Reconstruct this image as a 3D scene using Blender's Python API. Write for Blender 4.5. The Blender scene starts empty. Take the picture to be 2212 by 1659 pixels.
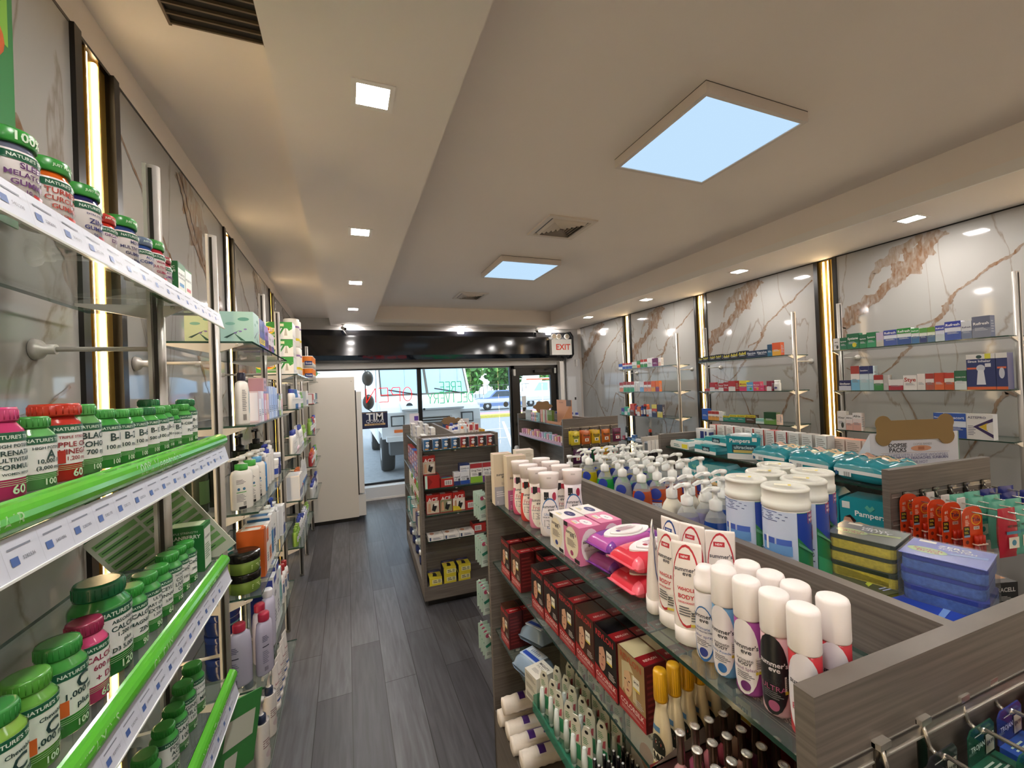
import bpy, math, random
from mathutils import Matrix, Vector
random.seed(7)
sc = bpy.context.scene
C = sc.collection
PI = math.pi

# ---------------------------------------------------------------- camera, world, exposure
cam = bpy.data.cameras.new('camera')
camo = bpy.data.objects.new('camera', cam); C.objects.link(camo)
cam.sensor_fit = 'HORIZONTAL'; cam.sensor_width = 36.0
cam.lens = 898.0 / 2212.0 * 36.0
cam.clip_start = 0.02; cam.clip_end = 300
def _v(px, py):
    a = Vector((px - 1106.0, -(py - 829.5), -898.0)); return a.normalized()
_Y = _v(749, 850); _X = _v(3360, 745); _X = (_X - _Y * _X.dot(_Y)).normalized(); _Z = _X.cross(_Y)
R = Matrix((_X, _Y, _Z))
camo.matrix_world = Matrix.Translation((0, 0, 1.7)) @ R.to_4x4()
sc.camera = camo
sc.view_settings.view_transform = 'Standard'
sc.view_settings.look = 'None'
sc.view_settings.exposure = 1.8
sc.view_settings.gamma = 1.0
sc.view_settings.use_curve_mapping = False

w = bpy.data.worlds.new('sky'); sc.world = w; w.use_nodes = True
nt = w.node_tree; nt.nodes.clear()
wo = nt.nodes.new('ShaderNodeOutputWorld'); bg = nt.nodes.new('ShaderNodeBackground')
bg.inputs[0].default_value = (0.74, 0.88, 1.0, 1); bg.inputs[1].default_value = .85
nt.links.new(bg.outputs[0], wo.inputs[0])
sun = bpy.data.lights.new('sun', 'SUN'); sun.energy = .6; sun.angle = math.radians(4); sun.color = (1, .97, .9)
so = bpy.data.objects.new('sun', sun); C.objects.link(so); so.rotation_euler = (math.radians(38), math.radians(12), math.radians(10))

K_PANEL = .285; K_DOWN = 98.0; K_LED = 6.5

# ---------------------------------------------------------------- materials
def lin(c):
    c = c / 255.0
    return c / 12.92 if c <= .04045 else ((c + .055) / 1.055) ** 2.4
def rgb(h):
    return tuple(lin(int(h[i:i + 2], 16)) for i in (0, 2, 4)) + (1,)
MC = {}
def mat(h, rough=.38, metal=0.0, alpha=None, spec=.5, noise=0.0, nscale=60):
    k = (h, rough, metal, alpha, spec, noise, nscale)
    if k in MC: return MC[k]
    m = bpy.data.materials.new('paint_' + h); m.use_nodes = True
    n = m.node_tree; b = n.nodes['Principled BSDF']
    b.inputs['Base Color'].default_value = rgb(h); b.inputs['Roughness'].default_value = rough
    b.inputs['Metallic'].default_value = metal; b.inputs['Specular IOR Level'].default_value = spec
    if noise:
        t = n.nodes.new('ShaderNodeTexNoise'); t.inputs['Scale'].default_value = nscale; t.inputs['Detail'].default_value = 4
        tc = n.nodes.new('ShaderNodeTexCoord'); n.links.new(tc.outputs['Object'], t.inputs['Vector'])
        mx = n.nodes.new('ShaderNodeMix'); mx.data_type = 'RGBA'
        c = rgb(h); mx.inputs[6].default_value = tuple(x * (1 - noise) for x in c[:3]) + (1,)
        mx.inputs[7].default_value = tuple(min(1, x * (1 + noise)) for x in c[:3]) + (1,)
        n.links.new(t.outputs[0], mx.inputs[0]); n.links.new(mx.outputs[2], b.inputs['Base Color'])
    if alpha is not None: b.inputs['Alpha'].default_value = alpha
    MC[k] = m; return m
def glass(h, opac=.12, rough=.02, key=''):
    """thin clear sheet: see-through with a fresnel mirror on top"""
    k = ('g', h, opac, rough)
    if k in MC: return MC[k]
    m = bpy.data.materials.new('glass_' + h); m.use_nodes = True
    n = m.node_tree; n.nodes.clear()
    o = n.nodes.new('ShaderNodeOutputMaterial'); tr = n.nodes.new('ShaderNodeBsdfTransparent'); gl = n.nodes.new('ShaderNodeBsdfGlossy')
    di = n.nodes.new('ShaderNodeBsdfDiffuse'); di.inputs[0].default_value = rgb(h)
    lw = n.nodes.new('ShaderNodeLayerWeight'); lw.inputs[0].default_value = .5
    pw = n.nodes.new('ShaderNodeMath'); pw.operation = 'POWER'; pw.inputs[1].default_value = 5
    fr = n.nodes.new('ShaderNodeMath'); fr.operation = 'MULTIPLY_ADD'; fr.inputs[1].default_value = .8; fr.inputs[2].default_value = .025
    n.links.new(lw.outputs['Facing'], pw.inputs[0]); n.links.new(pw.outputs[0], fr.inputs[0])
    m1 = n.nodes.new('ShaderNodeMixShader'); m2 = n.nodes.new('ShaderNodeMixShader')
    c = rgb(h); tr.inputs[0].default_value = tuple(.8 + .2 * x for x in c[:3]) + (1,)
    gl.inputs['Roughness'].default_value = rough
    m1.inputs[0].default_value = opac
    n.links.new(tr.outputs[0], m1.inputs[1]); n.links.new(di.outputs[0], m1.inputs[2])
    n.links.new(fr.outputs[0], m2.inputs[0]); n.links.new(m1.outputs[0], m2.inputs[1]); n.links.new(gl.outputs[0], m2.inputs[2])
    n.links.new(m2.outputs[0], o.inputs[0])
    MC[k] = m; return m
def emit(h, s):
    k = ('e', h, s)
    if k in MC: return MC[k]
    m = bpy.data.materials.new('light_' + h); m.use_nodes = True
    n = m.node_tree; n.nodes.clear()
    o = n.nodes.new('ShaderNodeOutputMaterial'); e = n.nodes.new('ShaderNodeEmission')
    e.inputs[0].default_value = rgb(h); e.inputs[1].default_value = s; n.links.new(e.outputs[0], o.inputs[0])
    MC[k] = m; return m

# ---------------------------------------------------------------- text outlines
TC = {}
def text_geo(s, bold=False):
    k = (s, bold)
    if k in TC: return TC[k]
    cu = bpy.data.curves.new('t', 'FONT'); cu.body = s; cu.resolution_u = 2; cu.align_x = 'CENTER'
    cu.space_line = .9
    if bold: cu.offset = .022
    ob = bpy.data.objects.new('t', cu); C.objects.link(ob)
    bpy.context.view_layer.update()
    me = bpy.data.meshes.new_from_object(ob.evaluated_get(bpy.context.evaluated_depsgraph_get()))
    vs = [(v.co.x, v.co.y) for v in me.vertices]; fs = [tuple(p.vertices) for p in me.polygons]
    bpy.data.objects.remove(ob); bpy.data.curves.remove(cu); bpy.data.meshes.remove(me)
    if not vs: vs = [(0, 0)]; fs = []
    xs = [v[0] for v in vs]; ys = [v[1] for v in vs]
    cx = (min(xs) + max(xs)) / 2; cy = (min(ys) + max(ys)) / 2; W = max(1e-4, max(xs) - min(xs)); H = max(1e-4, max(ys) - min(ys))
    vs = [((x - cx) / W, (y - cy) / W) for x, y in vs]
    TC[k] = (vs, fs, H / W); return TC[k]

# ---------------------------------------------------------------- mesh builder
class MB:
    def __init__(s): s.v = []; s.f = []; s.mi = []; s.ms = []; s.sm = []
    def m(s, mt):
        if isinstance(mt, str): mt = mat(mt)
        if mt not in s.ms: s.ms.append(mt)
        return s.ms.index(mt)
    def face(s, pts, mt, smooth=False):
        b = len(s.v); s.v += [tuple(p) for p in pts]; s.f.append(tuple(range(b, b + len(pts)))); s.mi.append(s.m(mt)); s.sm.append(smooth)
    def box(s, x0, x1, y0, y1, z0, z1, mt, faces=None):
        P = [(x0, y0, z0), (x1, y0, z0), (x1, y1, z0), (x0, y1, z0), (x0, y0, z1), (x1, y0, z1), (x1, y1, z1), (x0, y1, z1)]
        b = len(s.v); s.v += P
        for key, q in (('F', (0, 1, 5, 4)), ('R', (1, 2, 6, 5)), ('K', (2, 3, 7, 6)), ('L', (3, 0, 4, 7)), ('T', (4, 5, 6, 7)), ('D', (3, 2, 1, 0))):
            mm = faces.get(key, mt) if faces else mt
            s.f.append(tuple(b + i for i in q)); s.mi.append(s.m(mm)); s.sm.append(False)
    def prism(s, pts, a, b, mt, axis='z', fmt=None, smooth=False):
        """extrude 2-d outline between a and b; axis z:(x,y) y:(x,z) x:(y,z)"""
        def q(p, t): return (p[0], p[1], t) if axis == 'z' else ((p[0], t, p[1]) if axis == 'y' else (t, p[0], p[1]))
        n = len(pts); base = len(s.v)
        s.v += [q(p, a) for p in pts] + [q(p, b) for p in pts]
        mm = s.m(mt); fm = s.m(fmt) if fmt else mm
        for i in range(n):
            j = (i + 1) % n; s.f.append((base + i, base + j, base + n + j, base + n + i)); s.mi.append(mm); s.sm.append(smooth)
        s.f.append(tuple(base + i for i in reversed(range(n)))); s.mi.append(fm); s.sm.append(False)
        s.f.append(tuple(base + n + i for i in range(n))); s.mi.append(fm); s.sm.append(False)
    def lathe(s, prof, seg=20, c=(0, 0, 0), sx=1, sy=1, tilt=None, axis='z'):
        """prof: list of (r, z, mat-of-band-above)"""
        base = len(s.v); n = len(prof)
        for r, z, *_ in prof:
            for k in range(seg):
                a = 2 * PI * k / seg
                x, y = r * sx * math.cos(a), r * sy * math.sin(a)
                p = (x, y, z) if axis == 'z' else ((x, z, y) if axis == 'y' else (z, x, y))
                s.v.append((c[0] + p[0], c[1] + p[1], c[2] + p[2]))
        cur = None
        for i in range(n - 1):
            if len(prof[i]) > 2: cur = prof[i][2]
            mm = s.m(cur)
            for k in range(seg):
                k2 = (k + 1) % seg
                s.f.append((base + i * seg + k, base + i * seg + k2, base + (i + 1) * seg + k2, base + (i + 1) * seg + k)); s.mi.append(mm); s.sm.append(True)
        s.f.append(tuple(base + k for k in reversed(range(seg)))); s.mi.append(s.m(prof[0][2])); s.sm.append(False)
        s.f.append(tuple(base + (n - 1) * seg + k for k in range(seg))); s.mi.append(s.m(cur)); s.sm.append(False)
    def tube(s, p0, p1, r, mt, seg=8, r1=None):
        p0 = Vector(p0); p1 = Vector(p1); d = p1 - p0; r1 = r if r1 is None else r1
        z = d.normalized(); x = z.orthogonal().normalized(); y = z.cross(x)
        base = len(s.v)
        for p, rr in ((p0, r), (p1, r1)):
            for k in range(seg):
                a = 2 * PI * k / seg; s.v.append(tuple(p + x * (rr * math.cos(a)) + y * (rr * math.sin(a))))
        mm = s.m(mt)
        for k in range(seg):
            k2 = (k + 1) % seg; s.f.append((base + k, base + k2, base + seg + k2, base + seg + k)); s.mi.append(mm); s.sm.append(True)
        s.f.append(tuple(base + k for k in reversed(range(seg)))); s.mi.append(mm); s.sm.append(False)
        s.f.append(tuple(base + seg + k for k in range(seg))); s.mi.append(mm); s.sm.append(False)
    def path(s, pts, r, mt, seg=8):
        for a, b in zip(pts[:-1], pts[1:]): s.tube(a, b, r, mt, seg)
    def ball(s, c, r, mt, sx=1, sy=1, sz=1, seg=14, rings=8, z0=-1):
        prof = []
        for i in range(rings + 1):
            a = -PI / 2 + PI * i / rings
            if math.sin(a) < z0: continue
            prof.append((max(1e-4, r * math.cos(a)), r * sz * math.sin(a), mt))
        s.lathe(prof, seg, c, sx, sy)
    def patch(s, fn, u0, u1, v0, v1, mt, nu=1, nv=1):
        base = len(s.v)
        for j in range(nv + 1):
            for i in range(nu + 1): s.v.append(tuple(fn(u0 + (u1 - u0) * i / nu, v0 + (v1 - v0) * j / nv)))
        mm = s.m(mt)
        for j in range(nv):
            for i in range(nu):
                a = base + j * (nu + 1) + i; s.f.append((a, a + 1, a + nu + 2, a + nu + 1)); s.mi.append(mm); s.sm.append(nu > 1)
    def poly(s, fn, pts, mt):
        s.face([fn(*p) for p in pts], mt)
    def text(s, fn, t, cu, cv, width, mt, bold=False, maxh=None):
        vs, fs, asp = text_geo(t, bold)
        if maxh and asp * width > maxh: width = maxh / asp
        b = len(s.v); s.v += [tuple(fn(cu + x * width, cv + y * width)) for x, y in vs]
        mm = s.m(mt)
        for f in fs: s.f.append(tuple(b + i for i in f)); s.mi.append(mm); s.sm.append(False)
    def cols(s, g, qs, fu, fl, fh, c, nv):
        base = len(s.v); mm = s.m(c)
        for q in qs:
            a, b = fl(q), fh(q)
            for j in range(nv + 1): s.v.append(tuple(g(fu(q), a + (b - a) * j / nv)))
        for i in range(len(qs) - 1):
            for j in range(nv):
                a = base + i * (nv + 1) + j; s.f.append((a, a + nv + 1, a + nv + 2, a + 1)); s.mi.append(mm); s.sm.append(True)
    def deco(s, fn, items, W, H, e0=.0004, curved=False):
        """items in fractions of a W x H face: r/e/p/t"""
        for k, it in enumerate(items):
            g = lambda u, v, e=e0 * (1 + k * .15): fn(u, v, e)
            kind = it[0]
            if kind == 'r':
                _, u, v, ww, hh, c = it
                n = max(1, int(ww * W / .008)) if curved else 1
                s.patch(g, (u - ww / 2) * W, (u + ww / 2) * W, (v - hh / 2) * H, (v + hh / 2) * H, c, min(n, 10), 3 if curved and hh > .3 else 1)
            elif kind == 'e':
                _, u, v, ww, hh, c = it
                if curved:
                    s.cols(g, [math.sin((-1 + 2 * i / 12) * PI / 2) for i in range(13)], lambda q: (u + q * ww / 2) * W, lambda q: (v - math.sqrt(max(0.0, 1 - q * q)) * hh / 2) * H, lambda q: (v + math.sqrt(max(0.0, 1 - q * q)) * hh / 2) * H, c, 6 if hh > .2 else 2)
                else:
                    s.poly(g, [((u + math.cos(a) * ww / 2) * W, (v + math.sin(a) * hh / 2) * H) for a in [2 * PI * i / 18 for i in range(18)]], c)
            elif kind == 'w':
                _, u0, u1, lo, hi, c = it
                s.cols(g, [i / 14 for i in range(15)], lambda q: (u0 + (u1 - u0) * q) * W, lambda q: lo(q) * H, lambda q: hi(q) * H, c, 3)
            elif kind == 'p':
                s.poly(g, [(a * W, b * H) for a, b in it[1]], it[2])
            elif kind == 't':
                _, t, u, v, ww, c = it[:6]
                s.text(g, t, u * W, v * H, ww * W, c, bold=len(it) > 6 and it[6])
            elif kind == 'x':   # small print: lines of text shown as short rules
                _, u, v, ww, hh, c, n = it
                for i in range(n):
                    vv = v + hh / 2 - hh * (i + .5) / n; wl = ww * (0.7 + 0.3 * ((i * 7) % 5) / 4)
                    s.patch(g, (u - ww / 2) * W, (u - ww / 2 + wl) * W, (vv - hh / n * .22) * H, (vv + hh / n * .22) * H, c, 2 if curved else 1, 1)
            elif kind == 'b':   # bar code
                _, u, v, ww, hh, c = it
                for i in range(9):
                    uu = u - ww / 2 + ww * i / 9; s.patch(g, uu * W, (uu + ww / 9 * (.35 + .3 * (i % 3 == 1))) * W, (v - hh / 2) * H, (v + hh / 2) * H, c)
    def mesh(s, name):
        me = bpy.data.meshes.new(name); me.from_pydata(s.v, [], s.f)
        for m_ in s.ms: me.materials.append(m_)
        me.polygons.foreach_set('material_index', s.mi); me.polygons.foreach_set('use_smooth', s.sm); me.update()
        return me
    def build(s, name, parent=None, loc=(0, 0, 0), rz=0):
        o = bpy.data.objects.new(name, s.mesh(name)); C.objects.link(o); o.location = loc; o.rotation_euler = (0, 0, rz)
        if parent: o.parent = parent
        return o

def tag(o, label, cat, group=None, kind=None):
    if label: o['label'] = label
    if cat: o['category'] = cat
    if group: o['group'] = group
    if kind: o['kind'] = kind
    return o
def struct(o): o['kind'] = 'structure'; return o
def empty(name, label, cat, loc=(0, 0, 0), rz=0, group=None):
    o = bpy.data.objects.new(name, None); C.objects.link(o); o.location = loc; o.rotation_euler = (0, 0, rz); o.empty_display_size = .05
    return tag(o, label, cat, group)
def nrm(*a): return a

class Kind:
    """one kind of thing, built once with its parts; put() copies thing and parts"""
    def __init__(s, name, cat, parts): s.name = name; s.cat = cat; s.parts = [(p[0], p[1].mesh(p[0]), p[2] if len(p) > 2 else None) for p in parts]
    def put(s, label, loc, rz=0, group=None, tilt=None, scale=1):
        if len(s.parts) == 1:
            o = bpy.data.objects.new(s.name, s.parts[0][1]); C.objects.link(o)
        else:
            o = bpy.data.objects.new(s.name, None); C.objects.link(o); o.empty_display_size = .05
            made = {}
            for n, me, par in s.parts:
                c = bpy.data.objects.new(n, me); C.objects.link(c); c.parent = made.get(par, o); made[n] = c
        o.location = loc; o.rotation_euler = (tilt[0] if tilt else 0, tilt[1] if tilt else 0, rz)
        if scale != 1: o.scale = (scale,) * 3
        return tag(o, label, s.cat, group)

def fF(w, d): return lambda u, v, e=0: (u, -d / 2 - e, v)
def carton(w, d, h, base, front=(), left=None, right=None, top=None, faces=None, name='carton', cat='box'):
    b = MB(); b.box(-w / 2, w / 2, -d / 2, d / 2, 0, h, base, faces)
    b.deco(lambda u, v, e: (u, -d / 2 - e, v), front, w, h)
    if left: b.deco(lambda u, v, e: (-w / 2 - e, -u, v), left, d, h)
    if right: b.deco(lambda u, v, e: (w / 2 + e, u, v), right, d, h)
    if top: b.deco(lambda u, v, e: (u, v - d / 2, h + e), top, w, d)
    return Kind(name, cat, [(name, b)])
def rcurve(prof, sx=1, sy=1):
    zs = [p[1] for p in prof]; rs = [p[0] for p in prof]
    def r(z):
        for i in range(len(zs) - 1):
            if zs[i] <= z <= zs[i + 1] and zs[i + 1] > zs[i]:
                t = (z - zs[i]) / (zs[i + 1] - zs[i]); return rs[i] + (rs[i + 1] - rs[i]) * t
        return rs[-1] if z > zs[-1] else rs[0]
    R0 = max(rs)
    def fn(u, v, e=0):
        a = u / R0; rr = r(v) + e * 1.5
        return (rr * sx * math.sin(a), -rr * sy * math.cos(a), v)
    return fn
def ordn(i): return ['first', 'second', 'third', 'fourth', 'fifth', 'sixth', 'seventh', 'eighth', 'ninth', 'tenth', 'eleventh', 'twelfth', 'thirteenth', 'fourteenth', 'fifteenth', 'sixteenth', 'seventeenth', 'eighteenth', 'nineteenth', 'twentieth', 'twenty-first', 'twenty-second', 'twenty-third', 'twenty-fourth', 'twenty-fifth', 'twenty-sixth', 'twenty-seventh', 'twenty-eighth', 'twenty-ninth', 'thirtieth'][min(i, 29)]

# ================================================================ the room
XL, XR, YB, YF = -.69, 4.24, -3.0, 7.2
# plaster: slightly uneven warm off-white
m_plaster = mat('e6ddd4', .75, noise=.02, nscale=3)
m_plaster2 = mat('e4dcd4', .7, noise=.02, nscale=3)
m_white = mat('e4e0da', .5)
m_black = mat('0c0c0e', .28)
def floor_mat():
    m = bpy.data.materials.new('dark_planks'); m.use_nodes = True; n = m.node_tree; b = n.nodes['Principled BSDF']
    tc = n.nodes.new('ShaderNodeTexCoord'); mp = n.nodes.new('ShaderNodeMapping'); mp.inputs['Rotation'].default_value = (0, 0, PI / 2)
    mp.inputs['Location'].default_value = (.13, .03, 0)
    n.links.new(tc.outputs['Object'], mp.inputs['Vector'])
    br = n.nodes.new('ShaderNodeTexBrick'); br.offset = .37; br.inputs['Scale'].default_value = 1
    br.inputs['Brick Width'].default_value = 1.22; br.inputs['Row Height'].default_value = .18; br.inputs['Mortar Size'].default_value = .0022
    br.inputs['Mortar Smooth'].default_value = .1; br.inputs['Bias'].default_value = 0
    br.inputs['Color1'].default_value = rgb('3c3c41'); br.inputs['Color2'].default_value = rgb('5d5e63'); br.inputs['Mortar'].default_value = rgb('1b191a')
    n.links.new(mp.outputs[0], br.inputs['Vector'])
    m2 = n.nodes.new('ShaderNodeMapping'); m2.inputs['Scale'].default_value = (14, 1.1, 1); n.links.new(tc.outputs['Object'], m2.inputs['Vector'])
    no = n.nodes.new('ShaderNodeTexNoise'); no.inputs['Scale'].default_value = 3; no.inputs['Detail'].default_value = 8; no.inputs['Distortion'].default_value = .6
    n.links.new(m2.outputs[0], no.inputs['Vector'])
    cr = n.nodes.new('ShaderNodeValToRGB'); cr.color_ramp.elements[0].position = .3; cr.color_ramp.elements[0].color = (.62, .6, .6, 1)
    cr.color_ramp.elements[1].position = .75; cr.color_ramp.elements[1].color = (1.25, 1.25, 1.25, 1); n.links.new(no.outputs[0], cr.inputs[0])
    mx = n.nodes.new('ShaderNodeMix'); mx.data_type = 'RGBA'; mx.blend_type = 'MULTIPLY'; mx.inputs[0].default_value = 1
    n.links.new(br.outputs['Color'], mx.inputs[6]); n.links.new(cr.outputs[0], mx.inputs[7]); n.links.new(mx.outputs[2], b.inputs['Base Color'])
    b.inputs['Roughness'].default_value = .36; b.inputs['Specular IOR Level'].default_value = .45
    bu = n.nodes.new('ShaderNodeBump'); bu.inputs['Strength'].default_value = .12; bu.inputs['Distance'].default_value = .002
    n.links.new(no.outputs[0], bu.inputs['Height']); n.links.new(bu.outputs[0], b.inputs['Normal'])
    return m
def slab(name, x0, x1, y0, y1, z0, z1, m, parent=None):
    b = MB(); b.box(x0, x1, y0, y1, z0, z1, m); return b.build(name, parent)
struct(slab('floor', XL - .2, XR + .2, YB - .2, YF + .12, -.12, 0, floor_mat()))
# ceiling: raised tray, flush left strip, dropped bands
cl = struct(slab('ceiling', XL - .2, XR + .2, YB - .2, YF + .3, 3.05, 3.2, m_plaster))
b = MB(); b.box(-.20, .42, YB, 7.28, 2.785, 3.05, m_plaster2); struct(b.build('trim_1'))
b = MB(); b.box(3.51, XR + .05, YB, 7.28, 2.785, 3.05, m_plaster); b.box(3.49, 3.51, YB, 6.76, 2.785, 2.852, m_white); struct(b.build('trim_2'))
b = MB(); b.box(.42, 3.51, 6.78, 7.28, 2.785, 3.05, m_plaster); b.box(.42, 3.49, 6.76, 6.78, 2.785, 2.845, m_white); struct(b.build('trim_3'))
b = MB(); b.box(XL - .1, -.20, YB, 7.28, 2.90, 3.05, m_plaster); struct(b.build('trim_4'))
# marble
def marble_mat():
    m = bpy.data.materials.new('marble'); m.use_nodes = True; n = m.node_tree; b = n.nodes['Principled BSDF']
    tc = n.nodes.new('ShaderNodeTexCoord'); mp = n.nodes.new('ShaderNodeMapping'); mp.inputs['Rotation'].default_value = (.75, 0, 0); mp.inputs['Scale'].default_value = (1, 1.6, .55)
    n.links.new(tc.outputs['Object'], mp.inputs[0])
    no = n.nodes.new('ShaderNodeTexNoise'); no.inputs['Scale'].default_value = 1.1; no.inputs['Detail'].default_value = 9; no.inputs['Distortion'].default_value = .9
    n.links.new(mp.outputs[0], no.inputs[0])
    cr = n.nodes.new('ShaderNodeValToRGB'); e = cr.color_ramp.elements
    e[0].position = .0; e[0].color =  rgb('9a9894'); e[1].position = 1; e[1].color = rgb('a3a09b')
    for p, c in ((.49, '9c9995'), (.5, '857c73'), (.51, '9d9a96')):
        q = e.new(p); q.color = rgb(c)
    n.links.new(no.outputs[0], cr.inputs[0]); n.links.new(cr.outputs[0], b.inputs['Base Color'])
    b.inputs['Roughness'].default_value = .06; b.inputs['Specular IOR Level'].default_value = .5
    return m
def vein_mat(c, dens):
    m = bpy.data.materials.new('vein'); m.use_nodes = True; n = m.node_tree; b = n.nodes['Principled BSDF']
    b.inputs['Roughness'].default_value = .08
    tc = n.nodes.new('ShaderNodeTexCoord'); mp = n.nodes.new('ShaderNodeMapping'); mp.inputs['Rotation'].default_value = (.8, 0, 0); mp.inputs['Scale'].default_value = (1, 3.2, 1)
    no = n.nodes.new('ShaderNodeTexNoise'); no.inputs['Scale'].default_value = 9; no.inputs['Detail'].default_value = 8; no.inputs['Distortion'].default_value = 1.2
    n.links.new(tc.outputs['Object'], mp.inputs[0]); n.links.new(mp.outputs[0], no.inputs[0])
    cr = n.nodes.new('ShaderNodeValToRGB'); e = cr.color_ramp.elements; e[0].position = .5 - dens; e[0].color = rgb('989189'); e[1].position = .5 + dens * .6; e[1].color = rgb(c)
    n.links.new(no.outputs[0], cr.inputs[0]); n.links.new(cr.outputs[0], b.inputs['Base Color']); return m
m_marble = marble_mat(); m_v1 = vein_mat('7b604a', .2); m_v2 = vein_mat('877565', .2); m_v3 = vein_mat('75573e', .35)
A = [(1.71, 2.77, .05), (1.795, 2.681, .06), (1.85, 2.62, .085), (1.934, 2.536, .09), (2.001, 2.466, .05), (2.093, 2.381, .035), (2.188, 2.319, .05), (2.28, 2.27, .06), (2.34, 2.215, .075), (2.42, 2.12, .055), (2.44, 1.98, .02)]
Bv = [(1.79, 2.75, .03), (1.921, 2.714, .035), (1.993, 2.667, .055), (2.091, 2.608, .04), (2.155, 2.552, .02), (2.192, 2.432, .008)]
Cv = [(1.16, 2.62, .006), (1.307, 2.51, .008), (1.368, 2.45, .01), (1.445, 2.424, .011), (1.516, 2.364, .007), (1.567, 2.323, .009), (1.625, 2.29, .006), (1.674, 2.229, .014), (1.701, 2.161, .02), (1.759, 2.073, .012), (1.812, 2.0, .01), (1.922, 1.9, .012), (1.997, 1.808, .012), (2.054, 1.737, .006), (2.2, 1.62, .005), (2.36, 1.45, .004)]
Dv = [(1.759, 2.09, .008), (1.87, 2.057, .006), (1.885, 2.03, .004)]
Ev = [(1.2, 1.44, .006), (1.33, 1.49, .009), (1.412, 1.526, .014), (1.452, 1.456, .009), (1.495, 1.341, .012), (1.56, 1.2, .006), (1.7, .9, .008)]
Gv = [(2.39, 1.75, .004), (2.3, 1.7, .004), (2.15, 1.66, .006), (2.0, 1.55, .004), (1.9, 1.3, .007), (1.75, 1.1, .01), (1.7, .7, .006)]
def ribbon(b, fn, pts, m, wob=.35):
    rnd = random.Random(len(pts)); L = []; Rr = []
    fine = []
    for (a, c, w0), (a2, c2, w1) in zip(pts[:-1], pts[1:]):
        for k in range(12):
            t = k / 12; fine.append((a + (a2 - a) * t, c + (c2 - c) * t, w0 + (w1 - w0) * t))
    fine.append(pts[-1])
    for i, (y, z, w_) in enumerate(fine):
        j = min(i, len(fine) - 2); dy = fine[j + 1][0] - fine[j][0]; dz = fine[j + 1][1] - fine[j][1]; l = math.hypot(dy, dz) or 1
        nx, nz = -dz / l, dy / l
        q_ = i * .55; a = w_ * (1 + wob * (math.sin(q_) * .6 + math.sin(q_ * 2.7 + 1) * .4 + rnd.uniform(-.25, .25))); c = w_ * (1 + wob * (math.sin(q_ * 1.3 + 2) * .6 + math.sin(q_ * 3.1) * .4 + rnd.uniform(-.25, .25))); s_ = .3 * w_ * math.sin(q_ * .7 + len(pts))
        L.append((y + nx * (a + s_), z + nz * (a + s_))); Rr.append((y - nx * (c - s_), z - nz * (c - s_)))
    for i in range(len(fine) - 1):
        b.face([fn(*L[i]), fn(*L[i + 1]), fn(*Rr[i + 1]), fn(*Rr[i])], m)
def clip_ok(p, y0, y1): return [(min(max(y, y0), y1), min(z, 2.783), w_) for y, z, w_ in p]
def marble_panel(side, y0, y1, parent, dy):
    """local pattern is the same slab repeated along the wall"""
    b = MB(); x = XR if side > 0 else XL
    b.box(min(x, x + side * .03), max(x, x + side * .03), y0, y1, 0, 2.775, m_marble)
    fx = lambda e: (lambda y, z: (x - side * e, min(max(y if side > 0 else y, y0 + .002), y1 - .002), min(z, 2.774)))
    for k, (v, m) in enumerate(((Bv, m_v2), (A, m_v1), (Cv, m_v3), (Dv, m_v3), (Ev, m_v3), (Gv, m_v3))):
        if side > 0: pts = [(y + dy, z, w_) for y, z, w_ in v]
        else: pts = [(y + dy, z, w_) for y, z, w_ in v]
        if y1 - y0 < .9 and k > 3: continue
        ribbon(b, fx(.0006 + .0003 * k), pts, m, .2 if k < 2 else .45)
        if k == 1: ribbon(b, fx(.0025), [(y + .012, z, w_ * .22) for y, z, w_ in pts], m_v3, .5); ribbon(b, fx(.0028), [(y - w_ * .6, z - w_ * .5, w_ * .1) for y, z, w_ in pts], m_v3, .6)
    return b.build('marble_panel', parent)
wr = struct(slab('wall_right', XR + .03, XR + .25, YB, 7.4, 0, 3.05, m_plaster))
wl = struct(slab('wall_left', XL - .25, XL - .03, YB, 7.4, 0, 3.05, m_plaster))
b = MB(); b.box(XL - .03, XL, YB, 7.2, 2.785, 2.9, m_plaster); b.box(XL - .02, XL + .001, YB, 7.2, 2.775, 2.785, m_black); b.build('plaster_band', wl)
b = MB(); b.box(XR - .001, XR + .02, YB, 6.98, 2.775, 2.785, m_black); b.build('black_strip', wr)  # thin black strip along the top of the right marble
RC = [-1.95, -.455, 1.04, 2.535, 4.03, 5.53]; LC = [-2.99, -1.44, .10, 1.65, 3.20, 4.86]; CW = .10
yy = YB
for i, c in enumerate(RC):
    marble_panel(1, yy, c - CW, wr, c - 2.535); yy = c + CW
marble_panel(1, yy, 6.96, wr, RC[-1] + 1.495 - 2.535)
yy = YB
for i, c in enumerate(LC[1:]):
    marble_panel(-1, yy, c - .125, wl, c - 2.535 - .03); yy = c + .125
marble_panel(-1, yy, 7.2, wl, 4.0)
# back wall of the shop, behind the camera
struct(slab('wall_back', XL - .1, XR + .1, YB - .15, YB, 0, 3.05, m_plaster2))

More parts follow.
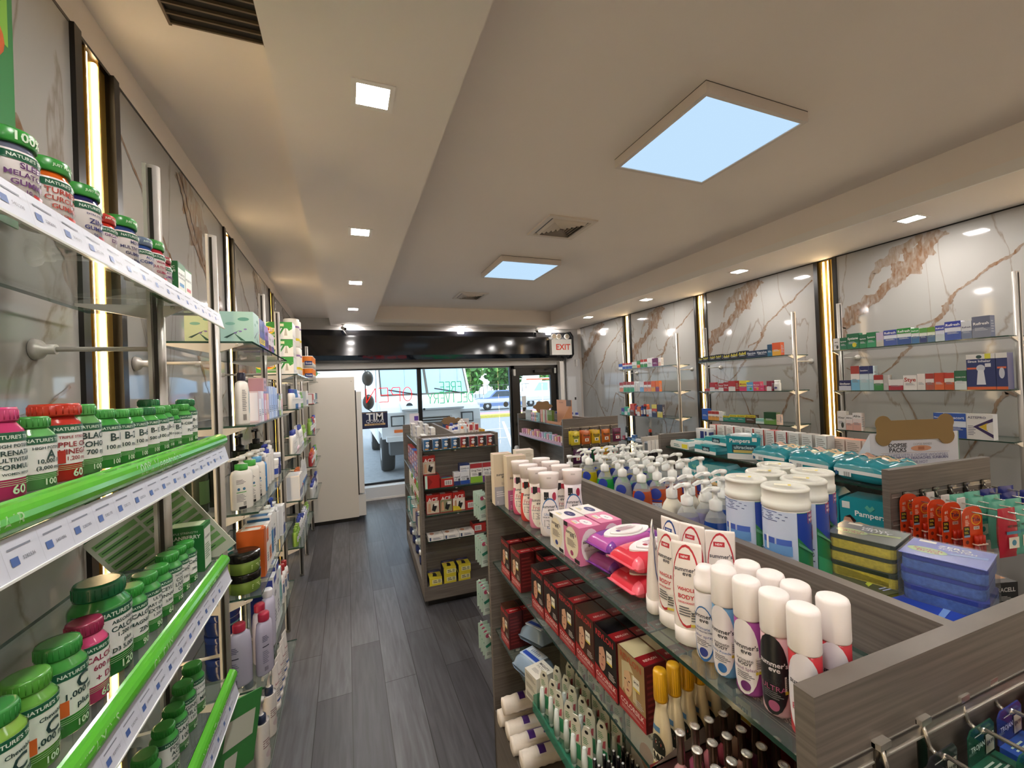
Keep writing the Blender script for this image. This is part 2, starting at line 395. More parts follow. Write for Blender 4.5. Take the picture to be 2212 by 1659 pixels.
# LED light columns set into the walls
m_gold = mat('c09a4a', .34, .85); m_blk = mat('17140f', .3)
def light_column(x, y, half, side, label):
    o = empty('light_column', label, 'light', (x, y, 0), 0, 'lit brass light columns along the walls')
    s = side
    def bx(b, a0, a1, d0, d1, m, z0=0, z1=2.78):
        b.box(min(s * d0, s * d1), max(s * d0, s * d1), a0, a1, z0, z1, m)
    for sg in (-1, 1):
        b = MB(); bx(b, min(sg * half, sg * (half - .035)), max(sg * half, sg * (half - .035)), -.012, .03, m_blk); b.build('side_rail', o)
    b = MB(); bx(b, -half + .035, half - .035, .012, .03, m_gold)
    for q in (-.3, .3): bx(b, q * half - .004, q * half + .004, .004, .012, m_gold)
    b.build('brass_backing', o)
    for sg in (-1, 1):
        b = MB(); c = sg * half * .21; hw = .0085
        pr = [(c + hw * math.cos(a), -s * 0 + hw * .8 * math.sin(a)) for a in [PI * k / 8 for k in range(9)]]
        b.prism([(s * (.012) - s * q[1], q[0]) for q in pr], .02, 2.765, emit('ffe0b0', K_LED)); b.build('light_strip', o)
    return o
for i, c in enumerate(RC): light_column(XR, c, CW, 1, 'vertical brass light column with two glowing strips, %s from the window on the right marble wall' % ordn(len(RC) - 1 - i))
for i, c in enumerate(LC): light_column(XL, c, .125, -1, 'vertical brass light column with two glowing strips, %s from the window on the left marble wall' % ordn(len(LC) - 1 - i))

# ---------------------------------------------------------------- front wall, shop window, door
m_frame = mat('101114', .3)
b = MB()
b.box(XL, XR + .1, 7.13, 7.3, 2.09, 2.9, mat('c9c6c2', .6))            # band over the window
b.box(XL, 2.83, 6.94, 7.2, 0, .2, mat('d5d6d8', .5)); b.box(XL, 2.83, 6.93, 6.94, 0, .03, m_white)
b.box(3.86, XR + .1, 7.08, 7.3, 0, 2.2, mat('c4c2c0', .6)); b.box(3.78, 3.86, 7.0, 7.2, 0, 2.15, m_white)
b.box(XL - .1, XL, 6.9, 7.3, 0, 2.9, m_plaster)
wf = struct(b.build('wall_front'))
g = glass('e6f2f0', .02)
def pane(name, x0, x1, z0, z1, fr, n0):
    o = bpy.data.objects.new(n0, None); C.objects.link(o); struct(o)
    b = MB(); t = .035
    b.box(x0, x1, 7.13, 7.19, z0, z0 + t, m_frame); b.box(x0, x1, 7.13, 7.19, z1 - t * .8, z1, m_frame)
    b.box(x0, x0 + t, 7.13, 7.19, z0, z1, m_frame); b.box(x1 - t, x1, 7.13, 7.19, z0, z1, m_frame); b.build('window_frame', o)
    b = MB(); b.box(x0 + t, x1 - t, 7.155, 7.163, z0 + t, z1 - t * .8, g); b.build('window_glass', o)
pane('w', XL, 1.15, .2, 2.09, None, 'window_1'); pane('w', 1.15, 2.83, .2, 2.09, None, 'window_2')
d = bpy.data.objects.new('door_1', None); C.objects.link(d); struct(d)
b = MB(); x0, x1 = 2.83, 3.78
b.box(x0, x0 + .05, 7.1, 7.2, 0, 2.09, m_frame); b.box(x1 - .03, x1, 7.1, 7.2, 0, 2.09, m_frame); b.box(x0, x1, 7.1, 7.2, 2.03, 2.09, m_frame)
b.build('door_frame', d)
b = MB(); b.box(x0 + .05, x0 + .16, 7.12, 7.17, .02, 2.03, m_frame); b.box(x1 - .15, x1 - .03, 7.12, 7.17, .02, 2.03, m_frame)
b.box(x0 + .16, x1 - .15, 7.12, 7.17, 1.9, 2.03, m_frame); b.box(x0 + .16, x1 - .15, 7.12, 7.17, .02, .25, m_frame); b.build('door_leaf', d)
b = MB(); b.box(x0 + .16, x1 - .15, 7.142, 7.15, .25, 1.9, g); b.build('door_glass', d)
b = MB(); b.box(x0 + .08, x1 - .12, 7.06, 7.115, .98, 1.03, mat('2a2b2e', .3, .6)); b.build('push_bar', d)
b = MB(); b.box(x1 - .5, x1 - .16, 7.06, 7.12, 1.95, 2.0, mat('3a3a3c', .35, .7)); b.tube((x1 - .3, 7.06, 1.99), (x1 - .1, 7.0, 2.05), .008, mat('3a3a3c', .3, .7)); b.build('door_closer', d)
tag(slab('door_sensor', 2.86, 2.9, 7.08, 7.1, 1.9, 2.02, mat('d9d9d6', .4)), 'small white alarm sensor on the black door frame', 'sensor')
tag(slab('door_sensor', 3.70, 3.73, 7.07, 7.1, 1.93, 2.03, mat('d9d9d6', .4)), 'small white alarm sensor at the upper right corner of the door', 'sensor')
# conduits, electrical cabinet
for i, x in enumerate((3.87, 3.93)):
    b = MB(); b.tube((x, 7.04, 0), (x, 7.04, 2.21), .014, mat('7b7874', .4, .4)); b.build('conduit_pipe')
    tag(bpy.data.objects[-1] if 0 else [o for o in C.objects if o.name.startswith('conduit_pipe')][-1], 'thin grey conduit pipe running down beside the door, %s one' % ('left' if i == 0 else 'right'), 'pipe')
o = empty('electrical_cabinet', 'tall white metal electrical cabinet door on the wall right of the exit', 'cabinet', (4.05, 7.07, 0))
b = MB(); b.box(-.1, .1, -.02, .02, 1.0, 1.86, mat('cfcfcf', .45)); b.build('cabinet_box', o)
b = MB(); b.box(-.085, .085, -.028, -.02, 1.02, 1.84, mat('d8d8d8', .4)); b.build('cabinet_door', o)
b = MB(); b.box(.05, .08, -.036, -.028, 1.4, 1.45, m_blk); b.build('latch', o)
tag(slab('motion_sensor', 4.15, 4.18, 7.02, 7.08, 2.05, 2.18, m_white), 'small white motion sensor high on the front right corner', 'sensor')

# roller shutter housing
o = empty('shutter_housing', 'long glossy black roller shutter box above the shop window', 'shutter box', (0, 7.13, 0))
b = MB(); mb_ = mat('060a14', .09, spec=.8)
prof = [(0, 2.22), (-.10, 2.22), (-.19, 2.29), (-.19, 2.60), (-.10, 2.70), (0, 2.70)]
b.prism([(p[0], p[1]) for p in prof], XL, 4.02, mb_, 'x'); b.build('housing', o)
b = MB(); b.prism([(p[0] * 1.08 + .002, p[1] + (.015 if p[1] > 2.5 else -.015)) for p in prof], 4.02, 4.06, mat('08090b', .4), 'x'); b.build('end_plate', o)
b = MB(); b.box(XL, 3.9, -.09, -.03, 2.18, 2.22, m_blk); b.build('guide_rail', o)

# ---------------------------------------------------------------- ceiling fittings
def downlight(x, y, label, z=2.785):
    o = empty('downlight', label, 'downlight', (x, y, z), 0, 'square recessed downlights')
    b = MB(); a, c = .075, .056
    b.box(-a, a, -a, -c, -.004, .004, m_white); b.box(-a, a, c, a, -.004, .004, m_white); b.box(-a, -c, -c, c, -.004, .004, m_white); b.box(c, a, -c, c, -.004, .004, m_white)
    b.build('trim_ring', o)
    b = MB(); b.box(-c, c, -c, c, -.003, .001, emit('fff9f4', K_DOWN)); b.build('light_face', o)
names = ['first', 'second', 'third', 'fourth', 'fifth', 'sixth', 'seventh', 'eighth']
for i in range(8): downlight(.11 + .004 * i, 7.1 - 1.38 * i, 'square recessed downlight in the left ceiling band, %s from the shop window' % names[i])
for i in range(7): downlight(3.70 + .03 * i if i < 5 else 3.85, 5.82 - 1.38 * i, 'square recessed downlight in the band over the right wall, %s from the window' % names[i])
downlight(1.9, 7.05, 'square recessed downlight in the band over the window, between the panels'); downlight(3.62, 7.05, 'square recessed downlight in the band over the exit door')
def light_panel(x, y, label):
    o = empty('ceiling_light_panel', label, 'ceiling light', (x, y, 3.05), 0, 'flat square ceiling light panels')
    b = MB(); a, c = .345, .322; m = mat('cfc6be', .5)
    b.box(-a, a, -a, -c, -.055, -.004, m); b.box(-a, a, c, a, -.055, -.004, m); b.box(-a, -c, -c, c, -.055, -.004, m); b.box(c, a, -c, c, -.055, -.004, m); b.box(-a, a, -a, a, -.004, 0, m_blk)
    b.build('frame', o)
    b = MB(); b.box(-c, c, -c, c, -.05, -.03, emit('c4e4ff', K_PANEL)); b.build('diffuser', o)
light_panel(1.9, 1.735, 'large square ceiling light panel, near one, glowing pale blue')
light_panel(1.86, 4.3, 'square ceiling light panel farther off, beyond the first air diffuser')
light_panel(1.9, -.9, 'square ceiling light panel behind the camera')  # extra unseen panel, added behind the camera to help light the room
def diffuser(x, y, w_, label):
    o = empty('air_diffuser', label, 'air vent', (x, y, 3.05), 0)
    m = mat('d5cabd', .5); b = MB(); a = w_ / 2
    def ring(b, r0, r1, z0, z1):
        b.v; P = [(-1, -1), (1, -1), (1, 1), (-1, 1)]
        for i in range(4):
            p, q = P[i], P[(i + 1) % 4]
            b.face([(p[0] * r0, p[1] * r0, z0), (q[0] * r0, q[1] * r0, z0), (q[0] * r1, q[1] * r1, z1), (p[0] * r1, p[1] * r1, z1)], m)
            b.face([(p[0] * r0, p[1] * r0, z0 + .003), (q[0] * r0, q[1] * r0, z0 + .003), (q[0] * r1, q[1] * r1, z1 + .003), (p[0] * r1, p[1] * r1, z1 + .003)], m)
    ring(b, a, a * .99, 0, -.012); ring(b, a * .99, a * .82, -.012, -.014); ring(b, a * .82, a * .76, -.014, .0); b.build('outer_frame', o)
    b = MB(); b.box(-a * .8, a * .8, -a * .8, a * .8, -.003, -.001, m_blk); b.build('dark_throat', o)
    for k in range(5):
        r = a * (.72 - .14 * k); b = MB(); ring(b, r, r * .9 - .004, -.004, -.026 + .0); b.build('louver', o)
diffuser(1.76, 3.13, .45, 'square white stepped air diffuser between the two light panels')
diffuser(1.72, 5.82, .43, 'square white air diffuser in the ceiling nearest the window')
o = empty('return_air_grille', 'long dark slatted air grille in the ceiling above the left wall', 'air vent', (-.347, 1.1, 2.9))
b = MB(); b.box(-.13, .13, -.5, .5, -.002, 0, mat('14100c', .6)); b.build('backing', o)
mg = mat('6b5b4a', .5)
for k in range(26):
    yk = -.49 + .98 * k / 25; b = MB(); b.box(-.128, .128, yk - .003, yk + .003, -.012, -.002, mg); b.build('slat', o)
b = MB(); b.box(-.135, -.127, -.5, .5, -.012, 0, mg); b.box(.127, .135, -.5, .5, -.012, 0, mg); b.build('frame', o)

# cameras
def security_camera(x, y, z, label, rz):
    o = empty('security_camera', label, 'camera', (x, y, z), rz)
    b = MB(); b.lathe([(.025, 0, m_white), (.025, -.012)], 14); b.tube((0, 0, -.01), (0, -.01, -.05), .008, m_white); b.build('bracket', o)
    b = MB(); b.tube((0, .02, -.055), (0, -.07, -.085), .025, m_white, 16); b.build('camera_body', o)
    b = MB(); b.tube((0, -.0705, -.0852), (0, -.075, -.0867), .021, m_blk, 16); b.build('lens', o)
security_camera(-.02, 7.0, 2.785, 'white bullet security camera at the left end of the window band', .5)
security_camera(3.32, 7.0, 2.785, 'white bullet security camera left of the exit sign', -.3)

# exit sign with emergency lamps
o = empty('exit_sign', 'white box exit sign with red letters and emergency lamp heads on top', 'sign', (3.76, 6.885, 2.26))
b = MB(); b.box(-.22, .2, -.05, .045, 0, .29, mat('e3e1db', .5)); b.build('sign_box', o)
b = MB(); b.text(lambda u, v, e=0: (u, -.051, v), 'EXIT', .02, .145, .30, mat('d63a1e', .5), True); b.build('letters', o)
for k, x in enumerate((-.15, -.05, .12)):
    b = MB(); b.lathe([(.045, 0, m_white), (.05, -.03, m_white), (.04, -.034, mat('d9cdb8', .15, .3)), (.012, -.030)], 16, (x, -.0, .345), axis='y'); b.tube((x, -.01, .29), (x, -.01, .31), .012, m_white); b.build('lamp_head', o)

# ================================================================ outside
m_asph = mat('8a8f96', .85, noise=.25, nscale=12)
b = MB(); b.box(-30, 60, 7.35, 120, -.2, -.02, m_asph); o = b.build('street_ground'); tag(o, 'grey asphalt parking lot and road outside the window', 'ground', kind='structure')
m_line = mat('eef0f2', .7)
def line_mark(x0, y0, x1, y1, w_, label):
    d = Vector((x1 - x0, y1 - y0, 0)); n = Vector((-d.y, d.x, 0)).normalized() * w_ / 2
    b = MB(); p = [Vector((x0, y0, -.019)) + n, Vector((x0, y0, -.019)) - n, Vector((x1, y1, -.019)) - n, Vector((x1, y1, -.019)) + n]; b.face([tuple(q) for q in p], m_line)
    q = [Vector((v.x, v.y, -.013)) for v in p]; b.face([tuple(v) for v in q], m_line)
    tag(b.build('parking_line'), label, 'road marking', 'white parking lines')
line_mark(4.2, 10.6, 7.2, 19.5, .12, 'white parking line running away from the door')
line_mark(3.4, 13.4, 9.0, 13.0, .1, 'white parking line crossing behind the truck')
line_mark(3.4, 16.4, 9.6, 16.0, .1, 'farther white parking line crossing toward the median')
b = MB(); b.box(2.5, 40, 23.5, 26, -.02, .1, mat('c98c93', .8)); b.box(2.5, 12, 22.6, 23.5, -.02, .13, mat('b8ad55', .9, noise=.4, nscale=20)); b.box(12, 40, 22.6, 23.5, -.02, .1, mat('9aa57c', .9, noise=.3, nscale=20))
tag(b.build('curb_median'), 'pinkish paved curb with dry yellow grass beyond the parking lot', 'curb')
def guard_rail(y, x0, x1, z, label):
    o = empty('guard_rail', label, 'guard rail', (0, y, 0)); m = mat('c3c8cc', .5, .3)
    b = MB(); b.box(x0, x1, -.04, .04, z - .32, z - .02, m); b.box(x0, x1, -.07, -.04, z - .25, z - .2, m); b.build('rail', o)
    x = x0 + .3
    while x < x1:
        b = MB(); b.box(x, x + .12, .04, .16, -.02, z, m); b.build('post', o); x += 2.4
guard_rail(28.5, 6, 40, .92, 'long pale steel guard rail, the nearer one along the road')
guard_rail(37, 8, 50, .82, 'long pale steel guard rail on the far side of the road')
# fence and trees behind the road
b = MB(); mfc = mat('4b4f52', .6)
b.box(10, 60, 46.9, 47, 2.0, 2.06, mfc); b.box(10, 60, 46.9, 47, .1, .16, mfc)
for i in range(95): b.box(10 + .5 * i, 10.05 + .5 * i, 46.92, 46.97, 0, 2.05, mfc)
tag(b.build('metal_fence'), 'dark metal picket fence running behind the road', 'fence')
def tree(x, y, h, r, c, label):
    o = empty('leafy_tree', label, 'tree', (x, y, 0), 0, 'trees behind the road')
    b = MB(); b.tube((0, 0, -.02), (0, 0, h * .6), .22, mat('5b4a3c', .9), 8, .12); b.build('trunk', o)
    b = MB(); rnd = random.Random(int(x * 10)); m1 = mat(c, .8, noise=.5, nscale=3); m2 = mat('3f6a34', .8, noise=.5, nscale=3)
    for k in range(620):
        a = rnd.uniform(0, 2 * PI); q = rnd.uniform(-1, 1); rr = r * (.55 + .5 * rnd.random()); s_ = math.sqrt(1 - q * q)
        p = Vector((rr * s_ * math.cos(a), rr * s_ * math.sin(a) * .8, h * .42 + rr * q * 1.0)); sz = r * rnd.uniform(.1, .2)
        n = Vector((rnd.uniform(-1, 1), rnd.uniform(-1, 1), rnd.uniform(-1, 1))).normalized(); u = n.orthogonal().normalized() * sz; v = n.cross(u)
        pts = [p + u * math.cos(t) + v * math.sin(t) * .7 for t in (0, 1.2, 2.2, 3.2, 4.3, 5.3)]
        b.face([tuple(t) for t in pts], m1 if rnd.random() < .6 else m2)
    b.ball((0, 0, h * .42), r * .62, m2, 1, .8, .9, 10, 7)
    b.build('foliage', o)
T = [(-6, 44, 9, 3.2, '5f8a4a', 'green leafy tree far left behind the delivery truck'), (13, 50, 8.5, 2.9, '5a9a45', 'bright green leafy tree right of the delivery truck windshield'),
     (20, 53, 9, 2.6, '4f8a3f', 'tall leafy tree above the parked blue car'), (26.5, 50, 8, 2.4, '64a04c', 'leafy tree above the passing work van'), (33, 54, 10, 2.8, '3c6f3c', 'dark leafy tree seen through the glass door'),
     (40.2, 55, 10, 3.1, '47793f', 'wide leafy tree at the right edge of the door glass'), (48, 56, 10, 3.8, '4c8446', 'leafy tree farthest right beyond the road')]
for t in T: tree(*t)
# vehicles
m_tire = mat('26272a', .8); m_rim = mat('b9bcc0', .35, .7)
def wheel(o, x, y, z, r, wd, axis='x', name='wheel'):
    b = MB(); b.lathe([(r * .62, -wd / 2, m_tire), (r * .94, -wd / 2), (r, -wd * .35), (r, wd * .35), (r * .94, wd / 2), (r * .62, wd / 2)], 28, (x, y, z), axis=axis)
    for k in range(28):
        pass
    w_ = b.build(name, o)
    b = MB(); b.lathe([(.02, -wd * .53, m_rim), (r * .3, -wd * .52), (r * .6, -wd * .45), (r * .6, wd * .45), (r * .3, wd * .52), (.02, wd * .53)], 20, (x, y, z), axis=axis); b.build('rim', w_)
m_tw = mat('e9edf1', .35); m_twin = mat('9fc4e6', .08, spec=.8)
t = empty('delivery_truck', 'white boxy delivery truck parked nose toward the shop window', 'truck', (0, 0, -.02))
X0, X1, Y0 = .70, 2.72, 8.85
b = MB()
side = [(Y0 + 5.6, .55), (Y0 + 1.05, .55), (Y0 + 1.05, .85), (Y0 + .25, .85), (Y0 + .03, .75), (Y0 + .0, 1.05), (Y0 + .05, 1.28), (Y0 + .2, 1.38), (Y0 + .75, 1.6), (Y0 + 1.35, 2.55), (Y0 + 1.6, 2.75), (Y0 + 5.6, 2.8)]
b.prism(side, X0 - .06, X1 + .02, m_tw, 'x')
b.build('body', t)
b = MB(); b.prism([(Y0 + .02, 1.3), (Y0 + .4, 1.5), (Y0 + .35, 1.54), (Y0 - .02, 1.34)], X0 + .35, X1 - .35, m_tw, 'x'); b.build('hood_bulge', t)
for i, (a, c) in enumerate(((X0 + .02, X0 + .99), (X0 + 1.05, X1 - .06))):
    b = MB(); z0, z1 = 1.66, 2.5
    f = lambda z: Y0 + .75 + (z - 1.6) * .6 / .95 - .012
    b.face([(a, f(z0), z0), (c, f(z0), z0), (c, f(z1), z1), (a, f(z1), z1)], m_twin)
    for q in ((a, c, z0 - .03, z0), (a, c, z1, z1 + .03), (a - .03, a, z0 - .03, z1), (c, c + .03, z0 - .03, z1)):
        b.face([(q[0], f(q[2]) - .004, q[2]), (q[1], f(q[2]) - .004, q[2]), (q[1], f(q[3]) - .004, q[3]), (q[0], f(q[3]) - .004, q[3])], m_blk)
    b.build('windshield', t)
    b = MB(); b.tube((a + .85, f(1.62) - .02, 1.62), (a + .15, f(1.78) - .02, 1.76), .012, m_blk); b.build('wiper', t)
b = MB()
for k in range(4): b.box(1.42, 2.05, Y0 - .012, Y0 + .02, .96 + .055 * k, .985 + .055 * k, m_blk)
b.box(1.36, 2.1, Y0 - .006, Y0 + .02, .93, 1.17, mat('c9ced2', .4)); b.build('grille', t)
for x in (X0 + .12, X1 - .42):
    o = MB(); o.box(x, x + .27, Y0 - .02, Y0 + .05, 1.0, 1.22, mat('3c4146', .4)); h = o.build('headlight', t)
    o = MB(); o.box(x + .025, x + .245, Y0 - .03, Y0 - .02, 1.025, 1.195, mat('dfe8ee', .08, .2)); o.build('lens', h)
    o = MB(); o.box(x + .06, x + .26, Y0 - .02, Y0 + .05, .87, .93, mat('f0772e', .3)); o.build('turn_signal', t)
b = MB(); b.box(X0 + .02, X1 - .05, Y0 - .12, Y0 + .1, .7, .8, m_tw); b.box(X0 + .08, X0 + .5, Y0 - .05, Y0 + .3, .42, .7, mat('6d7176', .4, .5)); b.box(X1 - .5, X1 - .1, Y0 - .05, Y0 + .3, .42, .7, mat('6d7176', .4, .5)); b.build('bumper', t)
wheel(t, X0 + .08, Y0 + .65, .37, .37, .26); wheel(t, X1 - .16, Y0 + .65, .37, .37, .26); wheel(t, X0 + .08, Y0 + 4.3, .37, .37, .26)
b = MB(); b.box(X0 - .075, X0 - .06, Y0 + 1.25, Y0 + 2.1, 1.62, 2.45, m_twin); b.box(X0 - .07, X0 - .055, Y0 + 1.2, Y0 + 2.15, .6, 2.52, mat('d5dade', .4)); b.build('side_door', t)
for zz in (2.02, 1.52):
    b = MB(); b.ball((X0 - .28, Y0 + .45, zz), .13, m_blk, .9, .5, 1.25); b.build('mirror', t)
b = MB(); mk = m_blk
b.path([(X0 - .06, Y0 + .85, 2.5), (X0 - .32, Y0 + .5, 2.35), (X0 - .34, Y0 + .45, 1.4), (X0 - .06, Y0 + .35, 1.2)], .012, mk); b.build('mirror_bracket', t)
b = MB(); b.lathe([(.07, 0, mat('44505a', .3)), (.07, -.015)], 16, (1.22, Y0 - .02 + .14, 1.4), axis='y'); b.build('round_emblem', t)
def car(x, y, L, H, col, label, name='car', van=False, rz=0, rack=False):
    o = empty(name, label, 'van' if van else 'car', (x, y, -.02), rz)
    b = MB(); h2 = H
    if van: pr = [(0, .35), (L, .35), (L, h2 - .1), (L - .1, h2), (L * .36, h2), (L * .24, h2 * .62), (.1, h2 * .5), (0, h2 * .4)]
    else: pr = [(0, .3), (L, .3), (L, H * .6), (L * .85, H * .66), (L * .7, H), (L * .4, H), (L * .25, H * .66), (.1, H * .55)]
    b.prism(pr, -.85, .85, mat(col, .25, .2), 'y'); b.build('body', o)
    b = MB()
    if van: w_ = [(L * .27, h2 * .62), (L * .36, h2 * .93), (L * .52, h2 * .93), (L * .52, h2 * .62)]; b.prism(w_, -.86, .86, m_twin, 'y')
    else: w_ = [(L * .3, H * .68), (L * .42, H * .95), (L * .68, H * .95), (L * .78, H * .68)]; b.prism(w_, -.86, .86, mat('2f3c48', .1), 'y')
    b.build('window', o)
    for q in (.2, .8): wheel(o, L * q, -.8, .33, .33, .2, 'y')
    if van:
        b = MB(); b.box(L * .56, L * .95, -.87, -.86, .75, 1.5, mat('3fae63', .4)); b.text(lambda u, v, e=0: (u, -.875, v), 'HVAC', L * .78, 1.6, 1.0, mat('e8eef0', .5), True); b.build('side_graphic', o)
    if rack:
        b = MB(); b.box(.8, L, -.7, -.62, h2 + .1, h2 + .2, mat('e0562f', .4)); b.box(.2, L, .1, .16, h2 + .2, h2 + .28, mat('d8dadb', .4)); b.build('roof_ladder', o)
car(13.4, 33, 5.2, 2.15, 'dfe5e6', 'pale work van with ladder rack driving past on the road', 'van', True, 0, True)
car(9.2, 31, 3.6, 1.5, '6f86b5', 'blue car passing behind the truck on the road', 'car')
o = empty('road_sign', 'small yellow road sign on a post seen through the door', 'sign', (16.9, 36, 0))
b = MB(); b.tube((0, 0, -.02), (0, 0, 1.5), .04, mat('777777', .5)); b.build('post', o)
b = MB(); b.box(-.3, .3, -.03, .03, 1.2, 2.1, mat('f0b92a', .4)); b.build('sign_plate', o)
b = MB(); b.prism([(-.1, 1.4), (.02, 1.4), (.02, 1.7), (.12, 1.7), (-.04, 1.95), (-.18, 1.7), (-.1, 1.7)], -.045, -.03, m_blk, 'y'); b.build('arrow', o)
# canopy edge of the shop front with signs hanging
b = MB(); b.box(-2, 12, 7.35, 8.3, 2.28, 2.6, mat('8e9396', .6)); tag(b.build('shop_canopy'), 'grey canopy over the pavement outside the window', 'canopy')

# ---------------------------------------------------------------- signs on the glass
NS = {'O': [[(0.5 + .5 * math.cos(t), .5 + .5 * math.sin(t)) for t in [2 * PI * k / 18 for k in range(19)]]], 'P': [[(0, 0), (0, 1), (.8, 1), (1, .75), (.8, .5), (0, .5)]],
      'E': [[(1, 1), (0, 1), (0, 0), (1, 0)], [(0, .5), (.8, .5)]], 'N': [[(0, 0), (0, 1), (1, 0), (1, 1)]], 'F': [[(0, 0), (0, 1), (1, 1)], [(0, .5), (.8, .5)]],
      'R': [[(0, 0), (0, 1), (.8, 1), (1, .75), (.8, .5), (0, .5)], [(.5, .5), (1, 0)]], 'D': [[(0, 0), (0, 1), (.6, 1), (1, .7), (1, .3), (.6, 0), (0, 0)]], 'L': [[(0, 1), (0, 0), (1, 0)]],
      'I': [[(.5, 0), (.5, 1)]], 'V': [[(0, 1), (.5, 0), (1, 1)]], 'Y': [[(0, 1), (.5, .5), (1, 1)], [(.5, .5), (.5, 0)]]}
def neon(name, word, x_right, x_left, z0, z1, m, parent):
    """letters read from the street, so they run right to left seen from inside"""
    n = len(word); pitch = (x_right - x_left) / n; w_ = pitch * .74
    for i, ch in enumerate(word):
        b = MB(); xr = x_right - i * pitch
        for st in NS[ch]: b.path([(xr - p[0] * w_, 7.08, z0 + p[1] * (z1 - z0)) for p in st], .006, m, 6)
        b.build('neon_letter', parent)
o = empty('neon_sign', 'red neon open sign hanging in the window, reversed from inside', 'neon sign', (0, 0, 0)); o['category'] = 'neon sign'
neon('open', 'OPEN', 1.01, .24, 1.535, 1.765, emit('ff2a20', .42), o)
for q in (.45, .9):
    b = MB(); b.tube((q, 7.1, 1.76), (q, 7.1, 2.08), .002, m_blk); b.build('hanging_wire', o)
o = empty('neon_sign', 'green neon free delivery sign hanging in the window, reversed from inside', 'neon sign', (0, 0, 0))
neon('free', 'FREE', 1.86, 1.45, 1.66, 1.83, emit('14b868', .36), o); neon('delivery', 'DELIVERY', 2.06, 1.25, 1.47, 1.64, emit('14b868', .36), o)
for q in (1.5, 1.8):
    b = MB(); b.tube((q, 7.1, 1.83), (q, 7.1, 2.08), .002, m_blk); b.build('hanging_wire', o)
o = empty('election_poster', 'navy blue poster with white lettering stuck on the window beside the fridge', 'poster', (.41, 7.12, 1.25))
b = MB(); b.box(-.2, .2, -.004, .004, -.135, .135, mat('1d2547', .4)); b.build('board', o)
b = MB(); fn = lambda u, v, e=0: (u, -.005 - e, v)
b.text(fn, 'TIM', 0, .055, .26, mat('f2f2f0', .5), True); b.text(fn, 'QORRAJ', 0, -.025, .27, mat('e8e8ea', .5)); b.build('lettering', o)
b = MB(); b.patch(fn, -.16, .16, -.085, -.055, mat('d9b27a', .5)); b.text(lambda u, v, e=0: (u, -.006, v), 'STATE ASSEMBLY', 0, -.07, .26, mat('1d2547', .4)); b.patch(fn, -.19, .19, .118, .122, mat('d9b27a', .5)); b.build('gold_band', o)
b = MB(); b.lathe([(.048, 0, mat('6c706d', .5)), (.048, -.003)], 24, (2.70, 7.127, 1.385), axis='y'); tag(b.build('round_sticker'), 'round grey sticker on the glass left of the door', 'sticker')
b = MB(); b.lathe([(.02, 0, mat('3a4a52', .4)), (.02, -.003)], 16, (1.213, 7.127, 1.38), axis='y'); tag(b.build('round_sticker'), 'tiny dark round sticker on the glass beside the window mullion', 'sticker')
b = MB(); b.box(3.02, 3.1, 7.11, 7.119, 1.2, 1.52, mat('dfe3e6', .5)); b.box(3.03, 3.09, 7.105, 7.11, 1.24, 1.31, m_blk); tag(b.build('door_notice'), 'narrow white notice with dark square stuck on the door glass', 'notice')

# ================================================================ shelving fixtures
m_wood = None
def wood_mat(c, c2, name, ax=0):
    m = bpy.data.materials.new(name); m.use_nodes = True; n = m.node_tree; b = n.nodes['Principled BSDF']
    tc = n.nodes.new('ShaderNodeTexCoord'); mp = n.nodes.new('ShaderNodeMapping'); mp.inputs['Scale'].default_value = (2.2, 2.2, 90)
    n.links.new(tc.outputs['Object'], mp.inputs[0])
    no = n.nodes.new('ShaderNodeTexNoise'); no.inputs['Scale'].default_value = 1.6; no.inputs['Detail'].default_value = 6; no.inputs['Distortion'].default_value = .3; n.links.new(mp.outputs[0], no.inputs[0])
    cr = n.nodes.new('ShaderNodeValToRGB'); cr.color_ramp.elements[0].position = .32; cr.color_ramp.elements[0].color = rgb(c); cr.color_ramp.elements[1].position = .7; cr.color_ramp.elements[1].color = rgb(c2)
    n.links.new(no.outputs[0], cr.inputs[0]); n.links.new(cr.outputs[0], b.inputs['Base Color']); b.inputs['Roughness'].default_value = .45
    return m
m_wood = wood_mat('5d564f', '7a726a', 'grey_brown_laminate')
m_al = mat('aaa59d', .38, .3); m_al2 = mat('c6c2bb', .35, .25); m_groove = mat('9c9790', .3, .8)
m_edge = mat('1f3d33', .1, spec=.9); m_glass = glass('cfe3da', .05)
def glass_shelf(b, x0, x1, y0, y1, z, t=.008):
    b.box(x0, x1, y0, y1, z - t, z, m_glass, {'F': m_edge, 'K': m_edge, 'L': m_edge, 'R': m_edge})
def pole(o, x, y, z1, side):
    b = MB(); r = .016
    pr = [(x + r * math.cos(a), y + r * .9 * math.sin(a)) for a in [2 * PI * k / 16 for k in range(16)]]
    b.prism(pr, 0.0, z1, m_al, 'z', m_al2, True)
    p = b.build('pole', o)
    b = MB(); b.box(x - .004, x + .004, y - .0165, y - .013, .02, z1 - .01, m_blk); b.box(x + side * .012 - .004, x + side * .012 + .004, y - .017, y + .017, .02, z1 + .001, m_al2); b.build('slot_channel', p)
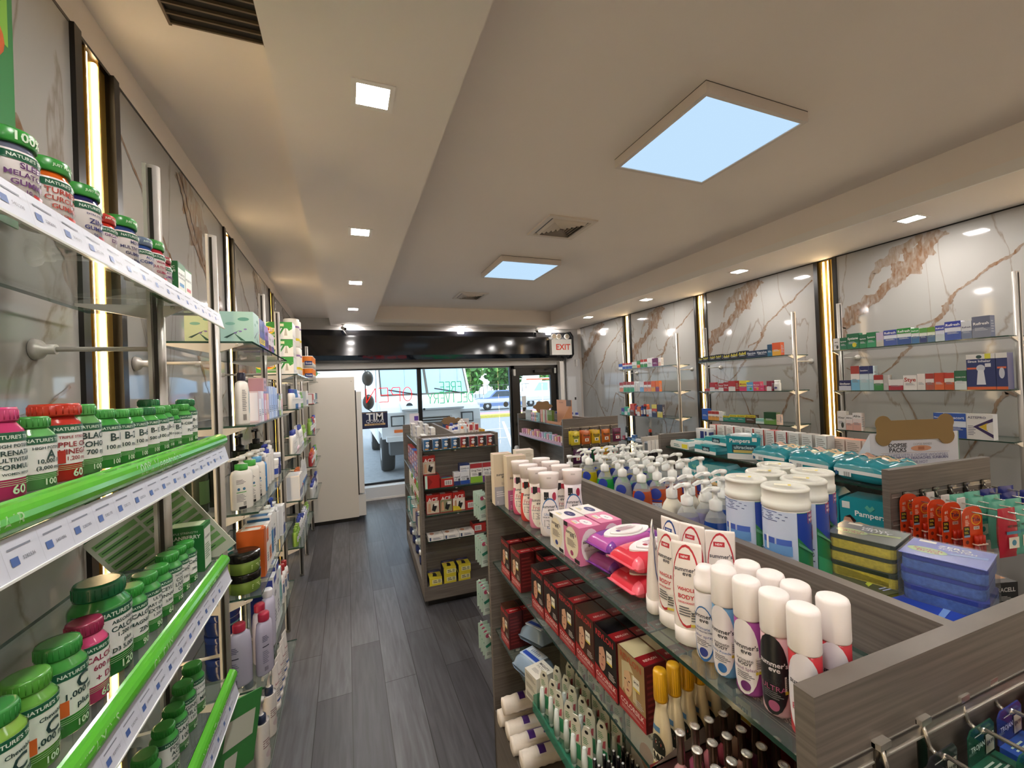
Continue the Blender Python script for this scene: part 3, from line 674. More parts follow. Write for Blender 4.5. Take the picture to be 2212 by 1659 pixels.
def wall_bay(side, xw, xp, y0, y1, shelves, xf, label, strip=None, zt=2.31, far=True, near=True):
    """poles y0,y1 standing off the wall, glass shelves between them. side=+1 right wall"""
    o = empty('wall_shelving', label, 'shelving', (0, 0, 0), 0, 'pole and glass shelf units on the walls')
    for y in ([y0] if near else []) + ([y1] if far else []):
        pole(o, xp, y, zt, side)
        for z in (1.835, .75):
            b = MB(); b.tube((xp, y, z), (xw - side * .012, y, z), .006, m_al2, 10); b.lathe([(.026, 0, m_al2), (.022, side * -.012), (.012, side * -.02), (.012, side * -.04)], 16, (xw - side * .002, y, z), axis='x'); b.build('wall_rod', o)
    for z in shelves:
        b = MB(); a, c = sorted((xf, xw - side * .04)); glass_shelf(b, a, c, y0, y1 + (0 if near else .14), z); s_ = b.build('glass_shelf', o)
        for y in ([y0] if near else []) + ([y1] if far else []):
            b = MB(); q = xf + side * .05
            b.prism([(xp, z - .045), (xp + side * .01, z - .045), (xw - side * .08, z - .014), (xw - side * .08, z - .008), (xf + side * .03, z - .008), (xf + side * .03, z - .014)], y - .006, y + .006, m_al2, 'y')
            b.lathe([(.008, z - .016, m_al2), (.008, z - .008)], 10, (q, y, 0)); b.build('bracket', s_)
    return o
SR = [1.9, 1.557, 1.22]
wall_bay(1, XR, 4.0, 1.27, 2.30, [1.9, 1.557, 1.225], 3.88, 'glass shelf unit on the right wall nearest the camera')
wall_bay(1, XR, 4.0, 2.70, 3.76, [1.9, 1.557, 1.225], 3.88, 'glass shelf unit in the middle of the right wall')
wall_bay(1, XR, 4.0, 4.21, 5.33, [1.9, 1.557, 1.21, .83], 3.88, 'glass shelf unit on the right wall nearest the shop window')
LZ = [1.915, 1.595, 1.262, .943, .592]
BAY1 = [1.955, 1.59, 1.232, .868, .5]
wall_bay(-1, XL, -.45, -.35, 1.34, BAY1, -.365, 'glass shelf unit of supplement bottles on the left wall nearest the camera', near=False)
wall_bay(-1, XL, -.45, 1.85, 2.84, LZ, -.33, 'glass shelf unit on the left wall holding tissues and lotions')
wall_bay(-1, XL, -.45, 3.42, 4.42, [1.86, 1.6, 1.27, .93, .59], -.33, 'glass shelf unit in the middle of the left wall with stacked napkins')
wall_bay(-1, XL, -.45, 4.95, 5.8, [1.86, 1.6, 1.27, .93, .59], -.33, 'glass shelf unit on the left wall beside the white fridge')

# fridge / white cabinet
o = empty('tall_fridge', 'tall plain white fridge cabinet beside the shop window', 'fridge', (-.66, 5.95, 0))
m_fr = mat('dcd6cc', .45)
b = MB(); b.box(0, .76, 0, .8, .05, 1.92, m_fr); b.box(.02, .74, .02, .78, 0, .05, m_blk); b.build('cabinet', o)
b = MB(); b.box(.775, .84, .0, .8, .36, 1.72, mat('d2d0cc', .35), {'F': mat('e4e2de', .3)}); b.build('door', o)
b = MB(); b.box(.76, .775, .004, .8, .3, 1.74, m_blk); b.build('gasket', o)
b = MB(); b.box(.76, .85, 0, .8, .06, .34, mat('dcdbd8', .4)); b.build('kick_panel', o)
b = MB(); b.lathe([(.006, 0, m_groove), (.006, -.003)], 8, (.72, 0, 1.86), axis='y'); b.build('screw', o)

# gondolas. local frame: origin front-left floor corner, x right, y away
def gondola(X, Y, rz, W, L, H, shelves_l, label, ends, top_l=None, divider=None, right_shelves=(), depth_l=None, base=.16, rec=0, dvh=None):
    g = empty('gondola_shelving', label, 'shelving', (X, Y, 0), rz, 'grey wood gondola shelf units')
    dv = divider if divider else W / 2
    t = .025
    # end panels
    for yy, nm in ((0, 'near'), (L - t, 'far')):
        if nm == 'near' and rec:
            for xa, xb in ((0, .022), (W - .022, W)):
                b = MB(); b.box(xa, xb, 0, rec, base, H, m_wood); b.build('side_cheek', g)
            yy = rec
        b = MB(); b.box(.022 if rec and nm == 'near' else 0, W - (.022 if rec and nm == 'near' else 0), yy, yy + t, .05, H, m_wood)
        if nm == 'near' and rec:
            for k in range(8):
                z = H - .12 - k * .14
                b.box(.024, W - .024, yy - .0006, yy, z - .008, z + .008, m_groove)
        if nm == 'near' and ends and not rec:
            for k in range(ends): 
                z = H - .095 - k * .105
                b.box(.008, W - .008, -.0015, .0, z - .010, z + .007, mat('aaa49b', .25, .6)); b.box(.008, W - .008, -.002, -.0015, z + .003, z + .0065, mat('3a3632', .5)); b.box(.008, W - .008, -.003, -.0015, z - .0115, z - .0095, mat('c8c3ba', .25, .5))
        b.build('end_panel', g)
    b = MB(); b.box(dv - .012, dv + .012, t + rec, L - t, .1, dvh or H, m_wood); b.build('divider_panel', g)
    b = MB(); b.box(.0, W, 0, L, .0 + .05, base, m_wood); b.box(.03, W - .03, .03, L - .03, 0, .05, m_blk); b.build('base_plinth', g)
    for z, x0 in shelves_l:
        b = MB(); b.box(x0, dv - .014, t + rec, L - t, z - .008, z, m_glass, {'L': m_edge, 'F': m_edge, 'K': m_edge, 'R': m_edge}); s = b.build('glass_shelf', g)
        for q in (.12, .5, .88):
            b = MB(); yy = L * q; b.prism([(x0 + .03, z - .008), (x0 + .03, z - .02), (dv - .02, z - .045), (dv - .02, z - .008)], yy - .008, yy + .008, mat('4a4846', .35, .8), 'y'); b.lathe([(.012, z - .016, m_al2), (.012, z - .008)], 12, (x0 + .045, yy, 0)); b.build('bracket', s)
    for z, x1 in right_shelves:
        b = MB(); b.box(dv + .014, x1, t + rec, L - t, z - .008, z, m_glass, {'L': m_edge, 'F': m_edge, 'K': m_edge, 'R': m_edge}); b.build('glass_shelf', g)
    return g
RZ1, RZ2, RZ3, RZ4 = -math.radians(2.0), -math.radians(2.2), -math.radians(5.5), -math.radians(2)
G1 = (.495, .329, RZ1); G2 = (.51, 3.30, RZ2); G3 = (1.90, .945, RZ3); G4 = (2.16, 3.99, RZ4)
def gp(G, x, y, z):
    c, s_ = math.cos(G[2]), math.sin(G[2]); return (G[0] + x * c - y * s_, G[1] + x * s_ + y * c, z)
gondola(*G1, .78, 1.405, 1.322, [(1.22, .015), (.953, .015), (.665, .015)], 'nearest grey wood gondola with feminine care and hand soaps on top', 3, divider=.325, right_shelves=[(1.22, .77), (.9, .77)], base=.32)
gondola(*G2, .65, 1.47, 1.325, [(1.235, .02), (.95, .0), (.68, .0), (.4, .0)], 'grey wood gondola in the aisle with boxed supports on its end', 5, divider=.33, right_shelves=[(1.235, .64), (.9, .64)], rec=.15)
gondola(*G3, .60, 1.42, 1.325, [(1.24, .04), (.93, .04), (.6, .04)], 'grey wood gondola stacked with teal diaper packs', 3, divider=.42, right_shelves=[(1.24, .6), (.9, .6)], dvh=1.23)
gondola(*G4, .70, 1.40, 1.325, [(1.255, .0), (1.03, .0), (.7, .0)], 'grey wood gondola by the door with hanging candy bags on its end', 5, divider=.33, right_shelves=[(1.235, .69), (.9, .69)])
def peg_hook(x, y, z, L, label, G=None, rz=None, cat='hook', group='chrome peg hooks'):
    """chrome hook sticking toward the camera (-y) from a slatwall face"""
    p = gp(G, x, y, z); o = empty('peg_hook', label, cat, p, G[2], group); m = mat('d4cfc6', .2, .75)
    b = MB(); b.box(-.011, .011, -.006, .0, -.045, .012, mat('5e5a55', .25, .9)); b.box(-.011, .011, -.012, .0, .006, .012, m); b.build('hook_plate', o)
    b = MB(); b.path([(0, -.005, 0), (0, -.012, -.018), (0, -.022, -.02), (0, -.03, -.012), (0, -L, -.012), (0, -L - .006, -.006)], .0026, m, 8); b.build('hook_arm', o)
    return p

# ================================================================ left wall: supplement bottles
G0, G1c, G2c = '2f8a35', '1d6a3a', '4c9a48'
def supplement(cap, body, lines, foot='100', r=.026, h=.1, tcol='1d3c3a', wh='d9dcd8', fruit=None, capr=.8, low=None, band='1b5b40'):
    low = low or body
    mc, mb, mw = mat(cap, .25), mat(body, .16), mat(wh, .3)
    hb = h * .74
    prof = [(r * .9, 0, mb), (r, h * .02), (r, hb * .98), (r * .96, hb * 1.02), (r * .72, h * .84), (r * .7, h * .86)]
    b = MB(); b.lathe(prof, 24); fn = rcurve([(r, 0), (r, hb), (r * .72, h * .86)])
    S = 2 * r
    b.patch(lambda u, v: fn(u, v, .0004), -r * 1.9, r * 1.9, h * .22, hb * .98, mw, 18, 1)
    b.patch(lambda u, v: fn(u, v, .0007), -r * 1.9, r * 1.9, hb * .84, hb * .98, mat(band, .3), 18, 1)
    b.text(lambda u, v: fn(u, v, .001), "NATURE'S TRUTH", 0, hb * .91, r * 1.9, mat('cfe0d0', .4), True)
    n = len(lines)
    for i, (t, sz) in enumerate(lines):
        z = h * .22 + (hb * .84 - h * .22) * (1 - (i + .6) / (n + .3))
        b.text(lambda u, v: fn(u, v, .001), t, 0, z, r * 2 * sz * (1.0 if len(t) > 2 else 1.15), mat(tcol, .4), True, (hb * .6) / (n + .2) * (.66 if len(t) > 2 else 1.15))
    b.text(lambda u, v: fn(u, v, .0008), foot, 0, h * .1, r * .55, mat('b7d6b0', .4), True)
    for i in range(3): b.patch(lambda u, v: fn(u, v, .0007), -r * .9, r * .9, h * (.15 + .022 * i), h * (.155 + .022 * i), mat('9cc795', .4), 6, 1)
    if fruit:
        for u0 in (-r * .95, r * .1) if False else (-r * .9,):
            b.patch(lambda u, v: fn(u, v, .0011), u0 - .008, u0 + .009, h * .235, h * .4, mat(fruit, .3), 4, 1)
    k = MB(); rc = r * capr
    k.lathe([(rc, h * .84, mc), (rc * 1.02, h * .86), (rc * 1.02, h * .975), (rc * .96, h), (rc * .8, h * .997)], 26)
    for q in range(26):
        a = 2 * PI * q / 26; x, y = rc * 1.02 * math.cos(a), rc * 1.02 * math.sin(a); k.tube((x, y, h * .865), (x, y, h * .965), .0007, mc, 4)
    return Kind('supplement_bottle', 'bottle', [('bottle_body', b), ('screw_cap', k)])
def gummy(cap, body, lines, fruit, h=.1, r=.027, tcol='5a2a66'):
    mc, mb, mw = mat(cap, .3), mat(body, .1), mat('ded8d6', .12)
    b = MB(); b.lathe([(r, 0, mw), (r, h * .68), (r * .97, h * .71, mb), (r * .86, h * .76), (r * .84, h * .82)], 24)
    fn = rcurve([(r, 0), (r, h * .7), (r * .86, h * .8)])
    b.patch(lambda u, v: fn(u, v, .0005), -r * 2, r * 2, h * .58, h * .68, mat('1b5b40', .3), 16, 1)
    b.text(lambda u, v: fn(u, v, .001), "NATURE'S TRUTH", 0, h * .63, r * 1.8, mat('cfe0d0', .4), True)
    for i, (t, sz) in enumerate(lines): b.text(lambda u, v: fn(u, v, .001), t, 0, h * (.52 - .11 * i), r * 2 * sz, mat(tcol, .4), True, h * .085)
    for q, u0 in enumerate((-r * 1.2, -r * .7, r * .2)):
        b.patch(lambda u, v: fn(u, v, .0012 + .0002 * q), u0 - .007, u0 + .008, h * .05, h * .19, mat(fruit[q % len(fruit)], .3), 4, 1)
    k = MB(); k.lathe([(r * .93, h * .8, mc), (r * .97, h * .82), (r * .97, h * .975), (r * .9, h), (r * .7, h)], 26)
    k.text(lambda u, v: rcurve([(r * .97, 0), (r * .97, h)])(u, v, .0006), '100% JUST PEACHY'.split(' ')[0] if lines[0][0] == 'SLEEP' else 'JUST PEACHY', 0, h * .9, r * 1.2, mat('d7ecd2', .4), True)
    return Kind('gummy_jar', 'bottle', [('jar_body', b), ('lid', k)])
BZ = [1.955, 1.59, 1.232, .868, .5]
RL = PI / 2 - .22
g1 = [((0.655, .1), gummy(G0, '5b6072', [('SLEEP', .5), ('MELATONIN', .98), ('GUMMIES', .8), ('10 mg', .3)], ['c23a3a', '7a4a6a']), 'green-lidded jar of melatonin gummies with white label'),
      ((.735, .1), gummy(G0, '5b6072', [('SLEEP', .5), ('MELATONIN', .98), ('GUMMIES', .8), ('10 mg', .3)], ['c23a3a', '7a4a6a']), 'green-lidded grey jar with purple lettering and red berries'),
      ((.808, .105), gummy(G0, 'c25a1c', [('TURMERIC', .95), ('CURCUMIN', .95), ('GUMMIES', .7), ('+ GINGER', .4)], ['c7301f', 'd87a3a'], tcol='a33a2a'), 'green-lidded orange jar with red lettering and a tomato red fruit'),
      ((.888, .1), gummy(G0, '23265a', [('EXTRA STRENGTH', .6), ('ZINC', .8), ('GUMMIES', .7), ('50 mg', .3)], ['b23040', '3a3a72'], tcol='23266a'), 'green-lidded navy jar with zinc lettering and berries'),
      ((.95, .075), gummy('b02a20', 'c02a1c', [('ORGANIC', .7), ('D3', .5)], ['c7301f'], h=.078, r=.022), 'small all-red jar beside the zinc gummies'),
      ((1.02, .1), gummy(G0, '2a3f72', [("MEN'S", .4), ('MULTIVITAMIN', .95), ('GUMMIES', .7), ('+ BIOTIN', .4)], ['26264a', '4a3a5a'], tcol='3a3a62'), 'green-lidded blue multivitamin gummy jar with dark berries'),
      ((1.097, .085), gummy('5a6a80', '2b4a8a', [('ADULT', .5), ('COMPLETE', .9)], ['3a62a5'], h=.088, r=.024, tcol='23407a'), 'grey-lidded blue jar of adult vitamins'),
      ((1.151, .098), gummy(G0, 'b02a3a', [("WOMEN'S", .6), ('MULTIVITAMIN', .9), ('GUMMIES', .6)], ['c23a4a'], tcol='a02a4a'), 'green-lidded red multivitamin gummy jar'),
      ((1.205, .08), gummy('8a2a34', 'a03038', [('ADULT', .5), ('COMPLETE', .9)], ['a03a4a'], h=.082, r=.022), 'dark red small vitamin jar at the far end')]
for (y, h), k, lab in g1: k.put(lab + ', top left shelf' if len(lab.split()) < 13 else lab, (-.397, y, BZ[0]), RL, 'gummy jars on the top left shelf')
pb = [('t', 'PROBIOTIC', 0, .82, .8, 'e6eee2', True), ('t', 'ACIDOPHILUS', 0, .72, .85, 'e6eee2', True), ('x', 0, .4, .7, .35, '6ba070', 6)]
k = carton(.05, .055, .085, '1f6a35', [('r', 0, .5, .92, .9, 'e1e6dd'), ('r', 0, .9, .92, .16, '1f6a35'), ('t', 'PROBIOTIC', 0, .66, .8, '1d3c3a', True), ('t', 'ACIDOPHILUS', 0, .56, .85, '1d3c3a', True), ('r', 0, .36, .6, .1, '3a86b8')], left=pb, right=pb, top=[('r', 0, .5, .9, .8, '2a7a3e')], name='supplement_carton')
k.put('dark green probiotic carton at the end of the top shelf', (-.40, 1.262, BZ[0]), PI / 2, 'supplement cartons')
k2 = carton(.05, .05, .083, '2c7a3c', [('r', 0, .5, .92, .9, 'e1e6dd'), ('t', 'PROBIOTIC', 0, .66, .8, '1d3c3a', True), ('r', 0, .36, .6, .1, 'b8404a')], left=pb, name='supplement_carton')
k2.put('lighter green probiotic carton with a red tab, second last on the top shelf', (-.40, 1.32, BZ[0]), PI / 2, 'supplement cartons')
# shelf two
GB = '3f9440'
bt = lambda d, f='100', **kw: supplement(GB, GB, [('B-' + d if d else 'B', .5), ('100 mcg', .6)], f, **kw)
g2 = [(.55, supplement('b8386a', 'b8386a', [('HIGH POTENCY', .8), ('PRENATAL', 1.1), ('MULTIVITAMIN', .9), ('FORMULA', .8), ('WOMEN BEFORE', .6)], '60', h=.105), 'pink-capped prenatal multivitamin bottle, farther from the camera end'),
      (.695, supplement('b8386a', 'b8386a', [('HIGH POTENCY', .8), ('PRENATAL', 1.1), ('MULTIVITAMIN', .9), ('FORMULA', .8), ('WOMEN BEFORE', .6)], '60', h=.11), 'pink-capped prenatal bottle at the left edge of the second shelf'),
      (.753, supplement('3a8a3a', '5da05a', [('HIGH POTENCY', .7), ('A', .22), ('10,000 IU', .6), ('(3,000 mcg)', .6)], '100', h=.096, r=.0265), 'green supplement bottle with a single large letter A'),
      (.812, supplement('b5301c', 'b83228', [('TRIPLE STRENGTH', .8), ('APPLE CIDER', 1.1), ('VINEGAR', .9), ('1,200 mg', .5)], '60', tcol='8a2a30', h=.112, r=.027, capr=.98, low='b02a22', fruit='a82a1e'), 'red-capped apple cider vinegar bottle'),
      (.867, supplement('4a9a48', '5f9a58', [('BLACK', .8), ('COHOSH', 1.0), ('700 mg', .6)], '100', h=.11, r=.0255), 'green black cohosh bottle, taller than its neighbours'),
      (.926, bt('1'), 'green bottle with a big letter B, right after the black cohosh'), (.978, bt('2', h=.098), 'green letter B vitamin bottle in front of the light column'), (1.033, bt('6', h=.098), 'green letter B vitamin bottle, third of the B row'),
      (1.09, supplement(G1c, '4c9a48', [('B-12', .5), ('500 mcg', .6)], '100', h=.098), 'dark-capped letter B bottle, fourth of the B row'), (1.14, bt('12', h=.098), 'green letter B bottle, fifth of the B row'),
      (1.186, bt('12', h=.1, r=.021), 'narrow green letter B bottle, sixth of the B row'), (1.232, bt('6', h=.09, r=.021), 'small green letter B bottle near the far end'),
      (1.293, supplement(GB, '4c9a48', [('B-COMPLEX', .95), ('PLUS', .4)], '100', h=.1), 'green B-complex bottle, second last on its shelf'), (1.34, supplement(G1c, '3f8a40', [('B-12', .4), ('5000', .5)], '60', h=.112, r=.024), 'tall dark green bottle closing the second shelf')]
for y, k, lab in g2: k.put(lab, (-.397, y, BZ[1]), RL, 'supplement bottles on the second left shelf')
supplement(G1c, '2f7a3a', [('B-50', .5)], '60', h=.115).put('dark-capped green bottle standing behind the B row', (-.46, 1.3, BZ[1]), RL, 'supplement bottles on the second left shelf')
# shelf three
big = dict(h=.13, r=.0285)
c_ = lambda: supplement('4a8f33', '5b9a3a', [('Chewable', .5), ('C', .28), ('1,000 mg', .7)], '100', fruit='c8632a', h=.12, r=.0285, wh='ccd8cb')
g3 = [(.62, supplement('4a8f33', '7aa83f', [('C', .28), ('1,000 mg', .7)], '60', h=.11, r=.028, wh='ccd8cb'), 'yellow-green vitamin C bottle cut by the left picture edge'),
      (.684, supplement('2f8038', '7aa83f', [('Chewable', .5), ('C', .28), ('1,000 mg', .7)], '90', fruit='c8632a', h=.118, r=.0285, wh='ccd8cb'), 'green vitamin C bottle with orange slice, nearest full one'),
      (.742, c_(), 'green vitamin C bottle with orange slice, second in the row'),
      (.808, supplement('2f8038', '3f8f3d', [('C', .28), ('1,000 mg', .7), ('plus', .3)], '100', fruit='c8632a', h=.128, r=.0295, wh='ccd8cb'), 'darker green vitamin C bottle beside the pink calcium bottle'),
      (.872, supplement('8a2447', 'c0406f', [('CALCIUM', .95), ('600 mg', .6), ('+ D3', .5)], '60', h=.125, r=.027, tcol='8a2a48'), 'pink calcium bottle with a dark red cap'),
      (.952, supplement('14603a', '2a7a35', [('ABSORBABLE', .6), ('CALCIUM', .95), ('1,200 mg', .6), ('plus', .3), ('D3 5,000 IU', .6)], '120', h=.158, r=.041, capr=.82), 'large dark green calcium bottle with bonus cap, biggest on the shelf'),
      (1.018, supplement(G0, '3d8f42', [('CALCIUM', .9), ('MAGNESIUM', 1.0), ('ZINC', .5)], '90', h=.118), 'green calcium magnesium zinc bottle'),
      (1.082, supplement(G0, '3d8f42', [('ULTRA', .5), ('TART CHERRY', 1.0), ('EXTRACT', .8), ('1,200 mg', .5)], '90', h=.115), 'green tart cherry extract bottle'),
      (1.142, supplement(G0, '3d8f42', [('CEYLON', .8), ('CINNAMON', 1.0), ('2,500 mg', .5)], '60', h=.108), 'green cinnamon bottle on the third shelf'),
      (1.2, supplement(G0, '3d8f42', [('NORDIC', .5), ('COD', .5), ('LIVER', .7), ('OIL', .4)], '100', h=.115), 'green cod liver oil bottle'),
      (1.257, supplement(G0, '3d8f42', [('CoQ10', .8), ('100 mg', .5)], '50', h=.11, r=.023), 'green CoQ10 bottle, nearer of the two'),
      (1.313, supplement(G0, '2f8038', [('CoQ10', .8), ('200 mg', .5)], '50', h=.105, r=.023), 'green CoQ10 bottle, farther of the two')]
for y, k, lab in g3: k.put(lab, (-.40 if y != .952 else -.415, y, BZ[2]), RL, 'supplement bottles on the third left shelf')
k = carton(.06, .09, .125, '1f6a30', [('r', 0, .48, .9, .86, 'd8dfd4'), ('t', 'CRANBERRY', 0, .7, .8, '1d3c3a', True), ('x', 0, .4, .7, .35, '4a7a50', 7)], left=[('t', 'TRIPLE STRENGTH', 0, .88, .7, 'cfe0cc'), ('t', 'CRANBERRY', 0, .78, .85, 'e8eee4', True), ('x', 0, .4, .6, .3, '3f8f4a', 6)], top=[('r', 0, .5, .8, .8, 'b9cfae')], name='supplement_carton')
k.put('tall dark green cranberry carton behind the CoQ10 bottles', (-.42, 1.40, BZ[2]), PI / 2, 'supplement cartons')
# shelf four
g4 = [(.98, supplement('4a3a62', '5a8a40', [('ELDER', .8)], '60', h=.11, r=.034, capr=1.0), 'wide jar with a purple lid at the bottom picture edge'), (1.084, supplement(G0, '3d8f42', [('EVENING', .9), ('PRIMROSE', .9)], '60', h=.112), 'green bottle on the lowest visible shelf, nearest green one'),
      (1.178, supplement(G0, '3d8f42', [('FOLIC', .7), ('ACID', .6), ('800 mcg', .5)], '100', h=.1), 'green folic acid bottle'), (1.237, supplement(G0, '3d8f42', [('GARLIC', .9), ('1000', .5)], '100', h=.102), 'green garlic bottle on the fourth shelf'),
      (1.298, supplement(G0, '3d8f42', [('GINKGO', .9), ('BILOBA', .9), ('120 mg', .5)], '60', h=.118), 'green ginkgo bottle on the fourth shelf'), (1.366, supplement(G0, '3d8f42', [('GLUCOSAMINE', 1.0), ('CHONDROITIN', 1.0), ('MSM', .5)], '60', h=.125), 'green glucosamine bottle, last on the fourth shelf')]
for y, k, lab in g4: k.put(lab, (-.41, y, BZ[3]), RL, 'supplement bottles on the fourth left shelf')
# shelf edge strips
shelves = sorted([o for o in C.objects if o.name.startswith('glass_shelf') and o.parent and 'supplement' in o.parent.get('label', '')], key=lambda o: -max(v.co.z for v in o.data.vertices))
m_lab = mat('c4c8d4', .45); m_grn = mat('55b030', .12, spec=.8); m_clear = mat('e8ece8', .15)
def edge_strip(par, z, y0, y1, green, words, names):
    b = MB(); x = -.362
    if green:
        pr = [(x, z - .034)] + [(x + .004 + .016 * math.cos(a), z - .016 + .018 * math.sin(a)) for a in [-PI / 2 + PI * k / 8 for k in range(9)]] + [(x, z + .004)]
        b.prism(pr, y0, y1, m_grn, 'y')
        for (t, yc, wd) in words:
            b.text(lambda u, v: (x + .0195 + .001 - abs(v) * .25, yc + u, z - .015 + v), t, 0, 0, wd, mat('a9d69a', .2))
        s_ = b.build('green_strip', par)
    zt = z - .034 if green else z + .002
    b = MB(); q = .042
    b.face([(x + .012, y0, zt), (x + .022, y0, zt - q), (x + .022, y1, zt - q), (x + .012, y1, zt)][::-1], m_lab)
    b.face([(x + .010, y0, zt), (x + .0195, y0, zt - q), (x + .0195, y1, zt - q), (x + .010, y1, zt)], m_clear)
    b.box(x + .019, x + .024, y0, y1, zt - q - .003, zt - q, m_clear)
    f = lambda y, t, e=.0006: (x + .012 + .010 * t + e, y, zt - q * t)
    y = y0 + .03; i = 0
    while y < y1 - .04:
        b.face([f(y - .028, .05), f(y - .0275, .05), f(y - .0275, .95), f(y - .028, .95)][::-1], mat('a9adb8', .4))
        b.patch(lambda u, v: f(u, v), y - .02, y - .008, .72, .5, mat('46629c', .4)); b.text(lambda u, v: f(y + .008 + u, .6 - v / q), names[i % len(names)], 0, 0, .02, mat('5a5f6c', .4))
        b.patch(lambda u, v: f(u, v), y - .02, y + .016, .3, .25, mat('7a7f8c', .4)); y += .057; i += 1
    b.build('price_strip', par)
edge_strip(shelves[0], BZ[0], -.3, 1.5, False, [], ['5040377', '5401298', '5282096'])
edge_strip(shelves[1], BZ[1], -.3, 1.5, True, [('HAIR', .62, .05), ('100% Vegetarian', 1.02, .2)], ['5282173', '5282536', '5401096', '5282086', '5282170'])
edge_strip(shelves[2], BZ[2], -.3, 1.48, True, [('VITAMINS', .78, .1), ('CALCIUM', 1.0, .09), ('HEART HEALTH', 1.31, .12)], ['5282042', '5282054', '5277867', '5277112'])
edge_strip(shelves[3], BZ[3], .5, 1.52, True, [('NaturesTruth.com', 1.3, .2)], ['5282140', '5401277'])
# leaning info poster
o = empty('nutrient_poster', 'pale green chart poster propped diagonally behind the third shelf', 'poster', (-.521, 1.515, 1.292), 0)
b = MB(); b.box(-.132, .132, -.002, .002, -.14, .14, mat('c9cdbd', .5)); fn = lambda u, v, e=0: (u, -.003 - e, v)
for i in range(9):
    for q in (-.062, .062): b.patch(fn, q - .058, q + .058, .078 - .024 * i, .094 - .024 * i, mat('7fae6c', .5)); b.patch(lambda u, v: fn(u, v, .0004), q - .052, q + .01 + .01 * (i % 3), .085 - .024 * i, .088 - .024 * i, mat('2d5a36', .5))
b.patch(fn, -.125, -.08, .112, .13, mat('1d5a3a', .5)); b.text(fn, 'NUTRIENT REPLENISHMENT GUIDE', .03, .12, .19, mat('24302a', .5), True); b.build('poster_sheet', o); o.rotation_euler = (0, math.radians(-35), 0)
b = MB(); b.box(-.68, -.675, .75, 1.277, 2.1, 2.76, mat('1f7a3c', .4)); b.box(-.675, -.674, .77, 1.26, 2.5, 2.74, mat('7fb93a', .4)); b.ball((-.674, 1.2, 2.5), .05, mat('d8632a', .4), .05, 1, 1)
tag(b.build('wall_poster'), 'green promotional poster high on the left wall at the picture edge', 'poster')
b = MB(); b.box(-.14, .14, -.003, .003, 0, .2, mat('2f8a35', .35)); b.patch(lambda u, v: (u, -.004, v), -.1, .1, .08, .15, mat('cfd4c2', .5)); b.patch(lambda u, v: (u, -.0045, v), -.08, .0, .02, .06, mat('cfd4c2', .5))
o = b.build('promo_card', None, (-.36, 1.5, .56), RL + .3); tag(o, 'green promotional card hanging under the lowest supplement shelf', 'card'); o.rotation_euler = (0, math.radians(25), RL)

# ---------------------------------------------------------------- generic toiletries
def pump_bottle(body, pump, r, h, sy=1, lab=None, clear=None, liquid=None, shape='round', capc=None, name='pump_bottle', deco=(), neck=.62, deco_part='label'):
    """neck: body height / total"""
    hb = h * neck; mb = mat(body, .22) if not clear else glass(body, .35, .05); ml = mat(liquid, .15) if liquid else mb; mp = mat(pump, .3)
    b = MB()
    lv = .62 if liquid else 1
    if shape == 'round': prof = [(r * .92, 0, ml), (r, hb * .04), (r, hb * lv * .98), (r, hb * lv, mb), (r * .98, hb * .78), (r * .8, hb * .9), (r * .45, hb * .97), (r * .42, hb)]
    elif shape == 'soap': prof = [(r * .9, 0, ml), (r, hb * .05), (r * .98, hb * .35), (r * .9, hb * .62), (r * .82, hb * .74, mb), (r * .62, hb * .9), (r * .4, hb * .97), (r * .38, hb)]
    else: prof = [(r * .96, 0, mb), (r, hb * .03), (r, hb * .86), (r * .85, hb * .95), (r * .4, hb)]
    b.lathe(prof, 20, sy=sy)
    P = [('bottle_body', b)]
    if deco:
        d = MB(); fn = rcurve([(p[0], p[1]) for p in prof], 1, sy); fn2 = lambda u, v, e: fn(u, v, e); d.deco(fn2, deco, 2 * r, hb, .0006, True); P.append(('label', d))
    k = MB(); mc = mat(capc, .3) if capc else mp
    k.lathe([(r * .5, hb * .97, mc), (r * .52, hb), (r * .52, hb + h * .09), (r * .3, hb + h * .1, mp), (r * .17, hb + h * .12), (r * .17, h * .93), (r * .36, h * .93), (r * .36, h), (r * .1, h)], 16)
    k.prism([(r * .2, h * .94), (r * .2, h * .995), (-r * 1.0, h * .985), (-r * 1.08, h * .93), (-r * .9, h * .95)], -r * .17, r * .17, mp, 'y')
    P.append(('pump_head', k)); return Kind(name, 'bottle', P)
def cap_bottle(body, cap, r, h, sy=.6, hc=.15, capr=.6, deco=(), body2=None, shoulder=.85, name='lotion_bottle', flat=False, taper=1.0, split=.3):
    mb = mat(body, .25); b = MB(); hb = h * (1 - hc)
    if body2: prof = [(r * .95, 0, mat(body2, .25)), (r, hb * .03), (r, hb * split, mb), (r, hb * shoulder), (r * .85, hb * .95), (r * capr, hb)]
    else: prof = [(r * .95 * taper, 0, mb), (r * taper, hb * .03), (r, hb * .5), (r, hb * shoulder), (r * .85, hb * .95), (r * capr, hb)]
    b.lathe(prof, 20, sy=sy); P = [('bottle_body', b)]
    if deco:
        fn = rcurve([(p[0], p[1]) for p in prof], 1, sy); d = MB(); d.deco(lambda u, v, e: fn(u, v, e), deco, 2 * r, hb, .0006, True); P.append(('label', d))
    k = MB(); k.lathe([(r * capr * 1.02, hb, mat(cap, .3)), (r * capr * 1.05, hb + h * .01), (r * capr * 1.05, h * .98), (r * capr * .9, h), (r * .1, h)], 20, sy=sy if flat else max(sy, .9)); P.append(('cap', k))
    return Kind(name, 'bottle', P)
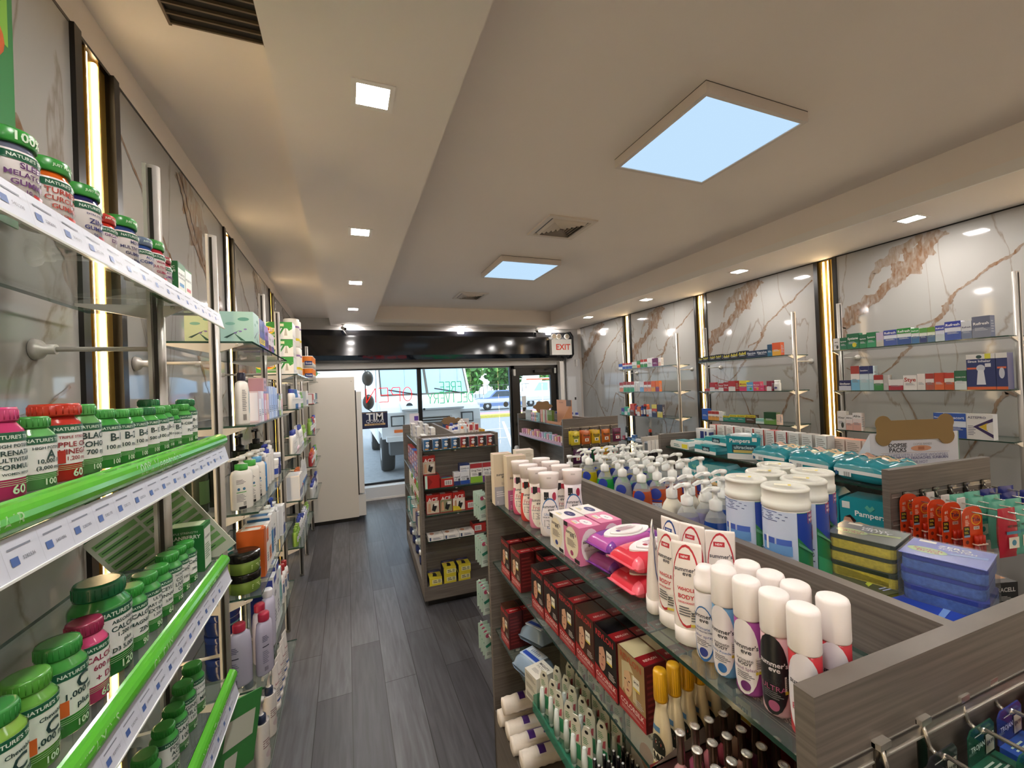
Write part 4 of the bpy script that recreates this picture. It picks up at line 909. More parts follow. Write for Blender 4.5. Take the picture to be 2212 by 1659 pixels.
def tube_kind(body, cap, w_, h, deco=(), name='cream_tube', hc=.14):
    """tube standing on its cap, crimped at the top"""
    mb = mat(body, .25); b = MB(); n = 16; rows = [(hc, 1, .62), (.35, 1, .55), (.65, 1.0, .36), (.85, 1.02, .16), (.97, 1.04, .05), (1, 1.0, .04)]
    base = 0
    for q, (t, sx, sy) in enumerate(rows):
        for k in range(n): a = 2 * PI * k / n; b.v.append((w_ / 2 * sx * math.cos(a), w_ / 2 * sy * math.sin(a), h * t))
    mi = b.m(mb)
    for q in range(len(rows) - 1):
        for k in range(n): k2 = (k + 1) % n; b.f.append((q * n + k, q * n + k2, (q + 1) * n + k2, (q + 1) * n + k)); b.mi.append(mi); b.sm.append(True)
    b.f.append(tuple(range((len(rows) - 1) * n, len(rows) * n))); b.mi.append(mi); b.sm.append(False)
    def fn(u, v, e=0):
        t = v / h
        for i in range(len(rows) - 1):
            if rows[i][0] <= t <= rows[i + 1][0]: sy = rows[i][2] + (rows[i + 1][2] - rows[i][2]) * (t - rows[i][0]) / (rows[i + 1][0] - rows[i][0]); break
        else: sy = rows[-1][2]
        c = max(0, 1 - (u / (w_ / 2)) ** 2) ** .5; return (u, -w_ / 2 * sy * c - e * 1.5, v)
    P = [('tube_body', b)]
    if deco: d = MB(); d.deco(fn, deco, w_ * .96, h, .0006, True); P.append(('label', d))
    k = MB(); k.lathe([(w_ * .46, 0, mat(cap, .3)), (w_ * .5, h * .01), (w_ * .5, h * hc), (w_ * .4, h * hc + .001)], 18, sy=.66); P.append(('cap', k))
    return Kind(name, 'tube', P)
def jar_kind(body, lid, r, h, deco=(), name='cream_jar', lidh=.3, sy=1):
    b = MB(); b.lathe([(r * .94, 0, mat(body, .2)), (r, h * .05), (r, h * (1 - lidh) - .002), (r * .96, h * (1 - lidh))], 24, sy=sy); P = [('jar_body', b)]
    if deco: fn = rcurve([(r, 0), (r, h)], 1, sy); d = MB(); d.deco(lambda u, v, e: fn(u, v, e), deco, 2 * r, h, .0006, True); P.append(('label', d))
    k = MB(); k.lathe([(r * 1.02, h * (1 - lidh), mat(lid, .15)), (r * 1.04, h * (1 - lidh) + .002), (r * 1.04, h * .97), (r, h), (r * .2, h * .995)], 24, sy=sy); P.append(('lid', k))
    return Kind(name, 'jar', P)
def simple_box(w, d, h, c, cs=None, word=None, band=None, cat='box', name='carton', tc='2a3550', band2=None, faces=None, side=None):
    F = []
    if band: F.append(('r', 0, band[0], 1, band[1], band[2]))
    if band2: F.append(('r', 0, band2[0], 1, band2[1], band2[2]))
    if word: F.append(('t', word, 0, .68, .82 if len(word) > 4 else .55, tc, True))
    F.append(('x', 0, .3, .7, .22, tc, 4))
    sd = side if side is not None else [('r', 0, .5, .9, .9, cs)] if cs else [('x', 0, .5, .75, .5, '9a9aa0', 7)]
    return carton(w, d, h, c, F, left=sd, right=sd, top=[('r', 0, .5, .85, .7, cs or c)], name=name, cat=cat, faces=faces)
def along(kinds, side, xf, y, z, desc, group, rz=None, gap=.004, widths=None):
    """place kinds one after another along +Y. kinds: (kind, width, depth, label)"""
    rz = rz if rz is not None else (PI / 2 if side < 0 else -PI / 2)
    for k, w_, dp, lab in kinds:
        if k is not None: k.put(lab + desc, (xf + side * dp / 2, y + w_ / 2, z), rz, group)
        y += w_ + gap
    return y
xf = -.345
# bay 2, top shelf: tissue boxes, pads
lv = [('e', .2, .75, .35, .12, '5f9a8c'), ('e', -.2, .6, .3, .1, '7fb5a5'), ('p', [(-.4, .15), (-.3, .13), (.1, .4)], '24483f'), ('p', [(.1, .05), (.25, .03), (-.1, .3)], '2c5a4c'), ('e', .1, .35, .1, .05, '7a6aa8'), ('e', .25, .42, .1, .05, '8a78b5'), ('e', -.05, .3, .1, .05, '7a6aa8')]
tb = carton(.11, .11, .115, 'c7d8b5', lv, left=lv, right=lv, top=[('e', 0, .5, .5, .3, 'e8e8e8')], name='tissue_box')
tb2 = carton(.11, .11, .118, 'a9cfc5', lv, left=lv, right=lv, top=[('e', 0, .5, .5, .3, 'f0f0f0')], name='tissue_box')
z = LZ[0]
tb.put('pale green floral tissue box nearest on the tissue shelf', (-.4955, 1.93, z), PI / 2, 'tissue boxes'); tb2.put('teal floral tissue box beside the pale green one', (-.384, 1.93, z), PI / 2, 'tissue boxes')
along([(simple_box(.1, .1, .13, 'e0c8c0', 'e6b9a8', 'SOFT', (.3, .3, 'd88a6a')), .1, .1, 'peach and white pad pack behind the teal tissue box'), (simple_box(.12, .12, .13, '2a4aa0', '2f5ab8', 'ULTRA', (.25, .2, 'e8d23a')), .12, .12, 'blue box of pads with yellow flash'),
       (simple_box(.09, .1, .12, '8a6ab8', '7a52a8', 'MAXI', (.3, .3, '5a3a92')), .09, .1, 'purple box of pads on the tissue shelf'), (simple_box(.08, .1, .1, 'e6dfe4', 'd8c8d0', 'U by', (.2, .35, '8a2a44')), .08, .1, 'white box of pads with dark red base'),
       (simple_box(.08, .1, .1, 'e6dfe8', 'd8c8d8', 'U by', (.2, .35, '4a3a9a')), .08, .1, 'white box of pads with violet base')], -1, xf, 1.995, z, '', 'boxes on the tissue shelf')
# bay 2, second shelf
z = LZ[1]
cap_bottle('ece6dc', '1f2236', .036, .205, .62, .16, .42, [('r', .25, .5, .3, .5, '6fb0c4'), ('r', .3, .55, .3, .35, 'eae6e0'), ('t', 'MAX FEM', .25, .68, .3, '2a2a3a'), ('x', -.3, .55, .3, .5, '8a8a8a', 12), ('b', -.3, .16, .25, .14, '2a2a2a')], shoulder=.8).put('tall white lotion bottle with navy cap and blue splash', (-.39, 1.945, z), RL, 'lotion bottles')
sl = []
for i, (c, cs, lab) in enumerate((('d8c4cc', 'e8e6ee', 'slim white box with pinkish edge'), ('e6e4ee', 'cfd4ea', 'slim pale lilac box'), ('d88aa8', 'e0c8d8', 'slim pink product box'), ('e8b8a0', 'dcb8c8', 'slim peach product box'), ('b8c8ea', 'a8bce6', 'slim light blue box with silver face'),
                                  ('c8d4f0', '9ab4e6', 'slim pale blue glossy box'), ('a8bce8', '8aa6e0', 'slim blue glossy box, taller'), ('c8d4f0', '96aee0', 'slim silver blue box'), ('3a4a7a', 'e2e4ea', 'slim box with navy edge'), ('8aa83a', 'e0e2dc', 'lime green and white box'), ('e0e0e0', 'e6b0b0', 'white and red box near the pole'))):
    h = [.13, .13, .12, .12, .155, .155, .155, .15, .12, .11, .12][i]
    sl.append((simple_box(.05, .07, h, c, cs, None, (.5, .5, cs)), .05, .07, lab))
along(sl, -1, xf, 2.02, z, ', second toiletry shelf', 'boxes on the second toiletry shelf', gap=.014)
simple_box(.07, .06, .06, 'c89aa0', 'b88a90', 'pink').put('small pink carton lying on top of the slim boxes', (-.38, 2.21, z + .131), PI / 2, 'boxes on the second toiletry shelf')
# bay 2, third shelf: big pump bottles
z = LZ[2]
cera = lambda c, c2: pump_bottle('e2ded4', 'e8e6e0', .044, .205, .62, capc=c, deco=[('x', -.25, .7, .4, .12, '6a6a6a', 4), ('e', -.35, .52, .12, .07, '3a6a8a'), ('e', -.12, .52, .12, .07, '3a6a8a'), ('r', -.24, .44, .42, .02, c2), ('x', -.25, .3, .4, .2, '8a8a8a', 6), ('b', -.1, .15, .12, .1, '222222'), ('r', -.2, .05, .32, .07, '15151a'), ('t', 'CeraVe', .42, .5, .34, 'd0ccc4', True)], neck=.76, shape='sq')
cera('3f9a3a', '4f9a4a').put('big cream pump bottle with bright green collar, nearest on its shelf', (-.40, 1.94, z), RL - .5, 'cream pump bottles'); cera('3f9a3a', '4f9a4a').put('second cream pump bottle with green collar, just behind the first', (-.39, 2.04, z), RL - .3, 'cream pump bottles')
cera('5a9ac8', '4a8ab8').put('cream pump bottle with light blue collar', (-.385, 2.14, z), RL - .3, 'cream pump bottles')
pump_bottle('3f86c0', 'e0e0e0', .036, .18, .7, capc='6a7078', neck=.78, shape='sq').put('solid blue pump bottle among the cream ones', (-.385, 2.235, z), RL, 'cream pump bottles')
for i, (cc, lab) in enumerate((('e6e4e0', 'white lotion bottle with pale pump behind the blue bottle'), ('2a3aa0', 'white lotion bottle with royal blue collar'), ('e6e4e0', 'white lotion pump bottle farthest in its group'))):
    pump_bottle('e8e6e2', cc, .032, .19 + .01 * i, .7, capc=cc, neck=.78).put(lab, (-.39, 2.32 + .085 * i, z), RL, 'cream pump bottles')
jar_kind('e9e6e2', 'eceae6', .042, .1, [('t', 'Ce', .2, .5, .5, '2a3a7a', True), ('r', -.2, .35, .4, .3, '2a4aa8')], lidh=.3).put('white jar with blue label on the pump bottle shelf', (-.40, 2.58, z), RL, 'cream jars')
jar_kind('24306a', 'd8d8dc', .04, .12, [('t', 'Ce', .2, .5, .5, 'e6e6f0', True)], lidh=.2).put('navy jar with silver lid on the pump bottle shelf', (-.40, 2.68, z), RL, 'cream jars')
for i, (x, y) in enumerate(((-.55, 1.95), (-.53, 2.05), (-.5, 2.42), (-.49, 2.75))):
    pump_bottle('2a3326', '101010', .038, .26, 1, neck=.68, capc='101010', deco=[('r', 0, .45, .9, .5, '3c5a34')]).put('tall dark bottle with black pump at the back, %s from the near end' % ordn(i), (x, y, z), RL, 'dark shampoo bottles')
# bay 2, fourth shelf
z = LZ[3]
for k in range(2):
    for q in range(2 if k == 0 else 0):
        jar_kind('6f8a3a', '12120f', .055, .075, [('x', 0, .3, .7, .25, 'c8d49a', 3), ('r', .4, .35, .2, .5, '8fa85a')], lidh=.38, name='hair_cream_jar').put('green hair cream jar with black lid, %s of the stack' % (['bottom', 'top'][q]) if k == 0 else 'green hair cream jar hidden behind the stack', (-.40, 1.93 + .0 * k, z + .0755 * q), RL, 'green hair cream jars')
along([(simple_box(.045, .1, .2, 'c05a20', 'e6e0da', 'LAIR', (.7, .5, 'c86428'), tc='d8662a', side=[('r', 0, .5, .97, .97, 'b8561e')]), .045, .1, 'tall orange topped white box beside the green jars'), (simple_box(.045, .1, .19, 'e8e4de', 'd8662a', 'LAIR', (.8, .3, 'e07030')), .045, .1, 'second white box with orange stripe'),
       (simple_box(.05, .1, .19, 'e8e4e0', 'cfd0d0', 'CARE', (.3, .3, 'e08a5a')), .05, .1, 'white box with pale orange stripe'), (simple_box(.05, .1, .21, 'e8e8e8', '2f6a9a', 'DERM', (.4, .5, '2a7ab0')), .05, .1, 'white and blue tall box'),
       (simple_box(.05, .1, .21, 'e6e6e4', 'd8d8d4', 'DERM', (.5, .2, '2a4a8a')), .05, .1, 'white tall box with navy stripe'), (pump_bottle('e8e6e2', 'e8e6e2', .032, .22, .8, capc='2a8a86', neck=.7), .07, .07, 'white pump bottle with teal collar'),
       (pump_bottle('e8e8e6', '2a4aa8', .03, .24, .8, capc='e8e8e6', neck=.7), .07, .07, 'white pump bottle with blue pump'), (pump_bottle('e6e8ea', 'e8e8e8', .03, .2, .8, neck=.75), .07, .07, 'white pump bottle at the shelf end'), (simple_box(.07, .09, .16, 'e8e8e8', 'dcdcdc', 'SPF', (.2, .3, '2a4a9a')), .07, .09, 'white carton with blue foot')], -1, xf, 2.03, z, ', fourth toiletry shelf', 'toiletries on the fourth shelf', gap=.012)
pump_bottle('e0eae8', 'e8e8e6', .032, .2, .7, capc='35a09a', neck=.74).put('white pump bottle with bright teal collar between jars and orange box', (-.47, 2.0, z + .0), RL, 'cream pump bottles')
# bay 2, fifth shelf
z = LZ[4]
lav = cap_bottle('b8b4c8', 'b8304a', .042, .235, .62, .13, .5, [('x', -.3, .7, .35, .12, '4a4a6a', 4), ('r', -.3, .55, .35, .02, '2a2a40'), ('x', -.3, .35, .35, .25, '7a7a92', 7), ('b', -.3, .12, .2, .08, '2a2a3a')], shoulder=.7)
lav.put('lavender body wash bottle with red cap, nearest at the shelf end', (-.42, 1.91, z), RL - .9, 'lavender body wash bottles'); lav.put('lavender body wash bottle with red cap, right of the nearest', (-.345, 1.96, z), RL - .2, 'lavender body wash bottles')
lav.put('lavender body wash bottle behind, with lighter body', (-.375, 2.05, z), RL, 'lavender body wash bottles'); cap_bottle('c8c4d8', 'e6e6ea', .042, .25, .62, .13, .5).put('pale lilac body wash bottle with white cap', (-.36, 2.15, z), RL, 'lavender body wash bottles')
for k in range(3): jar_kind('1c2f6a', '24387a', .06, .085, [('r', 0, .4, .8, .08, '7ab0a8'), ('r', 0, .7, .9, .03, 'b8c4d8')], lidh=.3, name='ointment_tub').put('navy ointment tub, %s of the stack under the green jars' % ['lowest', 'middle', 'topmost'][k], (-.50, 2.02, z + .086 * k), RL, 'navy ointment tubs')
along([(simple_box(.07, .1, .27, 'e8e8ea', '3a48a0', 'LIPI', (.93, .1, '3a48a0')), .07, .1, 'tall white box with blue top'), (simple_box(.07, .1, .3, 'e8e8ea', '3a48a0', 'LIPI', (.93, .1, '3f4aa8')), .07, .1, 'taller white box with blue top behind it'),
       (simple_box(.06, .1, .24, 'dcecea', 'a8d0cc', 'AIR', (.5, .4, '7ab8b0')), .06, .1, 'pale teal tall box')], -1, xf, 2.22, z, ', fifth toiletry shelf', 'boxes on the fifth shelf', gap=.012)
for i in range(4): cap_bottle('ece8e4', 'a02a2c', .03, .2 - .012 * i, .7, .2, .5, [('r', .1, .5, .5, .3, '3a5a8a'), ('t', 'GOLD', .1, .75, .6, 'b03a3a', True)]).put('white lotion bottle with deep red cap, %s in its row' % ordn(i), (-.37, 2.47 + .085 * i, z), RL, 'white lotion bottles with red caps')
# floor level shelf
z = .235
for o in [q for q in C.objects if q.get('label', '').startswith('glass shelf unit on the left wall holding')]:
    b = MB(); glass_shelf(b, -.65, -.33, 1.85, 2.84, z); b.build('glass_shelf', o)
for i in range(4): pump_bottle('e4dfd8', 'e8e4e0', .032, .27, .75, capc='23304a', neck=.66, deco=[('x', .0, .55, .6, .2, '8a6a6a', 4), ('e', .1, .3, .5, .15, 'c8b8b8')]).put('white lotion bottle with navy collared pump, %s in the lowest row' % ordn(i), (-.36 - .09 * (i % 2), 1.93 + .085 * i, z), RL - .3, 'lotion pump bottles in the lowest row')
for i in range(5): tube_kind('e8e2dc', 'dcd6d0', .06, .2, [('t', 'Aveeno', 0, .6, .8, '8a3a4a', True), ('x', 0, .4, .6, .2, '8a8a8a', 4), ('r', 0, .22, .7, .05, '3a5a9a')]).put('white cream tube with red lettering, %s in the lowest row' % ordn(i), (-.36, 2.26 + .075 * i, z), RL, 'cream tubes in the lowest row')

# bay 3
napk = [('p', [(-.5, 1), (.25, 1), (.5, .6), (.1, .1), (-.5, .1)], '3d9440'), ('p', [(.2, 1), (.5, .62), (.5, 1)], '3d9440'), ('p', [(-.5, .75), (-.15, 1), (-.1, 1), (-.5, .6)], 'cfe0a0'), ('e', -.25, .5, .55, .5, 'e8c83a'), ('e', -.25, .5, .4, .36, 'd8582a'), ('t', 'Bounty', -.1, .52, .66, '1c2a1c', True), ('t', 'Bounty', -.105, .54, .66, 'f0f0ea', True), ('p', [(.15, .2), (.28, .62), (.36, .62), (.48, .2)], 'f0ece4'), ('p', [(.27, .2), (.3, .6), (.33, .6), (.36, .2)], 'b8b2a4'), ('r', .22, .82, .1, .16, 'e8e4b8'), ('x', -.05, .24, .35, .12, 'dfe8d8', 3)]
nk = carton(.24, .2, .125, 'ece8e0', napk, right=[('p', [(-.5, .1), (.5, .1), (.5, .25), (-.5, .25)], 'd8d4cc')], top=[('r', 0, .5, .9, .9, '3d9440')], name='napkin_pack', cat='napkins')
for k in range(3): nk.put('green and white napkin pack, %s of the stack of three' % ['bottom', 'middle', 'top'][k], (-.475, 3.53, 1.86 + .128 * k - .0), 0, 'stacked napkin packs')
carton(.24, .2, .13, '2f7a34', [('r', 0, .8, 1, .4, 'd8922a'), ('t', '200', -.3, .8, .25, '2a2a1a', True), ('r', 0, .3, 1, .6, '2f7a34')], name='napkin_pack', cat='napkins').put('napkin pack with orange 200 count banner, behind the tissue boxes', (-.545, 3.1, 2.15), 0, 'stacked napkin packs') if 0 else None
for k in range(3):
    for i in range(2):
        cyl = MB(); rr = .058; cyl.lathe([(rr * .95, 0, mat('e9e4da', .6)), (rr, .005), (rr, .05, mat('e0c62a', .5)), (rr, .07, mat('e9e4da', .6)), (rr, .155, mat('8a6a9a', .5)), (rr, .17, mat('e9e4da', .6)), (rr, .225), (rr * .9, .23), (.02, .228)], 20)
        if k < 2: Kind('paper_towel_roll', 'paper towel', [('paper_towel_roll', cyl)]).put('white wrapped paper towel roll, %s one of the %s pair' % (['lower', 'upper'][k], ['nearer', 'farther'][i]), (-.40, 3.8 + .13 * i, 1.86 + .232 * k), 0, 'paper towel rolls')
Y3 = 3.44
COL = ['d8d8e6', '6a9a4a', 'e8e4e0', 'b03a3a', 'e0e6ea', '2f6aa8', '8ab04a', 'e8c8d0', '3a3a6a', 'e6e2dc', 'c86a3a', '4a9a9a']
rnd = random.Random(11)
DESC = {'d8d8e6': 'pale lilac', '6a9a4a': 'leaf green', 'e8e4e0': 'off-white', 'b03a3a': 'red', 'e0e6ea': 'ice white', '2f6aa8': 'blue', '8ab04a': 'lime green', 'e8c8d0': 'soft pink', '3a3a6a': 'dark indigo', 'e6e2dc': 'cream', 'c86a3a': 'orange', '4a9a9a': 'teal'}
SH = ['third-from-top', 'x']
KC = {}
def filler(kind, c, h):
    key = (kind, c, round(h, 3))
    if key in KC: return KC[key]
    if kind == 'box': k = simple_box(.055, .09, h, c, 'e4e2de' if c[0] not in 'e' else 'cfd3da', None, (.25, .3, 'e8e6e2' if c[0] != 'e' else '5a6a9a'))
    elif kind == 'bottle': k = cap_bottle('e6e4e0' if c[0] == 'e' else c, c if c[0] != 'e' else '3a4aa0', .027, h, .75, .2, .55, [('r', 0, .5, .8, .4, 'dcdad6'), ('x', 0, .5, .5, .2, '4a4a5a', 3)])
    elif kind == 'tube': k = tube_kind('e6e2da', c, .05, h, [('x', 0, .6, .6, .3, '5a5a6a', 4)])
    else: k = pump_bottle('e4e4e0', c, .028, h, .8, neck=.72)
    KC[key] = k; return k
NM = {'box': 'carton', 'bottle': 'capped bottle', 'tube': 'standing tube', 'pump': 'pump bottle'}
def fill_row(side, xf, y0, y1, z, kinds, hs, where, group, seed, pitch=.066):
    r = random.Random(seed); y = y0; i = 0; k = r.choice(kinds); c = r.choice(COL); h = r.uniform(*hs)
    while y < y1:
        if i % 3 == 0: k = r.choice(kinds); c = r.choice(COL); h = round(r.uniform(*hs), 2)
        filler(k, c, h).put('%s %s, %s' % (DESC[c], NM[k], where), (xf + side * .045, y, z), PI / 2 if side < 0 else -PI / 2, group); y += pitch; i += 1
for zi, (z, kd, hs, wh) in enumerate(((1.6, ['bottle', 'box', 'tube'], (.12, .17), 'second shelf beyond the tissue bay'), (1.27, ['tube', 'tube', 'bottle'], (.15, .2), 'third shelf beyond the tissue bay'), (.93, ['tube', 'box', 'bottle'], (.13, .2), 'fourth shelf beyond the tissue bay'), (.59, ['box', 'bottle'], (.1, .17), 'low shelf beyond the tissue bay'))):
    fill_row(-1, xf, 3.47, 4.4, z, kd, hs, wh, 'toiletries ' + wh, 20 + zi)
for zi, (z, kd, hs, wh) in enumerate(((1.6, ['box'], (.1, .12), 'second shelf by the fridge'), (1.27, ['bottle'], (.15, .18), 'third shelf by the fridge'), (.93, ['bottle', 'tube'], (.14, .17), 'fourth shelf by the fridge'), (.59, ['bottle'], (.13, .16), 'low shelf by the fridge'))):
    fill_row(-1, xf, 5.0, 5.78, z, kd, hs, wh, 'toiletries ' + wh, 40 + zi)
ft = MB(); ft.lathe([(.055, 0, mat('e9e4da', .6)), (.055, .06, mat('e07a1e', .5)), (.055, .125, mat('e9e4da', .6)), (.055, .13), (.02, .13)], 20)
fn = rcurve([(.055, 0), (.055, .13)]); ft.patch(lambda u, v: fn(u, v, .0006), -.04, .04, .03, .075, mat('26336e', .5), 8, 1); ft.text(lambda u, v: fn(u, v, .0012), 'Scott', 0, .053, .06, mat('f0f0ee', .5), True)
FT = Kind('toilet_roll', 'toilet paper', [('toilet_roll', ft)])
for i in range(4):
    for k in range(2): FT.put('orange wrapped toilet roll, %s %s' % (['lower row', 'upper row'][k], ['nearest', 'second', 'third', 'farthest'][i] + ' the pole'), (-.385, 5.02 + .13 * i, 1.86 + .133 * k), .3, 'orange wrapped toilet rolls')

# ================================================================ nearest gondola, aisle side
zt = 1.2205
SE = [('t', "summer's", 0, .70, .8, '4a4a50', True), ('t', 'eve', 0, .645, .35, '4a4a50', True)]
def se_box(base, low, word): 
    F = [('x', .25, .9, .4, .08, 'b9ac98', 4), ('t', "summer's", 0, .60, .75, '4a4a4e', True), ('t', 'eve', .05, .545, .3, '4a4a4e', True), ('t', word, .1, .42, .4, '9a8a80'), ('r', 0, .18, 1, .36, low), ('x', -.15, .22, .5, .12, 'e6e2e2', 3), ('t', '2', -.35, .06, .07, 'f0eeee')]
    return carton(.078, .05, .207, base, F, top=[('r', 0, .5, .96, .15, 'c07a8a')], name='douche_carton')
k = se_box('dccdb4', 'a8a6ae', 'Extra'); k.put('tall beige and grey care carton, leftmost at the back of the top shelf', (.585, 1.625, zt), -.08, 'tall care cartons')
k = se_box('dccdb4', 'b8688e', 'Island'); k.put('tall beige and pink care carton in front of the grey one', (.612, 1.545, zt), -.08, 'tall care cartons')
k = se_box('e0d8c8', 'd0c8c0', 'Extra'); k.put('tall cream carton lying behind the pink care carton', (.70, 1.66, zt), -.1, 'tall care cartons')
def wash(low, acc, body='e9dcd6', blue=False, big='Fresh'):
    h, r = .2, .034; mb = mat(body, .28); ml = mat(low, .28)
    prof = [(r * .80, 0, ml), (r * .92, .006), (r * .98, .03, ml if not blue else mb), (r * .95, .06), (r * .86, .1, mb), (r * .80, .13), (r * .85, .155)]
    b = MB(); b.lathe(prof, 26, sy=.62); fn = rcurve([(p[0], p[1]) for p in prof], 1, .62)
    k = MB(); k.lathe([(r * .86, .152, mat('f0e6e4', .3)), (r * .96, .19), (r * 1.0, .196), (r * .97, h), (r * .2, h)], 26, sy=.66)
    k.patch(lambda u, v: rcurve([(r * .86, .152), (r * .96, .19), (r, .2)], 1, .66)(u, v, .0006), -.007, .007, .184, .189, mat('c9bfbd', .4), 4, 1)
    D = [('r', -.18, .83, .28, .16, '1b1b22'), ('t', '24', -.18, .86, .12, 'e6e6ea', True), ('t', 'HOURS', -.18, .80, .2, 'e6e6ea', True)]
    if blue: D += [('e', .28, .82, .26, .17, 'a82a48'), ('e', 0, .42, .98, .74, '2f6aa8'), ('e', 0, .40, .92, .72, 'efe8ec')]
    else: D += [('r', 0, .83, .9, .12, acc), ('r', -.18, .83, .28, .16, '1b1b22'), ('t', '24', -.18, .86, .12, 'e6e6ea', True), ('e', 0, .41, .84, .76, 'efe6da')]
    D += [('t', "summer's", 0, .62, .78, '3e3e46', True), ('t', 'eve', .05, .545, .3, '3e3e46', True), ('t', 'Ultimate' if blue else big, 0, .46, .6, '2f6aa8' if blue else 'c2606a'), ('t', 'ODOR PROTECTION', 0, .40, .75, '3a3a5a', True), ('x', 0, .28, .6, .14, '6a6a7a', 6), ('e', .12, .12, .22, .12, 'b8365a')]
    d = MB(); d.deco(lambda u, v, e: fn(u, v, e), D, 2 * r, .155, .0005, True)
    return Kind('wash_bottle', 'bottle', [('bottle_body', b), ('label', d), ('flip_cap', k)])
WB = [(.598, 1.453, wash('d8547e', 'c27a9a'), 'cleansing wash bottle with pink base, farthest in the front row'), (.595, 1.37, wash('d8403c', 'c83a34'), 'cleansing wash bottle with coral red base in the front row'),
      (.592, 1.288, wash('e08aa8', 'd66a90'), 'cleansing wash bottle with light pink base, second nearest in front row'), (.592, 1.203, wash('efe4e4', '2f6aa8', blue=True, body='efe6e6'), 'white wash bottle with blue arc, nearest in the front row'),
      (.69, 1.46, wash('e0a0b4', 'd07a98'), 'pinkish wash bottle at the far end of the back row'), (.688, 1.377, wash('e0a0b4', 'd07a98'), 'pinkish wash bottle, second farthest in the back row'), (.686, 1.295, wash('e0b0c0', 'c83a4a'), 'pinkish wash bottle behind the white one, back row'), (.684, 1.212, wash('efe4ec', '2f6aa8', blue=True, body='ebe2ea'), 'white wash bottle with blue arc, nearest in the back row')]
for x, y, k, lab in WB: k.put(lab, (x, y, zt), -.42, 'cleansing wash bottles')
def cloth_box(pink):
    c = 'dd7fa6' if pink else 'efeae6'; ac = 'c84a7e' if pink else '3a7aa8'
    F = [('e', 0, .5, .84, .86, 'efe2c8'), ('r', -.36, .93, .26, .12, '17171c'), ('t', "summer's", -.02, .76, .62, '3e3e46', True), ('t', 'eve', .05, .68, .26, '3e3e46', True), ('x', 0, .48, .55, .2, '6a6a70', 6), ('e', 0, .22, .2, .14, 'a83a6a' if pink else '33408a'), ('r', .32, .08, .3, .1, '17171c')]
    S = [('e', 0, .5, .86, .9, 'efe6e8'), ('t', "summer's", 0, .62, .7, '3e3e46', True), ('t', 'eve', .02, .5, .26, '3e3e46', True), ('t', 'Simply Sensitive', 0, .38, .6, '9a5a7a')]
    T = [('e', .08, .62, .6, .4, 'f3eef0' if pink else '2a2f6a'), ('t', "se's", .08, .63, .2, '2a2f6a' if pink else 'efeaf0'), ('r', -.1, .28, .36, .22, 'f2f0ea'), ('x', -.1, .29, .3, .14, '8a8a8a', 3), ('r', -.1, .18, .36, .04, 'e0cc4a')]
    return carton(.084, .068, .1, c, F, left=S, right=S, top=T, name='cleansing_cloth_box')
kw, kp = cloth_box(False), cloth_box(True)
kw.put('white cleansing cloth box in the front row beside the wash bottles', (.588, 1.088, zt), -PI / 2, 'cleansing cloth boxes'); kp.put('pink cleansing cloth box in the front row', (.588, 1.0, zt), -PI / 2, 'cleansing cloth boxes')
kw.put('white cleansing cloth box in the back row', (.662, 1.098, zt), -PI / 2, 'cleansing cloth boxes'); kp.put('pink cleansing cloth box in the back row', (.662, 1.01, zt), -PI / 2, 'cleansing cloth boxes')
def wipes(c1, c2, c3):
    W_, D_, H_ = .185, .1, .042; b = MB(); n = 9; mc = mat(c1, .2); m2 = mat(c2, .2)
    def hgt(u, v): return H_ * (.42 + .58 * max(0, 1 - abs(2 * u) ** 5) ** .5 * max(0, 1 - abs(2 * v) ** 8) ** .4) if abs(u) < .5 and abs(v) < .5 else H_ * .42
    N = 14
    for s_, top in ((1, True), (-1, False)):
        base = len(b.v)
        for j in range(N + 1):
            for i in range(N + 1):
                u = .5 * math.sin((2 * i / N - 1) * PI / 2); v = .5 * math.sin((2 * j / N - 1) * PI / 2); h_ = hgt(u, v)
                z = h_ if top else H_ * .42 - min(H_ * .42, (h_ - H_ * .42) * .75)
                b.v.append((u * W_, v * D_, z))
        for j in range(N):
            for i in range(N):
                a = base + j * (N + 1) + i; f = (a, a + 1, a + N + 2, a + N + 1); b.f.append(f if top else f[::-1]); b.mi.append(b.m(mc if (i // 3 + j // 4) % 3 else m2)); b.sm.append(True)
    for s_ in (-1, 1):
        x = s_ * W_ / 2; b.face([(x, -D_ * .46, H_ * .4), (x + s_ * .012, -D_ * .46, H_ * .46), (x + s_ * .012, D_ * .46, H_ * .46), (x, D_ * .46, H_ * .4)], m2); b.face([(x, -D_ * .46, H_ * .44), (x + s_ * .012, -D_ * .46, H_ * .5), (x + s_ * .012, D_ * .46, H_ * .5), (x, D_ * .46, H_ * .44)], m2)
    k = MB(); ov = lambda a, c, z: [(a * math.cos(t), c * math.sin(t), z) for t in [2 * PI * i / 28 for i in range(28)]]
    leaf = [(.072 * math.copysign(abs(math.cos(t)) ** 1.0, math.cos(t)), .036 * math.copysign(abs(math.sin(t)) ** 1.5, math.sin(t))) for t in [2 * PI * i / 32 for i in range(32)]]
    k.prism(leaf, H_ - .003, H_ + .001, mat('f0ecec', .3), 'z'); k.prism([(p[0] * .72, p[1] * .8) for p in leaf], H_ + .001, H_ + .006, mat('f3f0f0', .25), 'z', None, True)
    f = lambda u, v, e=0: (u, v, H_ + .0065 + e)
    k.text(f, "summer's eve", 0, .012, .05, mat('5a5a66', .4)); k.deco(lambda u, v, e: (u, v, H_ + .0065 + e), [('x', 0, 0, .055, .02, 'c08a9a', 4)], 1, 1)
    k.poly(f, [(-.032 + .006 * math.cos(t), -.006 + .006 * math.sin(t)) for t in [2 * PI * i / 12 for i in range(12)]], mat(c3, .4))
    return Kind('wipes_pack', 'wipes', [('soft_pack', b), ('lid', k)])
